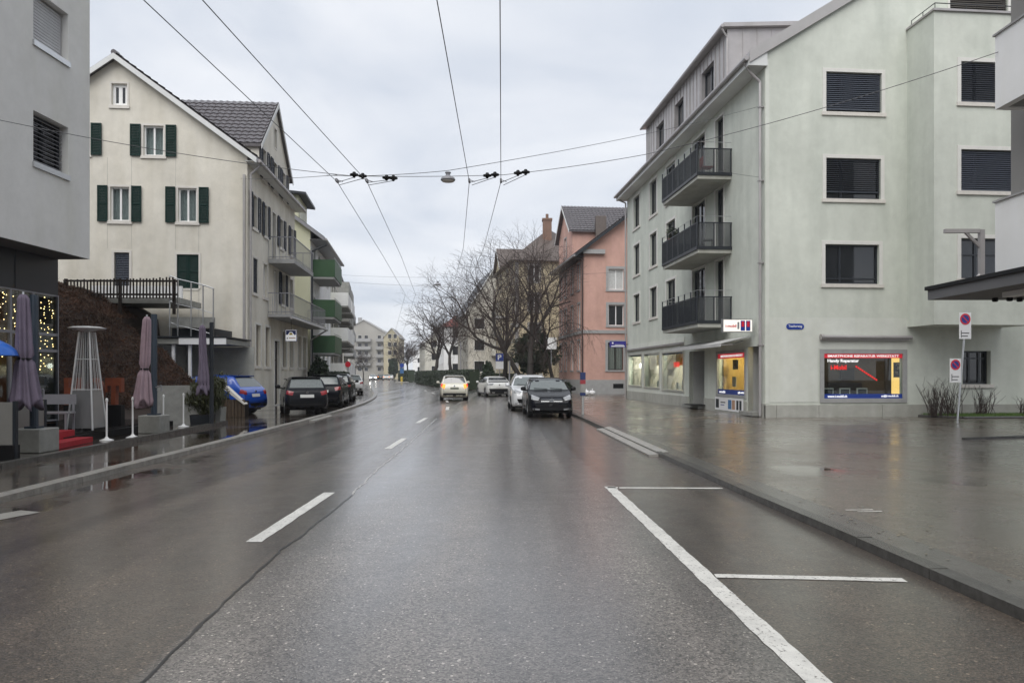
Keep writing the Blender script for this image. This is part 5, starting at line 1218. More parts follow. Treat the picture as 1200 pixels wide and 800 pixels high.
for p, w, lab in ((b1, .62, 'beside the red carpet'), (b2, .56, 'behind the thin white posts')):
    t = thing('parasol_stand', 'square concrete block holding a blue-grey post ' + lab, 'parasol stand', p)
    b = MB(); c = Vector(((({True: 40, False: 180.5}[p is b1]) - 600) / FPX * (p.y + .32), p.y + .32, 0)); k = .02
    b.box(c.x - w / 2, c.x + w / 2, c.y - w / 2, c.y + w / 2, PZ, PZ + .46); o = b.build('block', M_conc, t)
    bm = bmesh.new(); bm.from_mesh(o.data); bmesh.ops.bevel(bm, geom=bm.edges[:], offset=.015, segments=1, affect='EDGES'); bm.to_mesh(o.data); bm.free()
    b = MB(); b.box(c.x - .12, c.x + .12, c.y - .12, c.y + .12, PZ + .46, PZ + .5); b.tube(c + Vector((0, 0, PZ + .5)), c + Vector((0, 0, 3.15)), .078, n=14); b.build('post', mat('post_bluegrey', (.035, .05, .07), .4), t)
    b = MB(); b.tube(c + Vector((.07, -.04, 1.25)), c + Vector((.22, -.06, 1.30)), .02); b.tube(c + Vector((.22, -.06, 1.30)), c + Vector((.22, -.06, 1.15)), .02); b.tube(c + Vector((-.2, 0, 1.18)), c + Vector((.1, 0, 1.18)), .02); b.build('crank', M_slat_l, t)
p3 = at(248, 470, 21.6); t = thing('parasol_post', 'dark slim post standing in the potted conifers', 'post', (p3.x, p3.y, PZ)); b = MB(); b.tube((p3.x, p3.y, PZ), (p3.x, p3.y, 3.1), .06, n=12); b.build('post', M_anth, t)
def parasol(label, top, h, r, m, tilt, seed, tie):
    t = thing('closed_parasol', label, 'parasol', top - Vector((0, 0, h)), 'closed parasols on the terrace')
    prof = []; n = 26
    for j in range(n + 1):
        f = j / n     # 0 bottom .. 1 top
        rr = r * (1.0 - .45 * min(1, f / .42) ** .8) if f < .42 else r * .55 * (1 - .35 * (f - .42) / .58)
        if abs(f - tie) < .03: rr *= .72
        if f > .97: rr *= .55
        prof.append((rr, h * f))
    r_ = random.Random(seed); ph = [r_.uniform(0, 6) for _ in range(3)]
    def fold(a, f): return 1 + (.26 * (1 - .35 * f)) * sin(8 * a + ph[0] + .6 * sin(3 * f)) + .12 * sin(3 * a + ph[1] + 2 * f) + .09 * sin(13 * a + ph[2] + 5 * f) + .05 * sin(23 * a + 9 * f)
    b = MB(); b.lathe((0, 0, 0), prof, 72, fold=fold)
    vs = []
    for v in b.v:
        f = v[2] / h; z = v[2]
        if f < .12: z += h * .05 * sin(4 * atan2(v[1], v[0]) + ph[0]) * (1 - f / .12)
        vs.append((v[0] + tilt * (1 - f), v[1], z))
    b.v = vs; o = b.build('canopy', m, t, smooth=True, local=True)
    b = MB(); z = h * tie; b.lathe((tilt * (1 - tie), 0, z - .02), [(r * .50, 0), (r * .52, .02), (r * .50, .04)], 24); b.build('tie_strap', M_black, t, local=True)
    b = MB(); b.tube((0, 0, h * .9), (0, 0, h + .05), .02, n=8); b.tube((tilt * .6, 0, .1), (0, 0, h * .9), .022, n=8); b.build('pole', M_alu, t, local=True)
    return t
parasol('large closed lilac parasol hanging beside the blue-grey post by the red carpet', at(27, 345, 13.9), 2.08, .235, M_lilac, .04, 1, .42)
parasol('closed rose parasol with flared loose hem strapped to a post', at(172, 371, 17.9), 2.1, .20, M_lilac2, -.10, 2, .40)
parasol('closed violet parasol above the potted conifers', at(237, 381, 21.6), 1.95, .19, M_lilac, .05, 4, .12)
# pyramid patio heater
hp = gpt(102, 503, .29); t = thing('patio_heater', 'tall pyramid patio heater of steel with glass tube', 'heater', hp); b = MB()
B0 = [Vector((hp.x + sx * .30, hp.y + sy * .30, hp.z)) for sx, sy in ((-1, -1), (1, -1), (1, 1), (-1, 1))]; T0 = [Vector((hp.x + sx * .12, hp.y + sy * .12, hp.z + 2.30)) for sx, sy in ((-1, -1), (1, -1), (1, 1), (-1, 1))]
for a, c in zip(B0, T0): b = MB(); b.tube(a, c, .02, n=6); b.build('leg', M_steel, t)
M_ = [a.lerp(c, .40) for a, c in zip(B0, T0)]
b = MB()
for i in range(4): j = (i + 1) % 4; b.quad(B0[i].lerp(T0[i], .02), B0[j].lerp(T0[j], .02), M_[j], M_[i])
b.quad(*M_); b.build('burner_case', mat('heater_panel', (.34, .345, .35), .25, .1, 2, metal=.6), t)
b = MB()
for f in (.41, .72):
    r4 = [a.lerp(c, f) for a, c in zip(B0, T0)]
    for i in range(4): b.tube(r4[i], r4[(i + 1) % 4], .01, n=5)
b.build('grille', M_steel, t)
for i in range(4):
    for k in range(1, 6): 
        j = (i + 1) % 4; b = MB(); a = M_[i].lerp(M_[j], k / 6); c = T0[i].lerp(T0[j], k / 6); b.tube(a, c, .005, n=4); b.build('grille_bar', M_steel, t)
b = MB(); b.tube(hp + Vector((0, 0, .86)), hp + Vector((0, 0, 2.28)), .06, n=16); b.build('flame_tube', M_panelend, t)
b = MB(); b.lathe(hp + Vector((0, 0, 2.30)), [(.06, 0), (.2, .03), (.40, .07), (.41, .09), (.30, .12), (.02, .14)], 4 * 4); b.build('reflector', M_steel, t)
# white stanchions
for k, (px, py, lab) in enumerate(((125, 516, 'slim white stanchion next to the patio heater'), (155.5, 512.5, 'slim white stanchion between heater and concrete block'), (191.5, 504, 'slim white stanchion behind the concrete block'), (215, 500, 'slim white stanchion before the potted conifers'))):
    p = gpt(px, py, PZ); t = thing('stanchion', lab, 'stanchion', p, 'white stanchions along the terrace')
    b = MB(); b.lathe(p, [(.15, 0), (.15, .015), (.05, .05), (.022, .09)], 18); b.build('base', M_wframe, t, smooth=True); b = MB(); b.tube(p + Vector((0, 0, .085)), p + Vector((0, 0, .9)), .021, n=10); b.build('pole', M_wframe, t)
    b = MB(); b.lathe(p + Vector((0, 0, .9)), [(.03, 0), (.035, .02), (.02, .03), (.032, .05), (.005, .075)], 12); b.build('cap', M_wframe, t)
# red carpet on two steps
cp = gpt(64, 527, PZ); t = thing('carpeted_steps', 'two steps covered with red carpet leading onto the deck', 'steps', cp)
rc = thing('red_carpet', 'bright red carpet runner laid over the terrace steps', 'carpet', cp + Vector((.1, .1, .05)))
FC = Face(cp.x + .08, cp.y - .18, 98)
b = MB(); b.fbox(FC, .0, 1.87, PZ, .175, -.95, .0); b.fbox(FC, .0, 1.87, .176, .34, -.95, -.38); b.build('step', M_black, t)
b = MB(); b.fbox(FC, .02, 1.85, PZ + .01, .20, .003, .012); b.fbox(FC, .02, 1.85, .178, .20, -.378, .003); b.fbox(FC, .02, 1.85, .2, .362, -.377, -.365); b.fbox(FC, .02, 1.85, .343, .362, -1.3, -.378); b.build('runner', M_red, rc)
# windbreak panels
for k, (x0, x1, Y, z0, z1, lab) in enumerate(((-26, 19, 13.1, .35, 1.10, 'olive grey windbreak panel nearest the kerb at the terrace edge'), (19.5, 53, 14.9, .3, 1.05, 'grey windbreak panel behind the lilac parasol'))):
    a, c = at(x0, 480, Y), at(x1, 480, Y + (.0 if k == 0 else .5)); t = thing('windbreak', lab, 'windbreak', (a.x, a.y, PZ)); b = MB()
    F_ = Face(a.x, a.y, degrees(atan2(c.y - a.y, c.x - a.x))); L_ = (c - a).xy.length
    F_.ub('panel', t, mat('windbreak_grey', (.20, .195, .18), .5, .1, 3), 0, L_, z0, z1, -.03, .03); F_.ub('base', t, M_black, 0, L_, PZ, z0 - .005, -.1, .1); F_.ub('post', t, M_anth, L_ - .04, L_ + .01, PZ, z1 + .02, -.04, .04)
def bench(label, base, w, rz):
    t = thing('bench', label, 'bench', base, None, rz)
    b = MB(); b.box(-w / 2, w / 2, -.2, .2, .42, .46); b.build('seat', M_slat_l, t, local=True); b = MB(); b.box(-w / 2, w / 2, .2, .23, .62, .85); b.build('backrest', M_slat_l, t, local=True)
    for x in (-w / 2 + .05, w / 2 - .05): 
        for y in (-.16, .2): b = MB(); b.box(x - .02, x + .02, y - .02, y + .02, 0, .42 if y < 0 else .64); b.build('leg', M_slat_l, t, local=True)
q = at(58, 500, 16.8); bench('grey metal bench in front of the lit restaurant window', (q.x, q.y, .285), .95, .1)
# orange letters standing on the deck
LF = Face(at(76, 470, 18.8).x, 18.8, 2)
for ch, x0, x1 in (('H', 77, 96), ('O', 101, 122), ('T', 125, 144)):
    a, c = LF.pix(x0, 460)[0], LF.pix(x1, 460)[0]; zb0, zb1 = .82, 1.5
    t = thing('orange_letter', 'large rusty orange letter %s standing behind the heater' % ch, 'letter', LF.P((a + c) / 2, .3), 'orange letters on the terrace'); s_ = (c - a)
    b = MB(); k = s_ * .28
    if ch == 'H': b.fbox(LF, a, a + k, zb0, zb1, -.08, .08); b.fbox(LF, c - k, c, zb0, zb1, -.08, .08); b.fbox(LF, a + k, c - k, zb1 - .42, zb1 - .25, -.08, .08)
    if ch == 'T': b.fbox(LF, a, c, zb1 - .2, zb1, -.08, .08); b.fbox(LF, a + s_ * .36, c - s_ * .36, zb0, zb1 - .2, -.08, .08); b.fbox(LF, a, a + s_ * .14, zb1 - .36, zb1 - .2, -.08, .08); b.fbox(LF, c - s_ * .14, c, zb1 - .36, zb1 - .2, -.08, .08)
    if ch == 'O':
        n = 20; um, zm = (a + c) / 2, (zb0 + zb1) / 2; hw, hh = s_ / 2, (zb1 - zb0) / 2
        for i in range(n):
            t0, t1 = 2 * pi * i / n, 2 * pi * (i + 1) / n; g = lambda tt, r, d: LF.P(um + hw * r * cos(tt), zm + hh * (1 - (1 - r) * .6) * sin(tt), d)
            b.hexa([g(t0, 1, .08), g(t1, 1, .08), g(t1, 1, -.08), g(t0, 1, -.08), g(t0, .5, .08), g(t1, .5, .08), g(t1, .5, -.08), g(t0, .5, -.08)])
    b.build('letter', M_orange, t); b = MB(); b.fbox(LF, a, c, .288, zb0 - .002, -.1, .1); b.build('stand', M_black, t)
# planters with conifers, wooden box and slanted white board by the blue car
def planter(label, x0, x1, ytop, ybase, m, d=.45, cat='planter'):
    a, c = gpt(x0, ybase, PZ), gpt(x1, ybase, PZ); Y = a.y; h = (ybase - ytop) / FPX * Y
    t = thing('planter', label, cat, a); b = MB(); w = c.x - a.x; k = .03
    b.hexa([(a.x + k, Y, PZ), (c.x - k, Y, PZ), (c.x - k, Y + d, PZ), (a.x + k, Y + d, PZ), (a.x, Y, PZ + h), (c.x, Y, PZ + h), (c.x, Y + d, PZ + h), (a.x, Y + d, PZ + h)]); b.build('box', m, t)
    b = MB(); b.box(a.x + .03, c.x - .03, Y + .03, Y + d - .03, PZ + h, PZ + h + .01); b.build('soil', M_earth, t)
    return (a.x + c.x) / 2, Y + d / 2, PZ + h
for lab, x0, x1, yt, yb, m in (('dark rectangular planter behind the last stanchion', 222, 246, 486, 497, M_anth), ('tall grey cube planter at the end of the terrace', 245, 259, 477, 495, M_conc)):
    x, y, z = planter(lab, x0, x1, yt, yb, m)
    if m is M_anth:
        for k in range(3): shrub('potted_conifer', 'bushy dark conifer in the dark rectangular planter, ' + ('next to the last stanchion', 'the middle one of three', 'beside the grey cube planter')[k], 'conifer', (x - .26 + .26 * k, y, z - .02), .36, .52, 2600, .085, M_conif, 'potted conifers by the terrace', 20 + k, fl=2.4, rag=.9, pw=.7, thin=.16)
    else: shrub('potted_conifer', 'rounded conifer in the grey cube planter', 'conifer', (x - .05, y, z - .02), .38, .55, 2600, .085, M_conif, 'potted conifers by the terrace', 31, fl=2.4, rag=.9, pw=.7, thin=.16)
x, y = gpt(273, 489, PZ).xy; t = thing('wooden_crate', 'slatted brown wooden planter box beside the blue car', 'crate', (x, y, PZ))
for i in range(7): ubox('slat', t, M_wood2, (x - .36 + i * .12, y, PZ + .32), (.105, .04, .62))
b = MB(); b.box(x - .4, x + .4, y + .03, y + .45, PZ, PZ + .58); b.build('box', M_wood, t)
b = MB(); a, c = at(264, 452, y - .1), at(287, 473, y - .1); dd = (c - a).normalized(); nn_ = Vector((-dd.z, 0, dd.x)); 
b.prism([a, c, c + nn_ * -.05, a + nn_ * -.13], (0, .3, 0)); tag(b.build('slanted_board', M_sill, None, a), 'slanted white board leaning on the wooden crate by the blue car', 'board')

# ------------------------------------------------------------------ cars
def interp(pts, x): return float(np.interp(x, [p[0] for p in pts], [p[1] for p in pts]))
def smoothp(pts, n=400, k=5):
    X = np.linspace(0, 1, n); Z = np.interp(X, [p[0] for p in pts], [p[1] for p in pts])
    ker = np.ones(k) / k; Zp = np.concatenate([np.repeat(Z[0], k // 2), Z, np.repeat(Z[-1], k // 2)]); Z = np.convolve(Zp, ker, 'valid')
    return lambda x: float(np.interp(x, X, Z))
PROF = {
 'hatch': [(0, .44), (.004, .52), (.012, .60), (.03, .655), (.045, .68), (.125, .935), (.15, .965), (.25, .992), (.42, 1.0), (.54, .975), (.60, .93), (.755, .665), (.78, .645), (.92, .555), (.965, .51), (.99, .44), (1, .36)],
 'suv': [(0, .46), (.004, .55), (.012, .64), (.03, .68), (.04, .70), (.10, .93), (.13, .965), (.25, .995), (.45, 1.0), (.56, .975), (.61, .94), (.74, .69), (.77, .67), (.92, .60), (.965, .565), (.99, .50), (1, .40)],
 'sporty': [(0, .44), (.004, .52), (.012, .61), (.03, .66), (.05, .69), (.10, .75), (.22, .95), (.27, .98), (.40, 1.0), (.52, .98), (.58, .94), (.75, .665), (.78, .645), (.92, .555), (.965, .51), (.99, .44), (1, .36)],
}
M_carglass = mat('car_glass', (.014, .017, .018), .04, .1, spec=1.0); M_carglass.node_tree.nodes['Principled BSDF'].inputs['IOR'].default_value = 1.75
M_wetsheen = mat('wet_sky_sheen_glass', (.15, .17, .168), .12, .25, 25, spec=.8)  # pale base paints in the sky's reflection along with scatter from drops
M_rim = mat('wheel_rim', (.42, .43, .44), .3, .1, metal=.8)
M_plate = mat('plate_blank', (.62, .62, .60), .5, .05)
M_redlamp = mat('tail_lamp_red', (.28, .010, .013), .15, .1, coat=.6); M_redlit = emis('tail_lamp_lit', (1, .05, .03), .5, (.5, .02, .02)); M_orlit = emis('amber_lamp_lit', (1, .32, .03), .8, (.7, .25, .03))
M_headlamp = mat('head_lamp', (.30, .31, .32), .08, .25, 20, coat=.8); M_headlit = emis('head_lamp_lit', (1, .95, .85), 12)
M_chrome = mat('chrome', (.7, .71, .72), .15, .05, metal=1)
def paint(name, c): return mat(name, c, .22, .05, 3, coat=.9 if max(c) > .2 else .0, spec=.5 if max(c) > .2 else .2, bump=.05, bscale=300)
def car(label, pos, yaw, L_, W_, H_, kind, pm, group=None, lit=None, trim=None, emblem=False, rearstyle=0, mirrors=True, name='parked_car', lod=1, plate=M_plate, roofrail=False, wet=True):
    """local frame: +Y forward, x right, z up; yaw turns the nose left from +Y"""
    t = thing(name, label, 'car', pos, group, yaw)
    top = smoothp(PROF[kind]); hw = W_ / 2; zb = .19; belt = .655 * H_
    wplan = smoothp([(0, .86), (.02, .93), (.08, .985), (.2, 1), (.8, 1), (.9, .97), (.97, .88), (1, .76)], k=9)
    ns = 64; ys = [0, .004, .01, .02] + list(np.linspace(.035, .965, ns)) + [.975, .985, .993, 1.0]
    def ring(f):
        w = hw * wplan(f); zt = top(f) * H_; zz = zb + (.07 * max(0, (f - .9) / .1) + .10 * max(0, (.06 - f) / .06))
        bl = min(belt, zt - .035); g = min(1, max(0, (zt - bl) / (H_ - belt))); wr = w * (.955 - .235 * g)
        hB = bl - zz; up = zt - bl
        P_ = [(0, zz), (.5 * w, zz), (.86 * w, zz + .01), (.955 * w, zz + .05), (.985 * w, zz + .16 * hB + .02), (w, zz + .45 * hB), (.995 * w, zz + .62 * hB), (.975 * w, zz + .84 * hB), (.955 * w, bl)]
        for q in (.3, .6, .85): P_.append((.955 * w + (wr - .955 * w) * q ** 1.15, bl + (up - .06 * g) * q))
        P_ += [(wr * .97, zt - .05 * g), (wr * .88, zt - .022 * g), (wr * .6, zt - .003), (0, zt)]
        return P_
    R_ = [ring(f) for f in ys]; m = len(R_[0]); vs = []
    for f, rr in zip(ys, R_):
        y = (f - .5) * L_
        vs += [(x, y, z) for x, z in rr] + [(-x, y, z) for x, z in rr[-2:0:-1]]
    c_ = 2 * m - 2; fs = [(i * c_ + j, i * c_ + (j + 1) % c_, (i + 1) * c_ + (j + 1) % c_, (i + 1) * c_ + j) for i in range(len(ys) - 1) for j in range(c_)]
    fs += [tuple(range(c_)), tuple(range((len(ys) - 1) * c_, len(ys) * c_))[::-1]]
    bm = bmesh.new(); bv = [bm.verts.new(v) for v in vs]
    for f in fs:
        try: bm.faces.new([bv[i] for i in f])
        except ValueError: pass
    bmesh.ops.recalc_face_normals(bm, faces=bm.faces[:])
    bvh = BVHTree.FromBMesh(bm)
    wr_ = .315 if H_ < 1.6 else .345; ra = wr_ + .055; wy = (-.5 + .185) * L_, (-.5 + .80) * L_
    dele = []
    for f in bm.faces:
        c = f.calc_center_median()
        if abs(c.x) > hw * .55 and c.z < .8 and any((c.y - y) ** 2 + (c.z - wr_) ** 2 < ra * ra for y in wy): dele.append(f)
    bmesh.ops.delete(bm, geom=dele, context='FACES')
    for v in bm.verts:
        if v.is_boundary and abs(v.co.x) > hw * .5:
            for y in wy:
                d = Vector((v.co.y - y, v.co.z - wr_)); 
                if abs(d.length - ra) < .12 and v.co.z > .2: d.normalize(); v.co.y = y + d.x * ra; v.co.z = max(.2, wr_ + d.y * ra)
    me = bpy.data.meshes.new('body'); bm.to_mesh(me); bm.free(); me.materials.append(pm)
    me.polygons.foreach_set('use_smooth', [True] * len(me.polygons)); me.update()
    body = bpy.data.objects.new('body', me); link(body, t); body.location = (0, 0, 0)
    def patch(nm, poly, axis, sgn, m, off=.006, par=None, n=7):
        """polygon (a,b) laid on the body seen along an axis: axis 'y' -> (x,z), axis 'x' -> (y,z)"""
        lo = [min(p[i] for p in poly) for i in (0, 1)]; hi = [max(p[i] for p in poly) for i in (0, 1)]
        vs = [Vector(p) for p in poly]; es = [(i, (i + 1) % len(poly)) for i in range(len(poly))]
        for i in range(1, n):
            for j in range(1, n): vs.append(Vector((lo[0] + (hi[0] - lo[0]) * i / n, lo[1] + (hi[1] - lo[1]) * j / n)))
        # densify the outline so that it hugs the curve
        dense = []
        for i in range(len(poly)):
            a, c = Vector(poly[i]), Vector(poly[(i + 1) % len(poly)]); k = 5
            dense += [a.lerp(c, q / k) for q in range(k)]
        vs = dense + vs[len(poly):]; es = [(i, (i + 1) % len(dense)) for i in range(len(dense))]
        V, _, T = delaunay_2d_cdt(vs, es, [], 0, 1e-5)[:3]; P3 = []
        def ins(p):
            r = False; j = len(poly) - 1
            for i in range(len(poly)):
                a, c = poly[i], poly[j]
                if (a[1] > p[1]) != (c[1] > p[1]) and p[0] < (c[0] - a[0]) * (p[1] - a[1]) / (c[1] - a[1]) + a[0]: r = not r
                j = i
            return r
        for v in V:
            if axis == 'y': o, d = Vector((v.x, sgn * 6, v.y)), Vector((0, -sgn, 0))
            else: o, d = Vector((sgn * 3, v.x, v.y)), Vector((-sgn, 0, 0))
            h, nn, _i, _d = bvh.ray_cast(o, d)
            if h is None: h = Vector((v.x, sgn * L_ * .47, v.y)) if axis == 'y' else Vector((sgn * hw * .9, v.x, v.y)); nn = Vector((0, sgn, 0)) if axis == 'y' else Vector((sgn, 0, 0))
            if nn.dot(d) > 0: nn = -nn
            P3.append(h + nn * off)
        b = MB(); b.add(P3, [tt for tt in T if ins(sum((V[i] for i in tt), Vector((0, 0))) / 3)])
        return b.build(nm, m, par or t, smooth=True, local=True)
    k = H_ / 1.48
    zT = H_ * .965; zB = belt
    wg = hw * .955
    # glazing
    patch('windscreen', [(-wg * .90, .685 * H_), (wg * .90, .685 * H_), (wg * .735, .945 * H_), (-wg * .735, .945 * H_)], 'y', 1, M_wetsheen if wet else M_carglass)
    if rearstyle == 2:
        patch('rear_window', [(-wg * .80, .80 * H_), (wg * .80, .80 * H_), (wg * .70, .935 * H_), (-wg * .70, .935 * H_)], 'y', -1, M_carglass)
        patch('lower_rear_window', [(-wg * .86, .705 * H_), (wg * .86, .705 * H_), (wg * .82, .765 * H_), (-wg * .82, .765 * H_)], 'y', -1, M_carglass)
    else: patch('rear_window', [(-wg * .82, .70 * H_), (wg * .82, .70 * H_), (wg * .70, .925 * H_), (-wg * .70, .925 * H_)], 'y', -1, M_wetsheen if wet else M_carglass)
    for sg in (-1, 1):
        patch('side_window', [((.02) * L_, zB + .02), (.225 * L_, zB + .02), (.10 * L_, .93 * H_), (.02 * L_, .945 * H_)], 'x', sg, M_carglass)
        patch('side_window', [(-.20 * L_, zB + .03), (.0 * L_, zB + .02), (.0 * L_, .945 * H_), (-.22 * L_, .93 * H_)], 'x', sg, M_carglass)
        if lod: patch('quarter_window', [(-.335 * L_, zB + .07), (-.22 * L_, zB + .04), (-.24 * L_, .915 * H_), (-.315 * L_, .88 * H_)], 'x', sg, M_carglass)
        for y in ((.04 * L_, .0), (-.19 * L_, 0)) if lod else (): patch('door_handle', [(y[0], belt - .10), (y[0] + .16, belt - .10), (y[0] + .16, belt - .07), (y[0], belt - .07)], 'x', sg, M_black if not trim else pm, .022, n=3)
        patch('sill_trim', [(-.27 * L_, .2), (.26 * L_, .2), (.26 * L_, .28), (-.27 * L_, .28)], 'x', sg, M_black, .004, n=4)
    # lamps
    for sg in (-1, 1):
        hl = [(sg * hw * .50, .50 * H_), (sg * hw * .84, .57 * H_), (sg * hw * .86, .46 * H_), (sg * hw * .58, .435 * H_)]
        if kind == 'suv': hl = [(sg * hw * .52, .53 * H_), (sg * hw * .84, .60 * H_), (sg * hw * .87, .50 * H_), (sg * hw * .60, .47 * H_)]
        patch('headlight', hl, 'y', 1, M_headlit if lit == 'front' else M_headlamp, .01)
        patch('fog_lamp', [(sg * hw * .52, .235 * H_), (sg * hw * .80, .25 * H_), (sg * hw * .80, .205 * H_), (sg * hw * .52, .195 * H_)], 'y', 1, M_headlamp, .008, n=3)
        tl = {0: [(sg * hw * .60, .60 * H_), (sg * hw * .90, .635 * H_), (sg * hw * .93, .54 * H_), (sg * hw * .66, .50 * H_)],
              1: [(sg * hw * .62, .64 * H_), (sg * hw * .88, .665 * H_), (sg * hw * .93, .56 * H_), (sg * hw * .70, .46 * H_)],
              2: [(sg * hw * .42, .655 * H_), (sg * hw * .90, .665 * H_), (sg * hw * .93, .56 * H_), (sg * hw * .55, .57 * H_)]}[rearstyle]
        patch('tail_light', tl, 'y', -1, {'rear': M_orlit, 'clear': M_headlamp}.get(lit, M_redlamp), .012)
        if lit == 'rear': patch('brake_light', [(sg * hw * .80, .655 * H_), (sg * hw * .905, .66 * H_), (sg * hw * .93, .57 * H_), (sg * hw * .86, .56 * H_)], 'y', -1, M_redlit, .02, n=3)
    # front face
    patch('grille', [(-hw * .48, .465 * H_), (hw * .48, .465 * H_), (hw * .52, .41 * H_), (-hw * .52, .41 * H_)], 'y', 1, M_black, .007, n=4)
    patch('lower_grille', [(-hw * .74, .345 * H_), (hw * .74, .345 * H_), (hw * .62, .20 * H_), (-hw * .62, .20 * H_)], 'y', 1, M_black, .006)
    patch('number_plate', [(-.26, .375 * H_), (.26, .375 * H_), (.26, .375 * H_ - .10), (-.26, .375 * H_ - .10)], 'y', 1, plate if not emblem else M_black, .016, n=3)
    patch('number_plate', [(-.25, .525 * H_), (.25, .525 * H_), (.25, .525 * H_ - .11), (-.25, .525 * H_ - .11)] if rearstyle != 2 else [(-.25, .50 * H_), (.25, .50 * H_), (.25, .50 * H_ - .1), (-.25, .50 * H_ - .1)], 'y', -1, plate, .014, n=3)
    patch('rear_bumper_trim', [(-hw * .80, .30 * H_), (hw * .80, .30 * H_), (hw * .78, .17 * H_), (-hw * .78, .17 * H_)] if rearstyle != 2 else [(-hw * .84, .40 * H_), (hw * .84, .40 * H_), (hw * .72, .17 * H_), (-hw * .72, .17 * H_)], 'y', -1, M_black, .006)
    if emblem:   # round badge with two stacked chevrons, and chrome grille lines
        for z in (.462, .415): patch('grille_strip', [(-hw * .46, z * H_), (hw * .46, z * H_), (hw * .46, z * H_ - .008), (-hw * .46, z * H_ - .008)], 'y', 1, M_chrome, .012, n=3)
        r = .075; zc = .44 * H_
        yb = L_ / 2 - .008 + .02; b = MB(); b.prism([(r * cos(q), yb, zc + r * sin(q)) for q in np.linspace(0, 2 * pi, 21)[:-1]], (0, .02, 0)); bd = b.build('badge', M_chrome, t, local=True)
        b = MB(); b.prism([(.062 * cos(q), yb + .021, zc + .062 * sin(q)) for q in np.linspace(0, 2 * pi, 21)[:-1]], (0, .003, 0)); b.build('badge_field', M_anth, bd, local=True)
        b = MB()
        def line(x0, z0, x1, z1): b.tube((x0, yb + .026, zc + z0), (x1, yb + .026, zc + z1), .007, n=4)
        for s in (-1, 1): line(s * .026, .055, 0, .004); line(s * .055, .028, s * .026, -.05); line(s * .026, -.05, 0, -.002)
        b.build('badge_mark', M_chrome, bd, local=True)
        for z in (.545, .5): pass
    else:
        b = MB(); b.prism([(.045 * cos(q), -L_ / 2 - .003 + .02, .585 * H_ + .045 * sin(q)) for q in np.linspace(0, 2 * pi, 15)[:-1]], (0, -.02, 0)); b.build('badge', M_chrome, t, local=True)
        b = MB(); b.prism([(.055 * cos(q), L_ / 2 - .02, .44 * H_ + .05 * sin(q)) for q in np.linspace(0, 2 * pi, 15)[:-1]], (0, .035, 0)); b.build('badge', M_chrome, t, local=True)
    # mirrors, wipers, aerial, exhaust
    if mirrors:
        for sg in (-1, 1):
            b = MB(); cx = sg * (hw + .10); b.lathe((cx, .20 * L_, belt + .01), [(.03, 0), (.095, .02), (.105, .07), (.095, .12), (.04, .15)], 10); b.v = [(cx + (v[0] - cx) * 1.0, .20 * L_ + (v[1] - .20 * L_) * .6, v[2]) for v in b.v]
            b.tube((sg * hw * .92, .20 * L_, belt + .03), (cx, .20 * L_, belt + .03), .025); b.build('mirror', pm if trim else M_black, t, smooth=True, local=True)
    for x0, x1 in ((-.5, -.05), (.05, .55)) if lod else ():
        b = MB(); y0 = .27 * L_; h0 = bvh.ray_cast(Vector((x0 * hw * 1.2, 6, .70 * H_)), Vector((0, -1, 0)))[0]; h1 = bvh.ray_cast(Vector((x1 * hw * 1.2, 6, .715 * H_)), Vector((0, -1, 0)))[0]
        if h0 and h1: b.tube(h0 + Vector((0, .02, .01)), h1 + Vector((0, .02, .015)), .012, n=4); b.build('wiper', M_black, t, local=True)
    if lod: b = MB(); b.tube((0, -.30 * L_, H_ * .975), (0, -.36 * L_, H_ * 1.06), .008, .004, n=5); b.build('aerial', M_black, t, local=True)
    if roofrail:
        for sg in (-1, 1): b = MB(); b.path([(sg * hw * .62, -.32 * L_, H_ * .955), (sg * hw * .63, -.28 * L_, H_ * 1.015), (sg * hw * .63, .02 * L_, H_ * 1.02), (sg * hw * .62, .06 * L_, H_ * .98)], .016, 5); b.build('roof_rail', M_alu, t, local=True)
    if rearstyle in (0, 1): b = MB(); b.hexa([(-hw * .66, -.385 * L_, H_ * .955), (hw * .66, -.385 * L_, H_ * .955), (hw * .66, -.32 * L_, H_ * .975), (-hw * .66, -.32 * L_, H_ * .975), (-hw * .66, -.39 * L_, H_ * .975), (hw * .66, -.39 * L_, H_ * .975), (hw * .66, -.32 * L_, H_ * .99), (-hw * .66, -.32 * L_, H_ * .99)]); b.build('spoiler', pm, t, local=True)
    for sg in (-1, 1) if lod else ():
        for f in (.235, .008, -.205): patch('panel_gap', [(f * L_, .30), (f * L_ + .012, .30), (f * L_ + .012, belt), (f * L_, belt)], 'x', sg, M_black, .003, n=3)
        patch('panel_gap', [(sg * hw * .74, .33 * H_), (sg * hw * .755, .33 * H_), (sg * hw * .80, .66 * H_), (sg * hw * .785, .66 * H_)], 'y', -1, M_black, .003, n=3)
    if lod: patch('panel_gap', [(-hw * .74, .335 * H_), (hw * .74, .335 * H_), (hw * .74, .327 * H_), (-hw * .74, .327 * H_)], 'y', -1, M_black, .003, n=3)
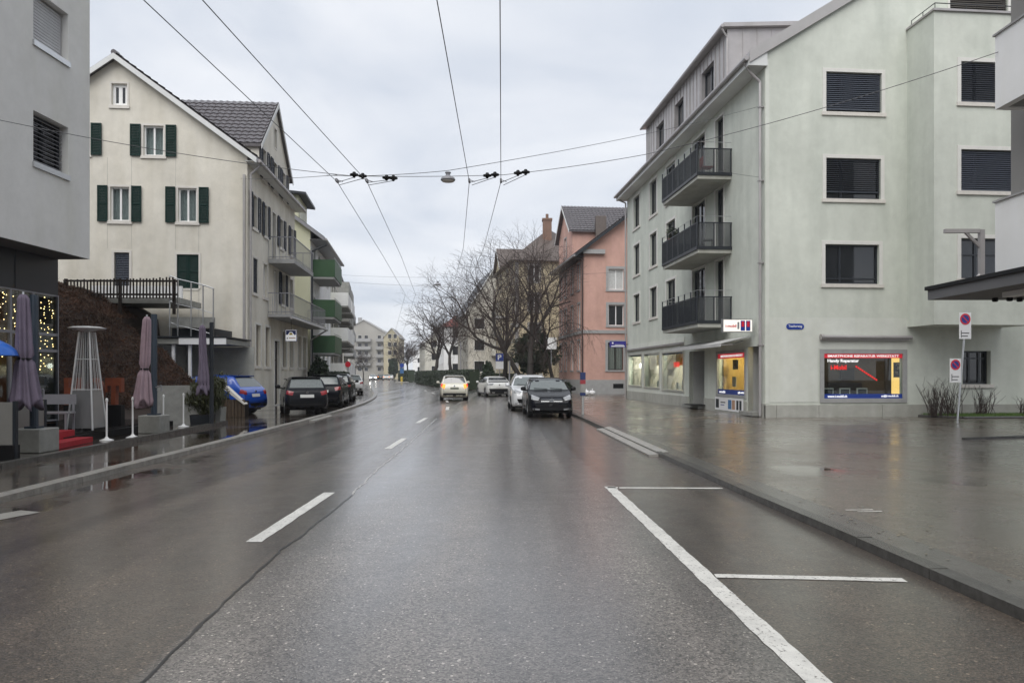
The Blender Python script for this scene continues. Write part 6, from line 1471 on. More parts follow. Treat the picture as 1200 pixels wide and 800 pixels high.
    # wheels
    for y in wy:
        for sg in (-1, 1):
            xo = sg * (hw - .015); b = MB(); n = 28
            prof = [(wr_ * .62, 0), (wr_ * .93, .0), (wr_, .03), (wr_, .17), (wr_ * .93, .2), (wr_ * .5, .2)]
            vs = [(xo - sg * p[1], y + p[0] * cos(2 * pi * i / n), wr_ + p[0] * sin(2 * pi * i / n)) for p in prof for i in range(n)]
            b.add(vs, [(j * n + i, j * n + (i + 1) % n, (j + 1) * n + (i + 1) % n, (j + 1) * n + i) for j in range(len(prof) - 1) for i in range(n)]); wh = b.build('wheel', M_rubber, t, smooth=True, local=True)
            b = MB(); xr = xo - sg * .03
            for q in range(5):
                an = 2 * pi * q / 5; a0 = (xr + sg * .012, y, wr_); 
                b.hexa([(xr, y + .04 * cos(an + 1.57), wr_ + .04 * sin(an + 1.57)), (xr, y - .04 * cos(an + 1.57), wr_ - .04 * sin(an + 1.57)), (xr, y + .62 * wr_ * cos(an - .12), wr_ + .62 * wr_ * sin(an - .12)), (xr, y + .62 * wr_ * cos(an + .12), wr_ + .62 * wr_ * sin(an + .12))] + [(xr + sg * .025, y + .03 * cos(an + 1.57), wr_ + .03 * sin(an + 1.57)), (xr + sg * .025, y - .03 * cos(an + 1.57), wr_ - .03 * sin(an + 1.57)), (xr + sg * .02, y + .62 * wr_ * cos(an - .1), wr_ + .62 * wr_ * sin(an - .1)), (xr + sg * .02, y + .62 * wr_ * cos(an + .1), wr_ + .62 * wr_ * sin(an + .1))])
            b.add([(xo - sg * .01, y + wr_ * r * cos(2 * pi * i / n), wr_ + wr_ * r * sin(2 * pi * i / n)) for r in (.58, .66) for i in range(n)], [(i, (i + 1) % n, n + (i + 1) % n, n + i) for i in range(n)])
            b.build('rim', M_rim, wh, local=True)
            b = MB(); xi = sg * hw * .60    # dark liner of the arch
            b.add([(xx, y + ra * 1.02 * cos(pi * i / 14), wr_ - .08 + (ra * 1.02 + .08) * sin(pi * i / 14)) for xx in (xi, sg * (hw - .03)) for i in range(15)], [(i, i + 1, 15 + i + 1, 15 + i) for i in range(14)])
            b.poly([(xi, y + ra * cos(pi * i / 14), wr_ - .08 + (ra + .08) * sin(pi * i / 14)) for i in range(15)]); b.build('wheel_arch', M_black, t, local=True)
    b = MB(); b.box(-hw * .8, hw * .8, -L_ * .44, L_ * .44, .17, .26); b.build('underbody', M_black, t, local=True)
    return t
yw = lambda fx, fy: atan2(-fx, fy)
P_black, P_white, P_blue, P_grey = paint('paint_black', (.004, .005, .008)), paint('paint_white', (.74, .74, .72)), paint('paint_blue', (.012, .075, .42)), paint('paint_graphite', (.010, .011, .014))
P_silver = paint('paint_silverwhite', (.66, .67, .68))
p = gpt(643, 490); car('black hatchback with round chrome badge parked facing the camera at the kerb', (p.x, p.y + 1.95, 0), pi + .055, 3.95, 1.68, 1.47, 'hatch', P_black, 'cars parked at the kerb', emblem=True)
p = gpt(621.5, 482.5); car('white off-road car parked behind the black hatchback', (p.x, p.y + 2.2, 0), pi + .05, 4.3, 1.82, 1.58, 'suv', P_silver, 'cars parked at the kerb', trim=True, roofrail=True)
p = gpt(528.5, 469.5); car('cream white hatchback driving away with amber rear lamps lit', (p.x, p.y + 1.9, 0), .11, 3.8, 1.70, 1.52, 'hatch', paint('paint_cream', (.72, .70, .60)), None, lit='rear', rearstyle=1, name='driving_car', trim=True, wet=False, plate=mat('plate_dim', (.12, .13, .09), .5))
p = gpt(577, 465); car('white sporty hatchback with dark rear bumper parked under the bare trees', (p.x, p.y + 2.1, 0), .24, 4.2, 1.78, 1.44, 'sporty', P_white, 'cars parked at the kerb', rearstyle=2, lit='clear', trim=True)
p = gpt(344, 486, PZ); car('dark graphite small hatchback with clear rear lamps parked on the pavement', (p.x - .15, p.y + 1.75, PZ), radians(21), 3.5, 1.60, 1.43, 'hatch', P_grey, 'cars parked on the pavement', rearstyle=0, mirrors=True)
f_ = Vector((-sin(radians(76)), cos(radians(76)), 0)); p = gpt(297, 486.5, PZ) + f_ * 2.05 + Vector((.0, .4, 0)); car('bright blue hatchback parked nose in at the carport', p, radians(76), 4.0, 1.74, 1.50, 'hatch', P_blue, 'cars parked on the pavement', trim=True)
p = gpt(371, 477, PZ); car('black car with pale rear window parked behind the graphite hatchback', (p.x + .05, p.y + 2.0, PZ), .12, 4.1, 1.7, 1.50, 'hatch', P_black, 'cars parked on the pavement', lod=1)
p = gpt(386.5, 471, PZ); car('dark estate car parked next to the clipped hedge', (p.x, p.y + 2.1, PZ), .14, 4.2, 1.72, 1.55, 'suv', P_grey, 'cars parked on the pavement')
p = gpt(410, 461.5, PZ); car('white car parked past the clipped hedge', (p.x - .4, p.y + 2, PZ), .3, 4.1, 1.72, 1.48, 'hatch', P_white, 'cars parked on the pavement', lod=0)
for px, Y, m, lt, lab in ((437, 178, P_silver, 'front', 'distant silver car coming with headlights on'), (446, 196, P_black, 'rear', 'distant dark car with tail lights on'), (452.5, 186, P_white, 'rear', 'distant white car driving away'), (457, 207, P_white, None, 'distant white car at the far bend')):
    xx = (px - 600) / FPX * Y; car(lab, (xx, Y, 0), (pi + .2) if lt == 'front' else .2, 4.2, 1.75, 1.5, 'hatch', m, 'distant cars', lit=lt, lod=0, name='distant_car')

# ------------------------------------------------------------------ trees and hedges
def tree(label, base, h, r0, seed, lean=(0, 0), spread=1.0, levels=5, droop=0, fork=None, twig=1.0, group='bare street trees', name='bare_tree', first=.32, up=.25):
    r_ = random.Random(seed); segs = []
    def grow(p, d, length, r, lev):
        n = 4 if lev < 2 else 3; q = p; dirs = d.copy()
        for i in range(n):
            dirs = (dirs + Vector((r_.gauss(0, .13), r_.gauss(0, .13), r_.gauss(0, .08) + (up * .12 if lev < 3 else -droop * .22)))).normalized()
            e = q + dirs * (length / n); ra, rb = r * (1 - .42 * i / n), r * (1 - .42 * (i + 1) / n)
            segs.append((q, e, max(ra, .006), max(rb, .005), lev)); q = e
            if lev >= 1 and lev < levels and i < n - 1 and r_.random() < .85:
                side = dirs.orthogonal().normalized(); side.rotate(Matrix.Rotation(r_.uniform(0, 2 * pi), 3, dirs))
                grow(q, (dirs * .7 + side * r_.uniform(.55, 1.0) * spread).normalized(), length * r_.uniform(.45, .7), rb * .55, lev + 1)
        if lev < levels:
            k = 3 if lev < 3 else 2
            for j in range(k):
                side = dirs.orthogonal().normalized(); side.rotate(Matrix.Rotation(2 * pi * j / k + r_.uniform(-.6, .6), 3, dirs))
                grow(q, (dirs * 1.0 + side * r_.uniform(.35, .8) * spread).normalized(), length * r_.uniform(.58, .82), r * .52, lev + 1)
    b0 = Vector(base); d0 = Vector((lean[0], lean[1], 1)).normalized()
    if fork:
        for (l, dx, dy, rr) in fork: grow(b0 + Vector((dx * .12, 0, -.1)), Vector((dx, dy, 1)).normalized(), h * l, r0 * rr, 0)
    else: grow(b0 - Vector((0, 0, .1)), d0, h * first, r0, 0)
    t = thing(name, label, 'tree', base, group)
    # fit to the wanted height
    zm = max(s[1].z for s in segs) - b0.z; sc_ = h / zm
    tb, cb = MB(), MB()
    for p, e, ra, rb, lev in segs:
        p2 = b0 + (p - b0) * sc_; e2 = b0 + (e - b0) * sc_
        if lev <= 1: tb.tube(p2, e2, ra, rb, 8, caps=False)
        else: cb.tube(p2, e2, max(ra, .010 * twig), max(rb, .008 * twig), 4 if lev > 2 else 6, caps=False)
    tb.build('trunk', M_bark, t, smooth=True); cb.build('crown', M_twig, t); return t
def onp(px, Y, z=PZ): return ((px - 600) / FPX * Y, Y, z)
tree('big bare tree with forked leaning limbs in front of the yellow villa', onp(621, 58), 13.8, .30, 11, fork=((.36, -.42, -.1, .85), (.42, .12, .1, 1.0)), spread=.9, levels=6, twig=.55)
tree('bare tree with dark upright trunk beside the blue parking sign', onp(590, 64), 11.5, .27, 22, spread=.8, levels=5, twig=.9)
tree('slim bare tree with drooping twigs in front of the pink house', onp(652, 49.5), 9.8, .15, 33, spread=1.2, levels=6, droop=1.3, twig=.5, first=.42)
tree('bare tree beside the cream townhouse', onp(531, 96), 12.5, .30, 44, spread=.72, levels=5, twig=1.8)
tree('broad bare tree with thick trunk before the red roof house', onp(503, 106), 11.5, .38, 55, spread=.85, levels=5, twig=1.8)
tree('bare tree with purplish twigs by the traffic island', onp(476, 165), 10.5, .26, 66, spread=.72, levels=5, twig=2.6)
tree('bare tree beyond the traffic island', onp(468, 190), 10.5, .24, 77, spread=.72, levels=5, twig=2.6)
tree('small bare tree in front of the closing apartment house', onp(426, 212), 9, .2, 99, spread=1.1, levels=5, twig=2.4)
shrub('evergreen_tree', 'dense dark evergreen tree between the yellow villa and pink house', 'tree', (*onp(628, 63)[:2], PZ), 2.3, 2.3, 7000, .15, M_ever, seed=8, trunk=1.0, fl=.4)
shrub('evergreen_tree', 'rounded evergreen shrub tree close behind the white parked car', 'tree', (*onp(572, 76)[:2], PZ), .75, 1.5, 2600, .13, M_ever, seed=9, fl=.8)
shrub('conifer', 'narrow dark conifer at the far bend', 'tree', (*onp(461, 215)[:2], PZ), 1.7, 3.4, 2200, .3, M_ever, seed=10)
shrub('evergreen_bush', 'tall dark leafy bush below the green balconies', 'bush', (*onp(374, 43)[:2], PZ), .7, 1.35, 2600, .11, M_ever, seed=12)
shrub('pink_house_bush', 'low green bush next to the pink house plinth', 'bush', (*onp(664, 50)[:2], PZ), .45, .55, 900, .09, M_hedge, seed=13)
def hedge(label, pts, w, h, n, leaf=.1, seed=0):
    t = thing('hedge', label, 'hedge', (pts[0][0], pts[0][1], PZ)); r_ = random.Random(seed); b = MB(); core = MB()
    for (a, c) in zip(pts[:-1], pts[1:]):
        a, c = Vector((*a, PZ)), Vector((*c, PZ)); d = (c - a); s = Vector((-d.y, d.x, 0)).normalized() * w / 2 * .86
        core.hexa([a - s, a + s, c + s, c - s] + [p + Vector((0, 0, h * .93)) for p in (a - s, a + s, c + s, c - s)])
        for i in range(n):
            f = r_.random(); k = r_.random(); q = a.lerp(c, f)
            if k < .4: q = q + s * r_.uniform(-1, 1) * 1.1 + Vector((0, 0, h * (1 + .05 * mnoise.noise((f * 9, seed, 0)))))
            else: q = q + s * (1.12 if k < .7 else -1.12) + Vector((0, 0, r_.uniform(0, h)))
            u = Vector((r_.gauss(0, 1), r_.gauss(0, 1), r_.gauss(0, 1))).normalized(); v = u.orthogonal().normalized(); l = leaf * r_.uniform(.5, 1.2)
            b.add([q - u * l, q + v * l * .6, q + u * l, q - v * l * .6], [(0, 1, 2, 3)])
    core.build('core', M_hedge, t); b.build('leaves', M_hedge, t)
hedge('clipped dark hedge beside the parked dark estate car', [onp(394, 46)[:2], onp(402, 55)[:2]], 1.0, 1.6, 2500, .09, 1)
hedge('long garden hedge behind the driving cream hatchback', [onp(556, 72)[:2], onp(508, 100)[:2], onp(490, 126)[:2]], 1.2, 1.9, 3500, .13, 2)
hedge('dark garden hedge under the bare trees before the yellow villa', [onp(566, 66)[:2], onp(612, 64)[:2]], 1.0, 1.5, 2500, .1, 3)
hedge('far hedge along the pavement before the bend', [onp(482, 150)[:2], onp(470, 185)[:2]], 1.5, 2.2, 2500, .2, 4)
# low wall and fence posts of the gardens
b = MB(); a, c = onp(604, 66), onp(648, 64.5); b.box(a[0], c[0], 64.5, 64.8, PZ, PZ + 1.0); tag(b.build('garden_wall', M_sill, None, (a[0], 64.6, PZ)), 'pale garden wall below the dark evergreen tree', 'wall')
# bare shrubs and grass bed at the green wall
gb = [E.P(E.pix(1076, 486)[0], 0, .02), E.P(E.pix(1300, 486)[0], 0, .02), E.P(E.pix(1300, 486)[0], 0, 1.25), E.P(E.pix(1100, 486)[0], 0, 1.25)]
b = MB(); b.hexa([(p.x, p.y, PZ) for p in gb] + [(p.x, p.y, PZ + .06) for p in gb]); bed = tag(b.build('grass_bed', M_earth, None, gb[0]), kind='structure')
b = MB()
for i in range(4): a, c = gb[i], gb[(i + 1) % 4]; b.tube((a.x, a.y, PZ + .03), (c.x, c.y, PZ + .03), .045, n=6)
b.build('bed_edging', M_kerb_r, bed)
b = MB(); r_ = random.Random(4)
for i in range(9000):
    f, g = r_.random(), r_.random(); p = gb[0].lerp(gb[1], f).lerp(gb[3].lerp(gb[2], f), g); p.z = PZ + .05
    a = r_.uniform(0, 6.28); l = r_.uniform(.06, .13); q = Vector((cos(a), sin(a), 0)) * .008; b.add([p - q, p + q, p + Vector((r_.gauss(0, .02), r_.gauss(0, .02), l))], [(0, 1, 2)])
tag(b.build('grass', M_grass), 'short green grass in the bed along the pale green wall', 'grass', kind='stuff')
def twigs(label, base, w, h, n, seed):
    t = thing('bare_shrub', label, 'shrub', base, 'bare shrubs in the bed'); r_ = random.Random(seed); b = MB(); b0 = Vector(base)
    for i in range(n):
        p = b0 + Vector((r_.gauss(0, w * .22), r_.gauss(0, .12), 0)); d = Vector((r_.gauss(0, .22), r_.gauss(0, .22), 1)).normalized(); hh = h * r_.uniform(.55, 1.05); q = p; r = r_.uniform(.007, .015); k = 5
        for j in range(k):
            d = (d + Vector((r_.gauss(0, .12), r_.gauss(0, .12), .05))).normalized(); e = q + d * hh / k; b.tube(q, e, r * (1 - j * .15), r * (.85 - j * .15), 4, caps=False)
            if j > 0 and r_.random() < .8:
                s = (d + Vector((r_.gauss(0, .6), r_.gauss(0, .6), .2))).normalized(); b.tube(e, e + s * hh * .25, r * .5, .003, 4, caps=False)
            q = e
    b.build('stem', M_twig, t); return t
for x, w, h, n, sd_, lab in ((1098, .9, 1.15, 46, 1, 'wide many-stemmed bare shrub at the end of the grass bed'), (1115, .6, 1.2, 30, 2, 'bare shrub behind the no-parking sign post'), (1150, .8, .95, 36, 3, 'bare shrub under the small ground floor window'), (1199, .5, .7, 18, 5, 'small bare shrub further along the grass bed')):
    u = E.pix(x, 487, .6)[0]; q = E.P(u, PZ + .05, .6); twigs(lab, q, w, h, n, sd_)

# ------------------------------------------------------------------ signs and small street things
def sign_disc(F, par, u, z, r, d):
    b = MB(); n = 28
    def ringf(r0, r1, m, dd, nm):
        q = MB(); q.add([F.P(u + rr * cos(2 * pi * i / n), z + rr * sin(2 * pi * i / n), dd) for rr in (r0, r1) for i in range(n)], [(i, (i + 1) % n, n + (i + 1) % n, n + i) for i in range(n)]); return q.build(nm, m, par)
    ringf(.001, r * .74, mat('sign_royal', (.02, .045, .28), .4), d + .002, 'blue_field'); ringf(r * .72, r, M_signred, d + .004, 'red_ring')
    q = MB(); w = r * .1
    for s in (1,):
        a = radians(-45); c_, s_ = cos(a), sin(a); pts = [(-r * .8, -w), (r * .8, -w), (r * .8, w), (-r * .8, w)]
        q.poly([F.P(u + x * c_ - y * s_, z + x * s_ + y * c_, d + .006) for x, y in pts])
    q.build('red_bar', M_signred, par)
sp = gpt(1122, 492, PZ); lean = .028; SF = Face(sp.x + .04, sp.y, 6)
t = thing('no_parking_sign', 'leaning steel post carrying two white no-parking plates by the grass bed', 'sign', sp)
b = MB(); b.tube(sp, sp + Vector((3.62 * lean * 2.9, 0, 3.62)), .03, n=10); b.build('post', M_alu, t)
for (x0, x1, y0, y1, an) in ((1124, 1138, 366, 397, 0), (1113, 1126, 420, 448, 0)):
    u0, z1 = SF.pix(x0, y0, .05); u1, z0 = SF.pix(x1, y1, .05); w = SF.ub('plate', t, M_signwhite, u0, u1, z0, z1, .045, .055)
    um = (u0 + u1) / 2; sign_disc(SF, t, um, z1 - (u1 - u0) * .52, (u1 - u0) * .44, .057)
    zz = z0 + .08
    b = MB(); b.fbox(SF, u0 + .07, u1 - .07, zz + .1, zz + .125, .056, .059); b.fbox(SF, u0 + .09, u1 - .12, zz, zz + .025, .056, .059); b.fbox(SF, u0 + .06, u0 + .08, zz - .03, zz + .2, .056, .059); b.build('marking', M_anth, t)
mat('island_navy', (.02, .035, .12), .5)
p = (2.68, 28.1, PZ); t = thing('parking_meter', 'slim parking post with blue red and white plates beside the black hatchback', 'parking meter', p); PF = Face(p[0], p[1], 3)
b = MB(); b.tube(p, (p[0], p[1], 1.0), .045, n=10); b.build('post', M_stone, t)
for z0, z1, m in ((1.38, 1.66, MATS['island_navy']), (1.22, 1.375, mat('meter_red', (.30, .04, .05), .5)), (.90, 1.215, M_conc), (.78, .895, MATS['island_navy'])): PF.ub('plate', t, m, -.10, .10, z0, z1, -.05, .05)
for i in range(2):
    q = gpt(687 + i * 7, 463.5, PZ); b = MB(); b.ball(q + Vector((0, 0, .2)), .26 - .03 * i, 12, sq=(1, 1, .8)); b.v = [(v[0] + .03 * sin(v[2] * 40), v[1] + .03 * cos(v[0] * 30), max(v[2], PZ)) for v in b.v]
    b.tube(q + Vector((0, 0, .38)), q + Vector((.02, 0, .5)), .05, .02); tag(b.build('rubbish_bag', M_signwhite, None, q, smooth=True), ('crumpled white rubbish bag next to the pink house drainpipe', 'smaller white rubbish bag on the open pavement side of the pile')[i], 'bag')
def post_sign(label, px, Y, zt, w, h, m, name='road_sign', face='box', pm=M_slat_l):
    x, y, z = onp(px, Y); t = thing(name, label, 'sign', (x, y, z)); b = MB(); b.tube((x, y, z), (x, y, zt), .035, n=8); b.build('post', pm, t)
    F_ = Face(x, y - .05, 0); o = F_.ub('plate', t, m, -w / 2, w / 2, zt - h, zt, -.012, .012); return t, F_
t, F_ = post_sign('white square plate on a thin post before the evergreen tree', 646, 52, 4.15, .72, .82, M_signwhite)
t, F_ = post_sign('blue parking sign with white plate below at the tree trunk', 585.5, 60, 3.25, .62, .62, M_blue); text('P', 'lettering', t, M_signwhite, F_, -.15, .15, 2.74, 3.15, .02, .03); F_.ub('plate', t, M_signwhite, -.31, .31, 2.0, 2.6, -.012, .012)
t, F_ = post_sign('round red sign on a post beside the parked white car', 408, 58, 2.6, .05, .4, M_stone)
b = MB(); n = 20; b.prism([F_.P(.22 * cos(2 * pi * i / n), 2.35 + .22 * sin(2 * pi * i / n), .03) for i in range(n)], (0, -.02, 0)); b.build('disc', M_signred, t)
t = thing('traffic_island', 'traffic island with yellow bollard and blue keep-right sign', 'island', (-20.6, 139, 0)); b = MB(); b.lathe((-20.6, 139, 0), [(1.3, 0), (1.25, .14), (.02, .15)], 20); b.build('island', M_kerb_l, t)
b = MB(); b.tube((-20.6, 139, .15), (-20.6, 139, 3.4), .06); b.build('post', M_anth, t); b = MB(); b.lathe((-20.6, 138.6, .14), [(.2, 0), (.22, .8), (.16, .95)], 12); b.build('bollard', mat('bollard_yellow', (.55, .40, .05), .5), t)
b = MB(); b.prism([(-20.6 + .4 * cos(2 * pi * i / 20), 138.9, 3.2 + .4 * sin(2 * pi * i / 20)) for i in range(20)], (0, -.03, 0)); b.build('disc', M_blue, t); b = MB(); b.box(-20.95, -20.25, 138.86, 138.9, 1.7, 2.7); b.build('plate', mat('island_blue', (.04, .13, .30), .5), t)
# slim light masts along the gardens
for px, Y in ((540, 88), (597, 56)):
    x, y, z = onp(px, Y); b = MB(); b.tube((x, y, z), (x, y, 2.6 if px == 597 else 5.5), .06, n=8); tag(b.build('garden_post', M_slat_l, None, (x, y, z)), ('tall thin grey mast rising behind the cream hatchback', 'short pale post at the kerb beside the white off-road car')[px == 597], 'post')

# ------------------------------------------------------------------ overhead wires, lamp
ZW = 5.6
def wline(label, pts, name='overhead_wire', r=.0065, cat='wire', group=None):
    b = MB(); P2 = [Vector(p) for p in pts]; b.path(P2, r, 5); return tag(b.build(name, M_wire, None, P2[0]), label, cat, group)
def onz(px, py, z=ZW): t = FPX * (z - HC) / (HY - py); return Vector(((px - 600) / FPX * t, t, z))
def trolley(p):   # pixels along one contact wire
    return [onz(*q) for q in p]
TW = [[(-40, -200), (168, 0), (395, 213), (449, 300), (475, 345), (462, 392), (440, 420)], [(106, -135), (237, 0), (430, 213), (470, 300), (487, 345), (471, 392), (446, 420)],
      [(470, -250), (512, 0), (550, 213), (543, 290), (530, 340), (497, 392), (455, 420)], [(590, -250), (586, 0), (587, 213), (567, 290), (545, 340), (505, 392), (460, 420)]]
labs = ['outer contact wire over the oncoming lane', 'inner contact wire over the oncoming lane', 'inner contact wire over the near lane', 'outer contact wire over the near lane']
for p, l in zip(TW, labs): wline(l, trolley(p), group='trolley contact wires')
SY = 15.5
def sp_(px, py, Y=SY): return at(px, py, Y)
wall_a = S.P(-.9, 0, 0)
def sag(a, c, s, n=14): return [a.lerp(c, i / n) - Vector((0, 0, s * 4 * (i / n) * (1 - i / n))) for i in range(n + 1)]
aR = S.P(S.pix(889, 125)[0], S.pix(889, 125)[1], .0); aR2 = Vector((8.5, 12.9, at(1168, 60, 12.9).z)); aH = GE.P(*GE.pix(282, 209)); aL = at(-60, 128, 13.0)
wline('upper span wire from the street lamp to the green block', sag(sp_(525, 200), aR, .12), name='span_wire')
wline('lower span wire across the street to the white balcony block', sag(sp_(383, 205.5), sp_(590, 205), .03) + sag(sp_(590, 205), sp_(757, 181), .03) + sag(sp_(757, 181), aR2, .1), name='span_wire')
wline('span wire from the grey block to the street lamp', sag(aL, sp_(415, 206.5), .12) + sag(sp_(415, 206.5), sp_(525, 200), .02), name='span_wire')
wline('span wire anchored on the beige gable wall', sag(aH, sp_(395, 205), .05), name='span_wire')
a2 = S.P(*S.pix(893, 208)); a3 = at(757, 181, 27); wline('short stay wire on the wall above the middle balcony', sag(S.P(S.pix(863, 200)[0], S.pix(863, 200)[1], .9), a2, .02), name='stay_wire')
wline('distant span wire crossing between the street trees', sag(at(395, 322, 60), at(740, 318, 47), .3), name='span_wire')
wline('far span wire carrying the second lamp', sag(at(400, 330, 48), at(690, 330, 56), .35), name='span_wire')
for k, ((x, y), (hx_, hy_)) in enumerate((((415, 205), (395, 213)), ((425, 206.5), (397, 216)), ((453, 208.5), (430, 213)), ((461, 209), (432, 216)), ((571, 206), (550, 213)), ((580, 205), (553, 216)), ((607, 203), (587, 213)), ((616, 202), (590, 216)))):
    c = sp_(x, y); t = thing('insulator', 'black ' + ('upper', 'lower')[k % 2] + ' disc insulator steadying the ' + labs[k // 2], 'insulator', c, 'span wire insulators')
    b = MB(); b.lathe(c - Vector((0, 0, .06)), [(.02, 0), (.035, .03), (.09, .05), (.09, .075), (.04, .09), (.03, .12)], 12); b.build('disc', M_black, t)
    b = MB(); b.tube(c - Vector((0, 0, .05)), sp_(hx_, hy_ + 1, 15.45) , .007, n=5); b.build('steady_arm', M_wire, t)
for i, (x, y) in enumerate(((395, 213), (430, 213), (550, 213), (587, 213))):
    c = onz(x, y); b = MB(); b.box(c.x - .02, c.x + .02, c.y - .09, c.y + .09, c.z - .01, c.z + .05); b.tube(c + Vector((0, 0, .04)), c + Vector((.12, 0, .0)), .008)
    tag(b.build('wire_clamp', M_slat_l, None, c), 'small clamp gripping the ' + labs[i], 'clamp')
def lamp(label, c, r):
    t = thing('street_lamp', label, 'street lamp', c); b = MB(); b.lathe(c, [(r * .9, 0), (r, .02), (r * .92, r * .35), (r * .45, r * .68), (r * .3, r * .72), (r * .28, r * 1.0), (r * .4, r * 1.02), (r * .4, r * 1.15), (.02, r * 1.2)], 20); b.build('shade', M_slat_l, t, smooth=False)
    b = MB(); b.lathe(c - Vector((0, 0, .03)), [(r * .3, 0), (r * .8, .015), (r * .85, .029)], 16); b.build('diffuser', M_sill, t); return t
lamp('grey bell-shaped street lamp hanging from the span wires', at(525, 212, SY), .155); lamp('distant bell-shaped street lamp hanging over the road', at(513, 334, 50), .22)
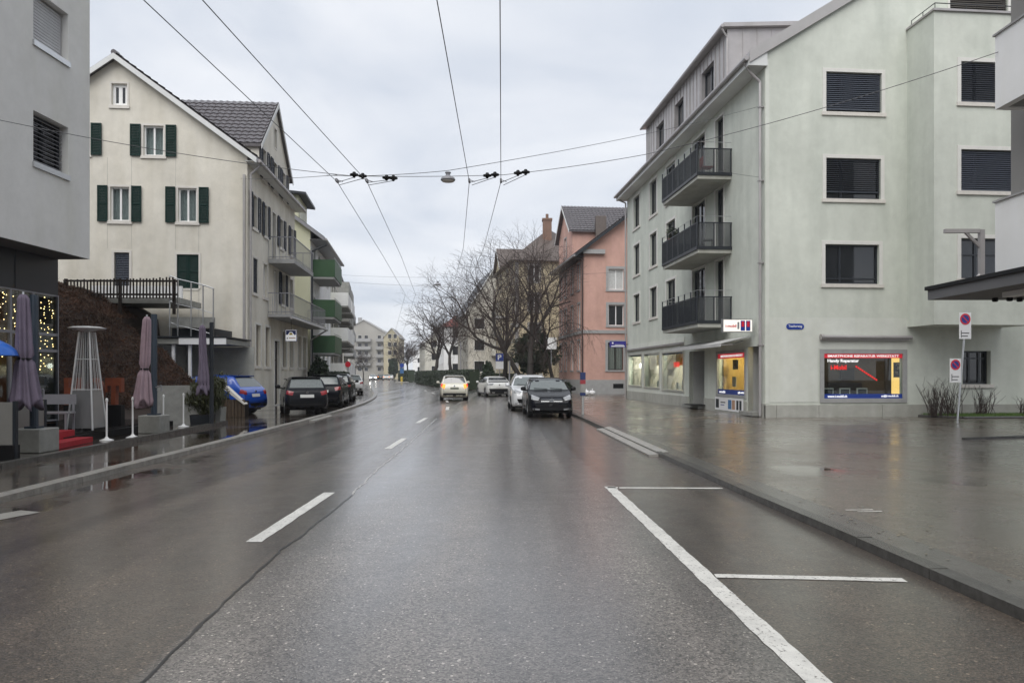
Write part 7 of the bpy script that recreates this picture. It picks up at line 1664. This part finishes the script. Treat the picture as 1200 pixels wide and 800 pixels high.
# ------------------------------------------------------------------ person with umbrella at the terrace edge (mostly outside the frame)
def person():
    p0 = Vector((-9.75, 13.65, PZ)); t = thing('person', 'person in a dark navy coat under a blue umbrella', 'person', p0, None, radians(20))
    J = {'pel': (0, 0, .95, .15, .12), 'ch': (0, .02, 1.32, .18, .13), 'nk': (0, .02, 1.50, .065, .065), 'hd': (0, .0, 1.62, .085, .10), 'tp': (0, 0, 1.72, .075, .085),
         'shl': (-.17, 0, 1.42, .075, .07), 'ell': (-.24, -.02, 1.14, .055, .055), 'hal': (-.24, -.10, .90, .04, .035), 'shr': (.17, 0, 1.42, .075, .07), 'elr': (.25, -.08, 1.16, .055, .055), 'har': (.20, -.27, 1.28, .04, .04),
         'hpl': (-.1, 0, .88, .105, .11), 'knl': (-.11, -.01, .50, .068, .07), 'anl': (-.11, .03, .10, .045, .05), 'tol': (-.12, -.14, .05, .045, .035), 'hpr': (.1, 0, .88, .105, .11), 'knr': (.11, -.03, .50, .068, .07), 'anr': (.11, .0, .10, .045, .05), 'tor': (.12, -.17, .05, .045, .035)}
    names = list(J); E_ = [('pel', 'ch'), ('ch', 'nk'), ('nk', 'hd'), ('hd', 'tp'), ('ch', 'shl'), ('shl', 'ell'), ('ell', 'hal'), ('ch', 'shr'), ('shr', 'elr'), ('elr', 'har'), ('pel', 'hpl'), ('hpl', 'knl'), ('knl', 'anl'), ('anl', 'tol'), ('pel', 'hpr'), ('hpr', 'knr'), ('knr', 'anr'), ('anr', 'tor')]
    me = bpy.data.meshes.new('body'); me.from_pydata([J[n][:3] for n in names], [(names.index(a), names.index(c)) for a, c in E_], [])
    o = bpy.data.objects.new('body', me); link(o, t); o.location = (0, 0, 0)
    o.modifiers.new('skin', 'SKIN'); sv = me.skin_vertices[0].data
    for i, n in enumerate(names): sv[i].radius = J[n][3:5]; sv[i].use_root = n == 'pel'
    o.modifiers.new('sub', 'SUBSURF').levels = 2; o.modifiers['sub'].render_levels = 2
    dg = bpy.context.evaluated_depsgraph_get(); me2 = bpy.data.meshes.new_from_object(o.evaluated_get(dg)); o.modifiers.clear(); o.data = me2
    navy, skin = mat('navy_coat', (.010, .014, .035), .8), mat('skin', (.50, .30, .22), .6); me2.materials.clear(); me2.materials.append(navy); me2.materials.append(skin)
    for pl in me2.polygons: pl.use_smooth = True; pl.material_index = 1 if pl.center.z > 1.50 or (pl.center.y < -.22 and pl.center.z > 1.2) else 0
    b = MB(); b.lathe((0, 0, .45), [(.26, 0), (.22, .35), (.19, .5), (.22, .85), (.19, .98), (.08, 1.05)], 20); b.v = [(v[0], v[1] * .72 + .01, v[2]) for v in b.v]; b.build('coat', navy, t, smooth=True, local=True)
    b = MB(); b.ball((0, .015, 1.66), .105, 14); b.v = [(v[0], v[1] if v[1] > -.03 else -.03 + (v[1] + .03) * .3, max(v[2], 1.6)) for v in b.v]; b.build('hair', mat('dark_hair', (.02, .015, .012), .6), t, smooth=True, local=True)
    for x in (-.035, .035): b = MB(); b.ball((x, -.093, 1.635), .012, 8); b.build('eye', M_black, t, local=True)
    b = MB(); b.tube((0, -.09, 1.63), (0, -.115, 1.595), .012, .017, 6); b.build('nose', skin, t, local=True)
    for k in range(5):
        b = MB(); z = 1.25 + k * .018; b.path([(.185, -.29, z), (.205, -.325, z + .004), (.235, -.32, z + .004), (.24, -.29, z)], .0085, 6); b.build('finger', skin, t, local=True)
    um = thing('umbrella', 'open bright blue umbrella held over the navy coat', 'umbrella', p0 + Vector((.30, -.2, 1.2))); c = p0 + Vector((.18, -.20, 1.86)); b = MB(); n = 48
    prof = [(.54, 0), (.50, .10), (.40, .20), (.25, .28), (.1, .32), (.01, .335)]
    def fold(a, f): return 1 - (.06 * (1 - f)) * abs(sin(4 * a)) ** .5 * 0 - .05 * (1 - f) * (1 - abs(cos(4 * a)))
    b.lathe(c, prof, n, fold=fold); b.f = b.f[:-2]; b.m = b.m[:-2]; b.build('canopy', mat('umbrella_blue', (.015, .13, .55), .35, .1, 6), um, smooth=True)
    b = MB(); b.tube(c + Vector((.02, 0, -.75)), c + Vector((0, 0, .40)), .01, n=6); b.build('shaft', M_steel, um)
    for k in range(8): an = k * pi / 4; b = MB(); b.path([c + Vector((cos(an) * r * .985, sin(an) * r * .985, z - .006)) for r, z in prof], .004, 4); b.build('rib', M_steel, um)
    b = MB(); b.tube(c + Vector((.02, 0, -.75)), c + Vector((.015, 0, -.5)), .02, n=8); b.build('handle', M_black, um)
person()
# wet leaves and bits of litter on the pavements
b = MB(); r_ = random.Random(12)
for i in range(420):
    if i < 300: y = r_.uniform(4, 26); x = KR(y) + .2 + abs(r_.gauss(0, .5)); z = PZ + .008
    elif i < 380: y = r_.uniform(9, 27); x = KL(y) - .35 - abs(r_.gauss(0, .7)); z = PZ + .006
    else: y = r_.uniform(9, 26); x = r_.uniform(4, 12); z = PZ + .006
    a = r_.uniform(0, 6.28); s = r_.uniform(.012, .035); u = Vector((cos(a), sin(a), r_.uniform(-.1, .15))) * s; v = Vector((-sin(a), cos(a), 0)) * s * .55; p = Vector((x, y, z + .004)); b.add([p - u, p + v, p + u, p - v], [(0, 1, 2, 3)])
tag(b.build('leaf_litter', mat('wet_leaf', (.20, .17, .12), .4, .6, 40)), 'scattered wet leaves and bits of litter on the pavements', 'litter', kind='stuff')

# ------------------------------------------------------------------ damp air
b = MB(); b.box(-420, 420, -70, 420, -1.03, 24)
hz = b.build('haze', []); tag(hz, 'thin grey rain haze', 'haze', kind='stuff')
m = bpy.data.materials.new('haze'); m.use_nodes = True; m.node_tree.nodes.clear()
o_ = m.node_tree.nodes.new('ShaderNodeOutputMaterial'); v_ = m.node_tree.nodes.new('ShaderNodeVolumePrincipled')
v_.inputs['Color'].default_value = (.93, .95, 1, 1); v_.inputs['Density'].default_value = .0005; v_.inputs['Anisotropy'].default_value = .2
m.node_tree.links.new(v_.outputs[0], o_.inputs['Volume']); hz.data.materials.append(m)
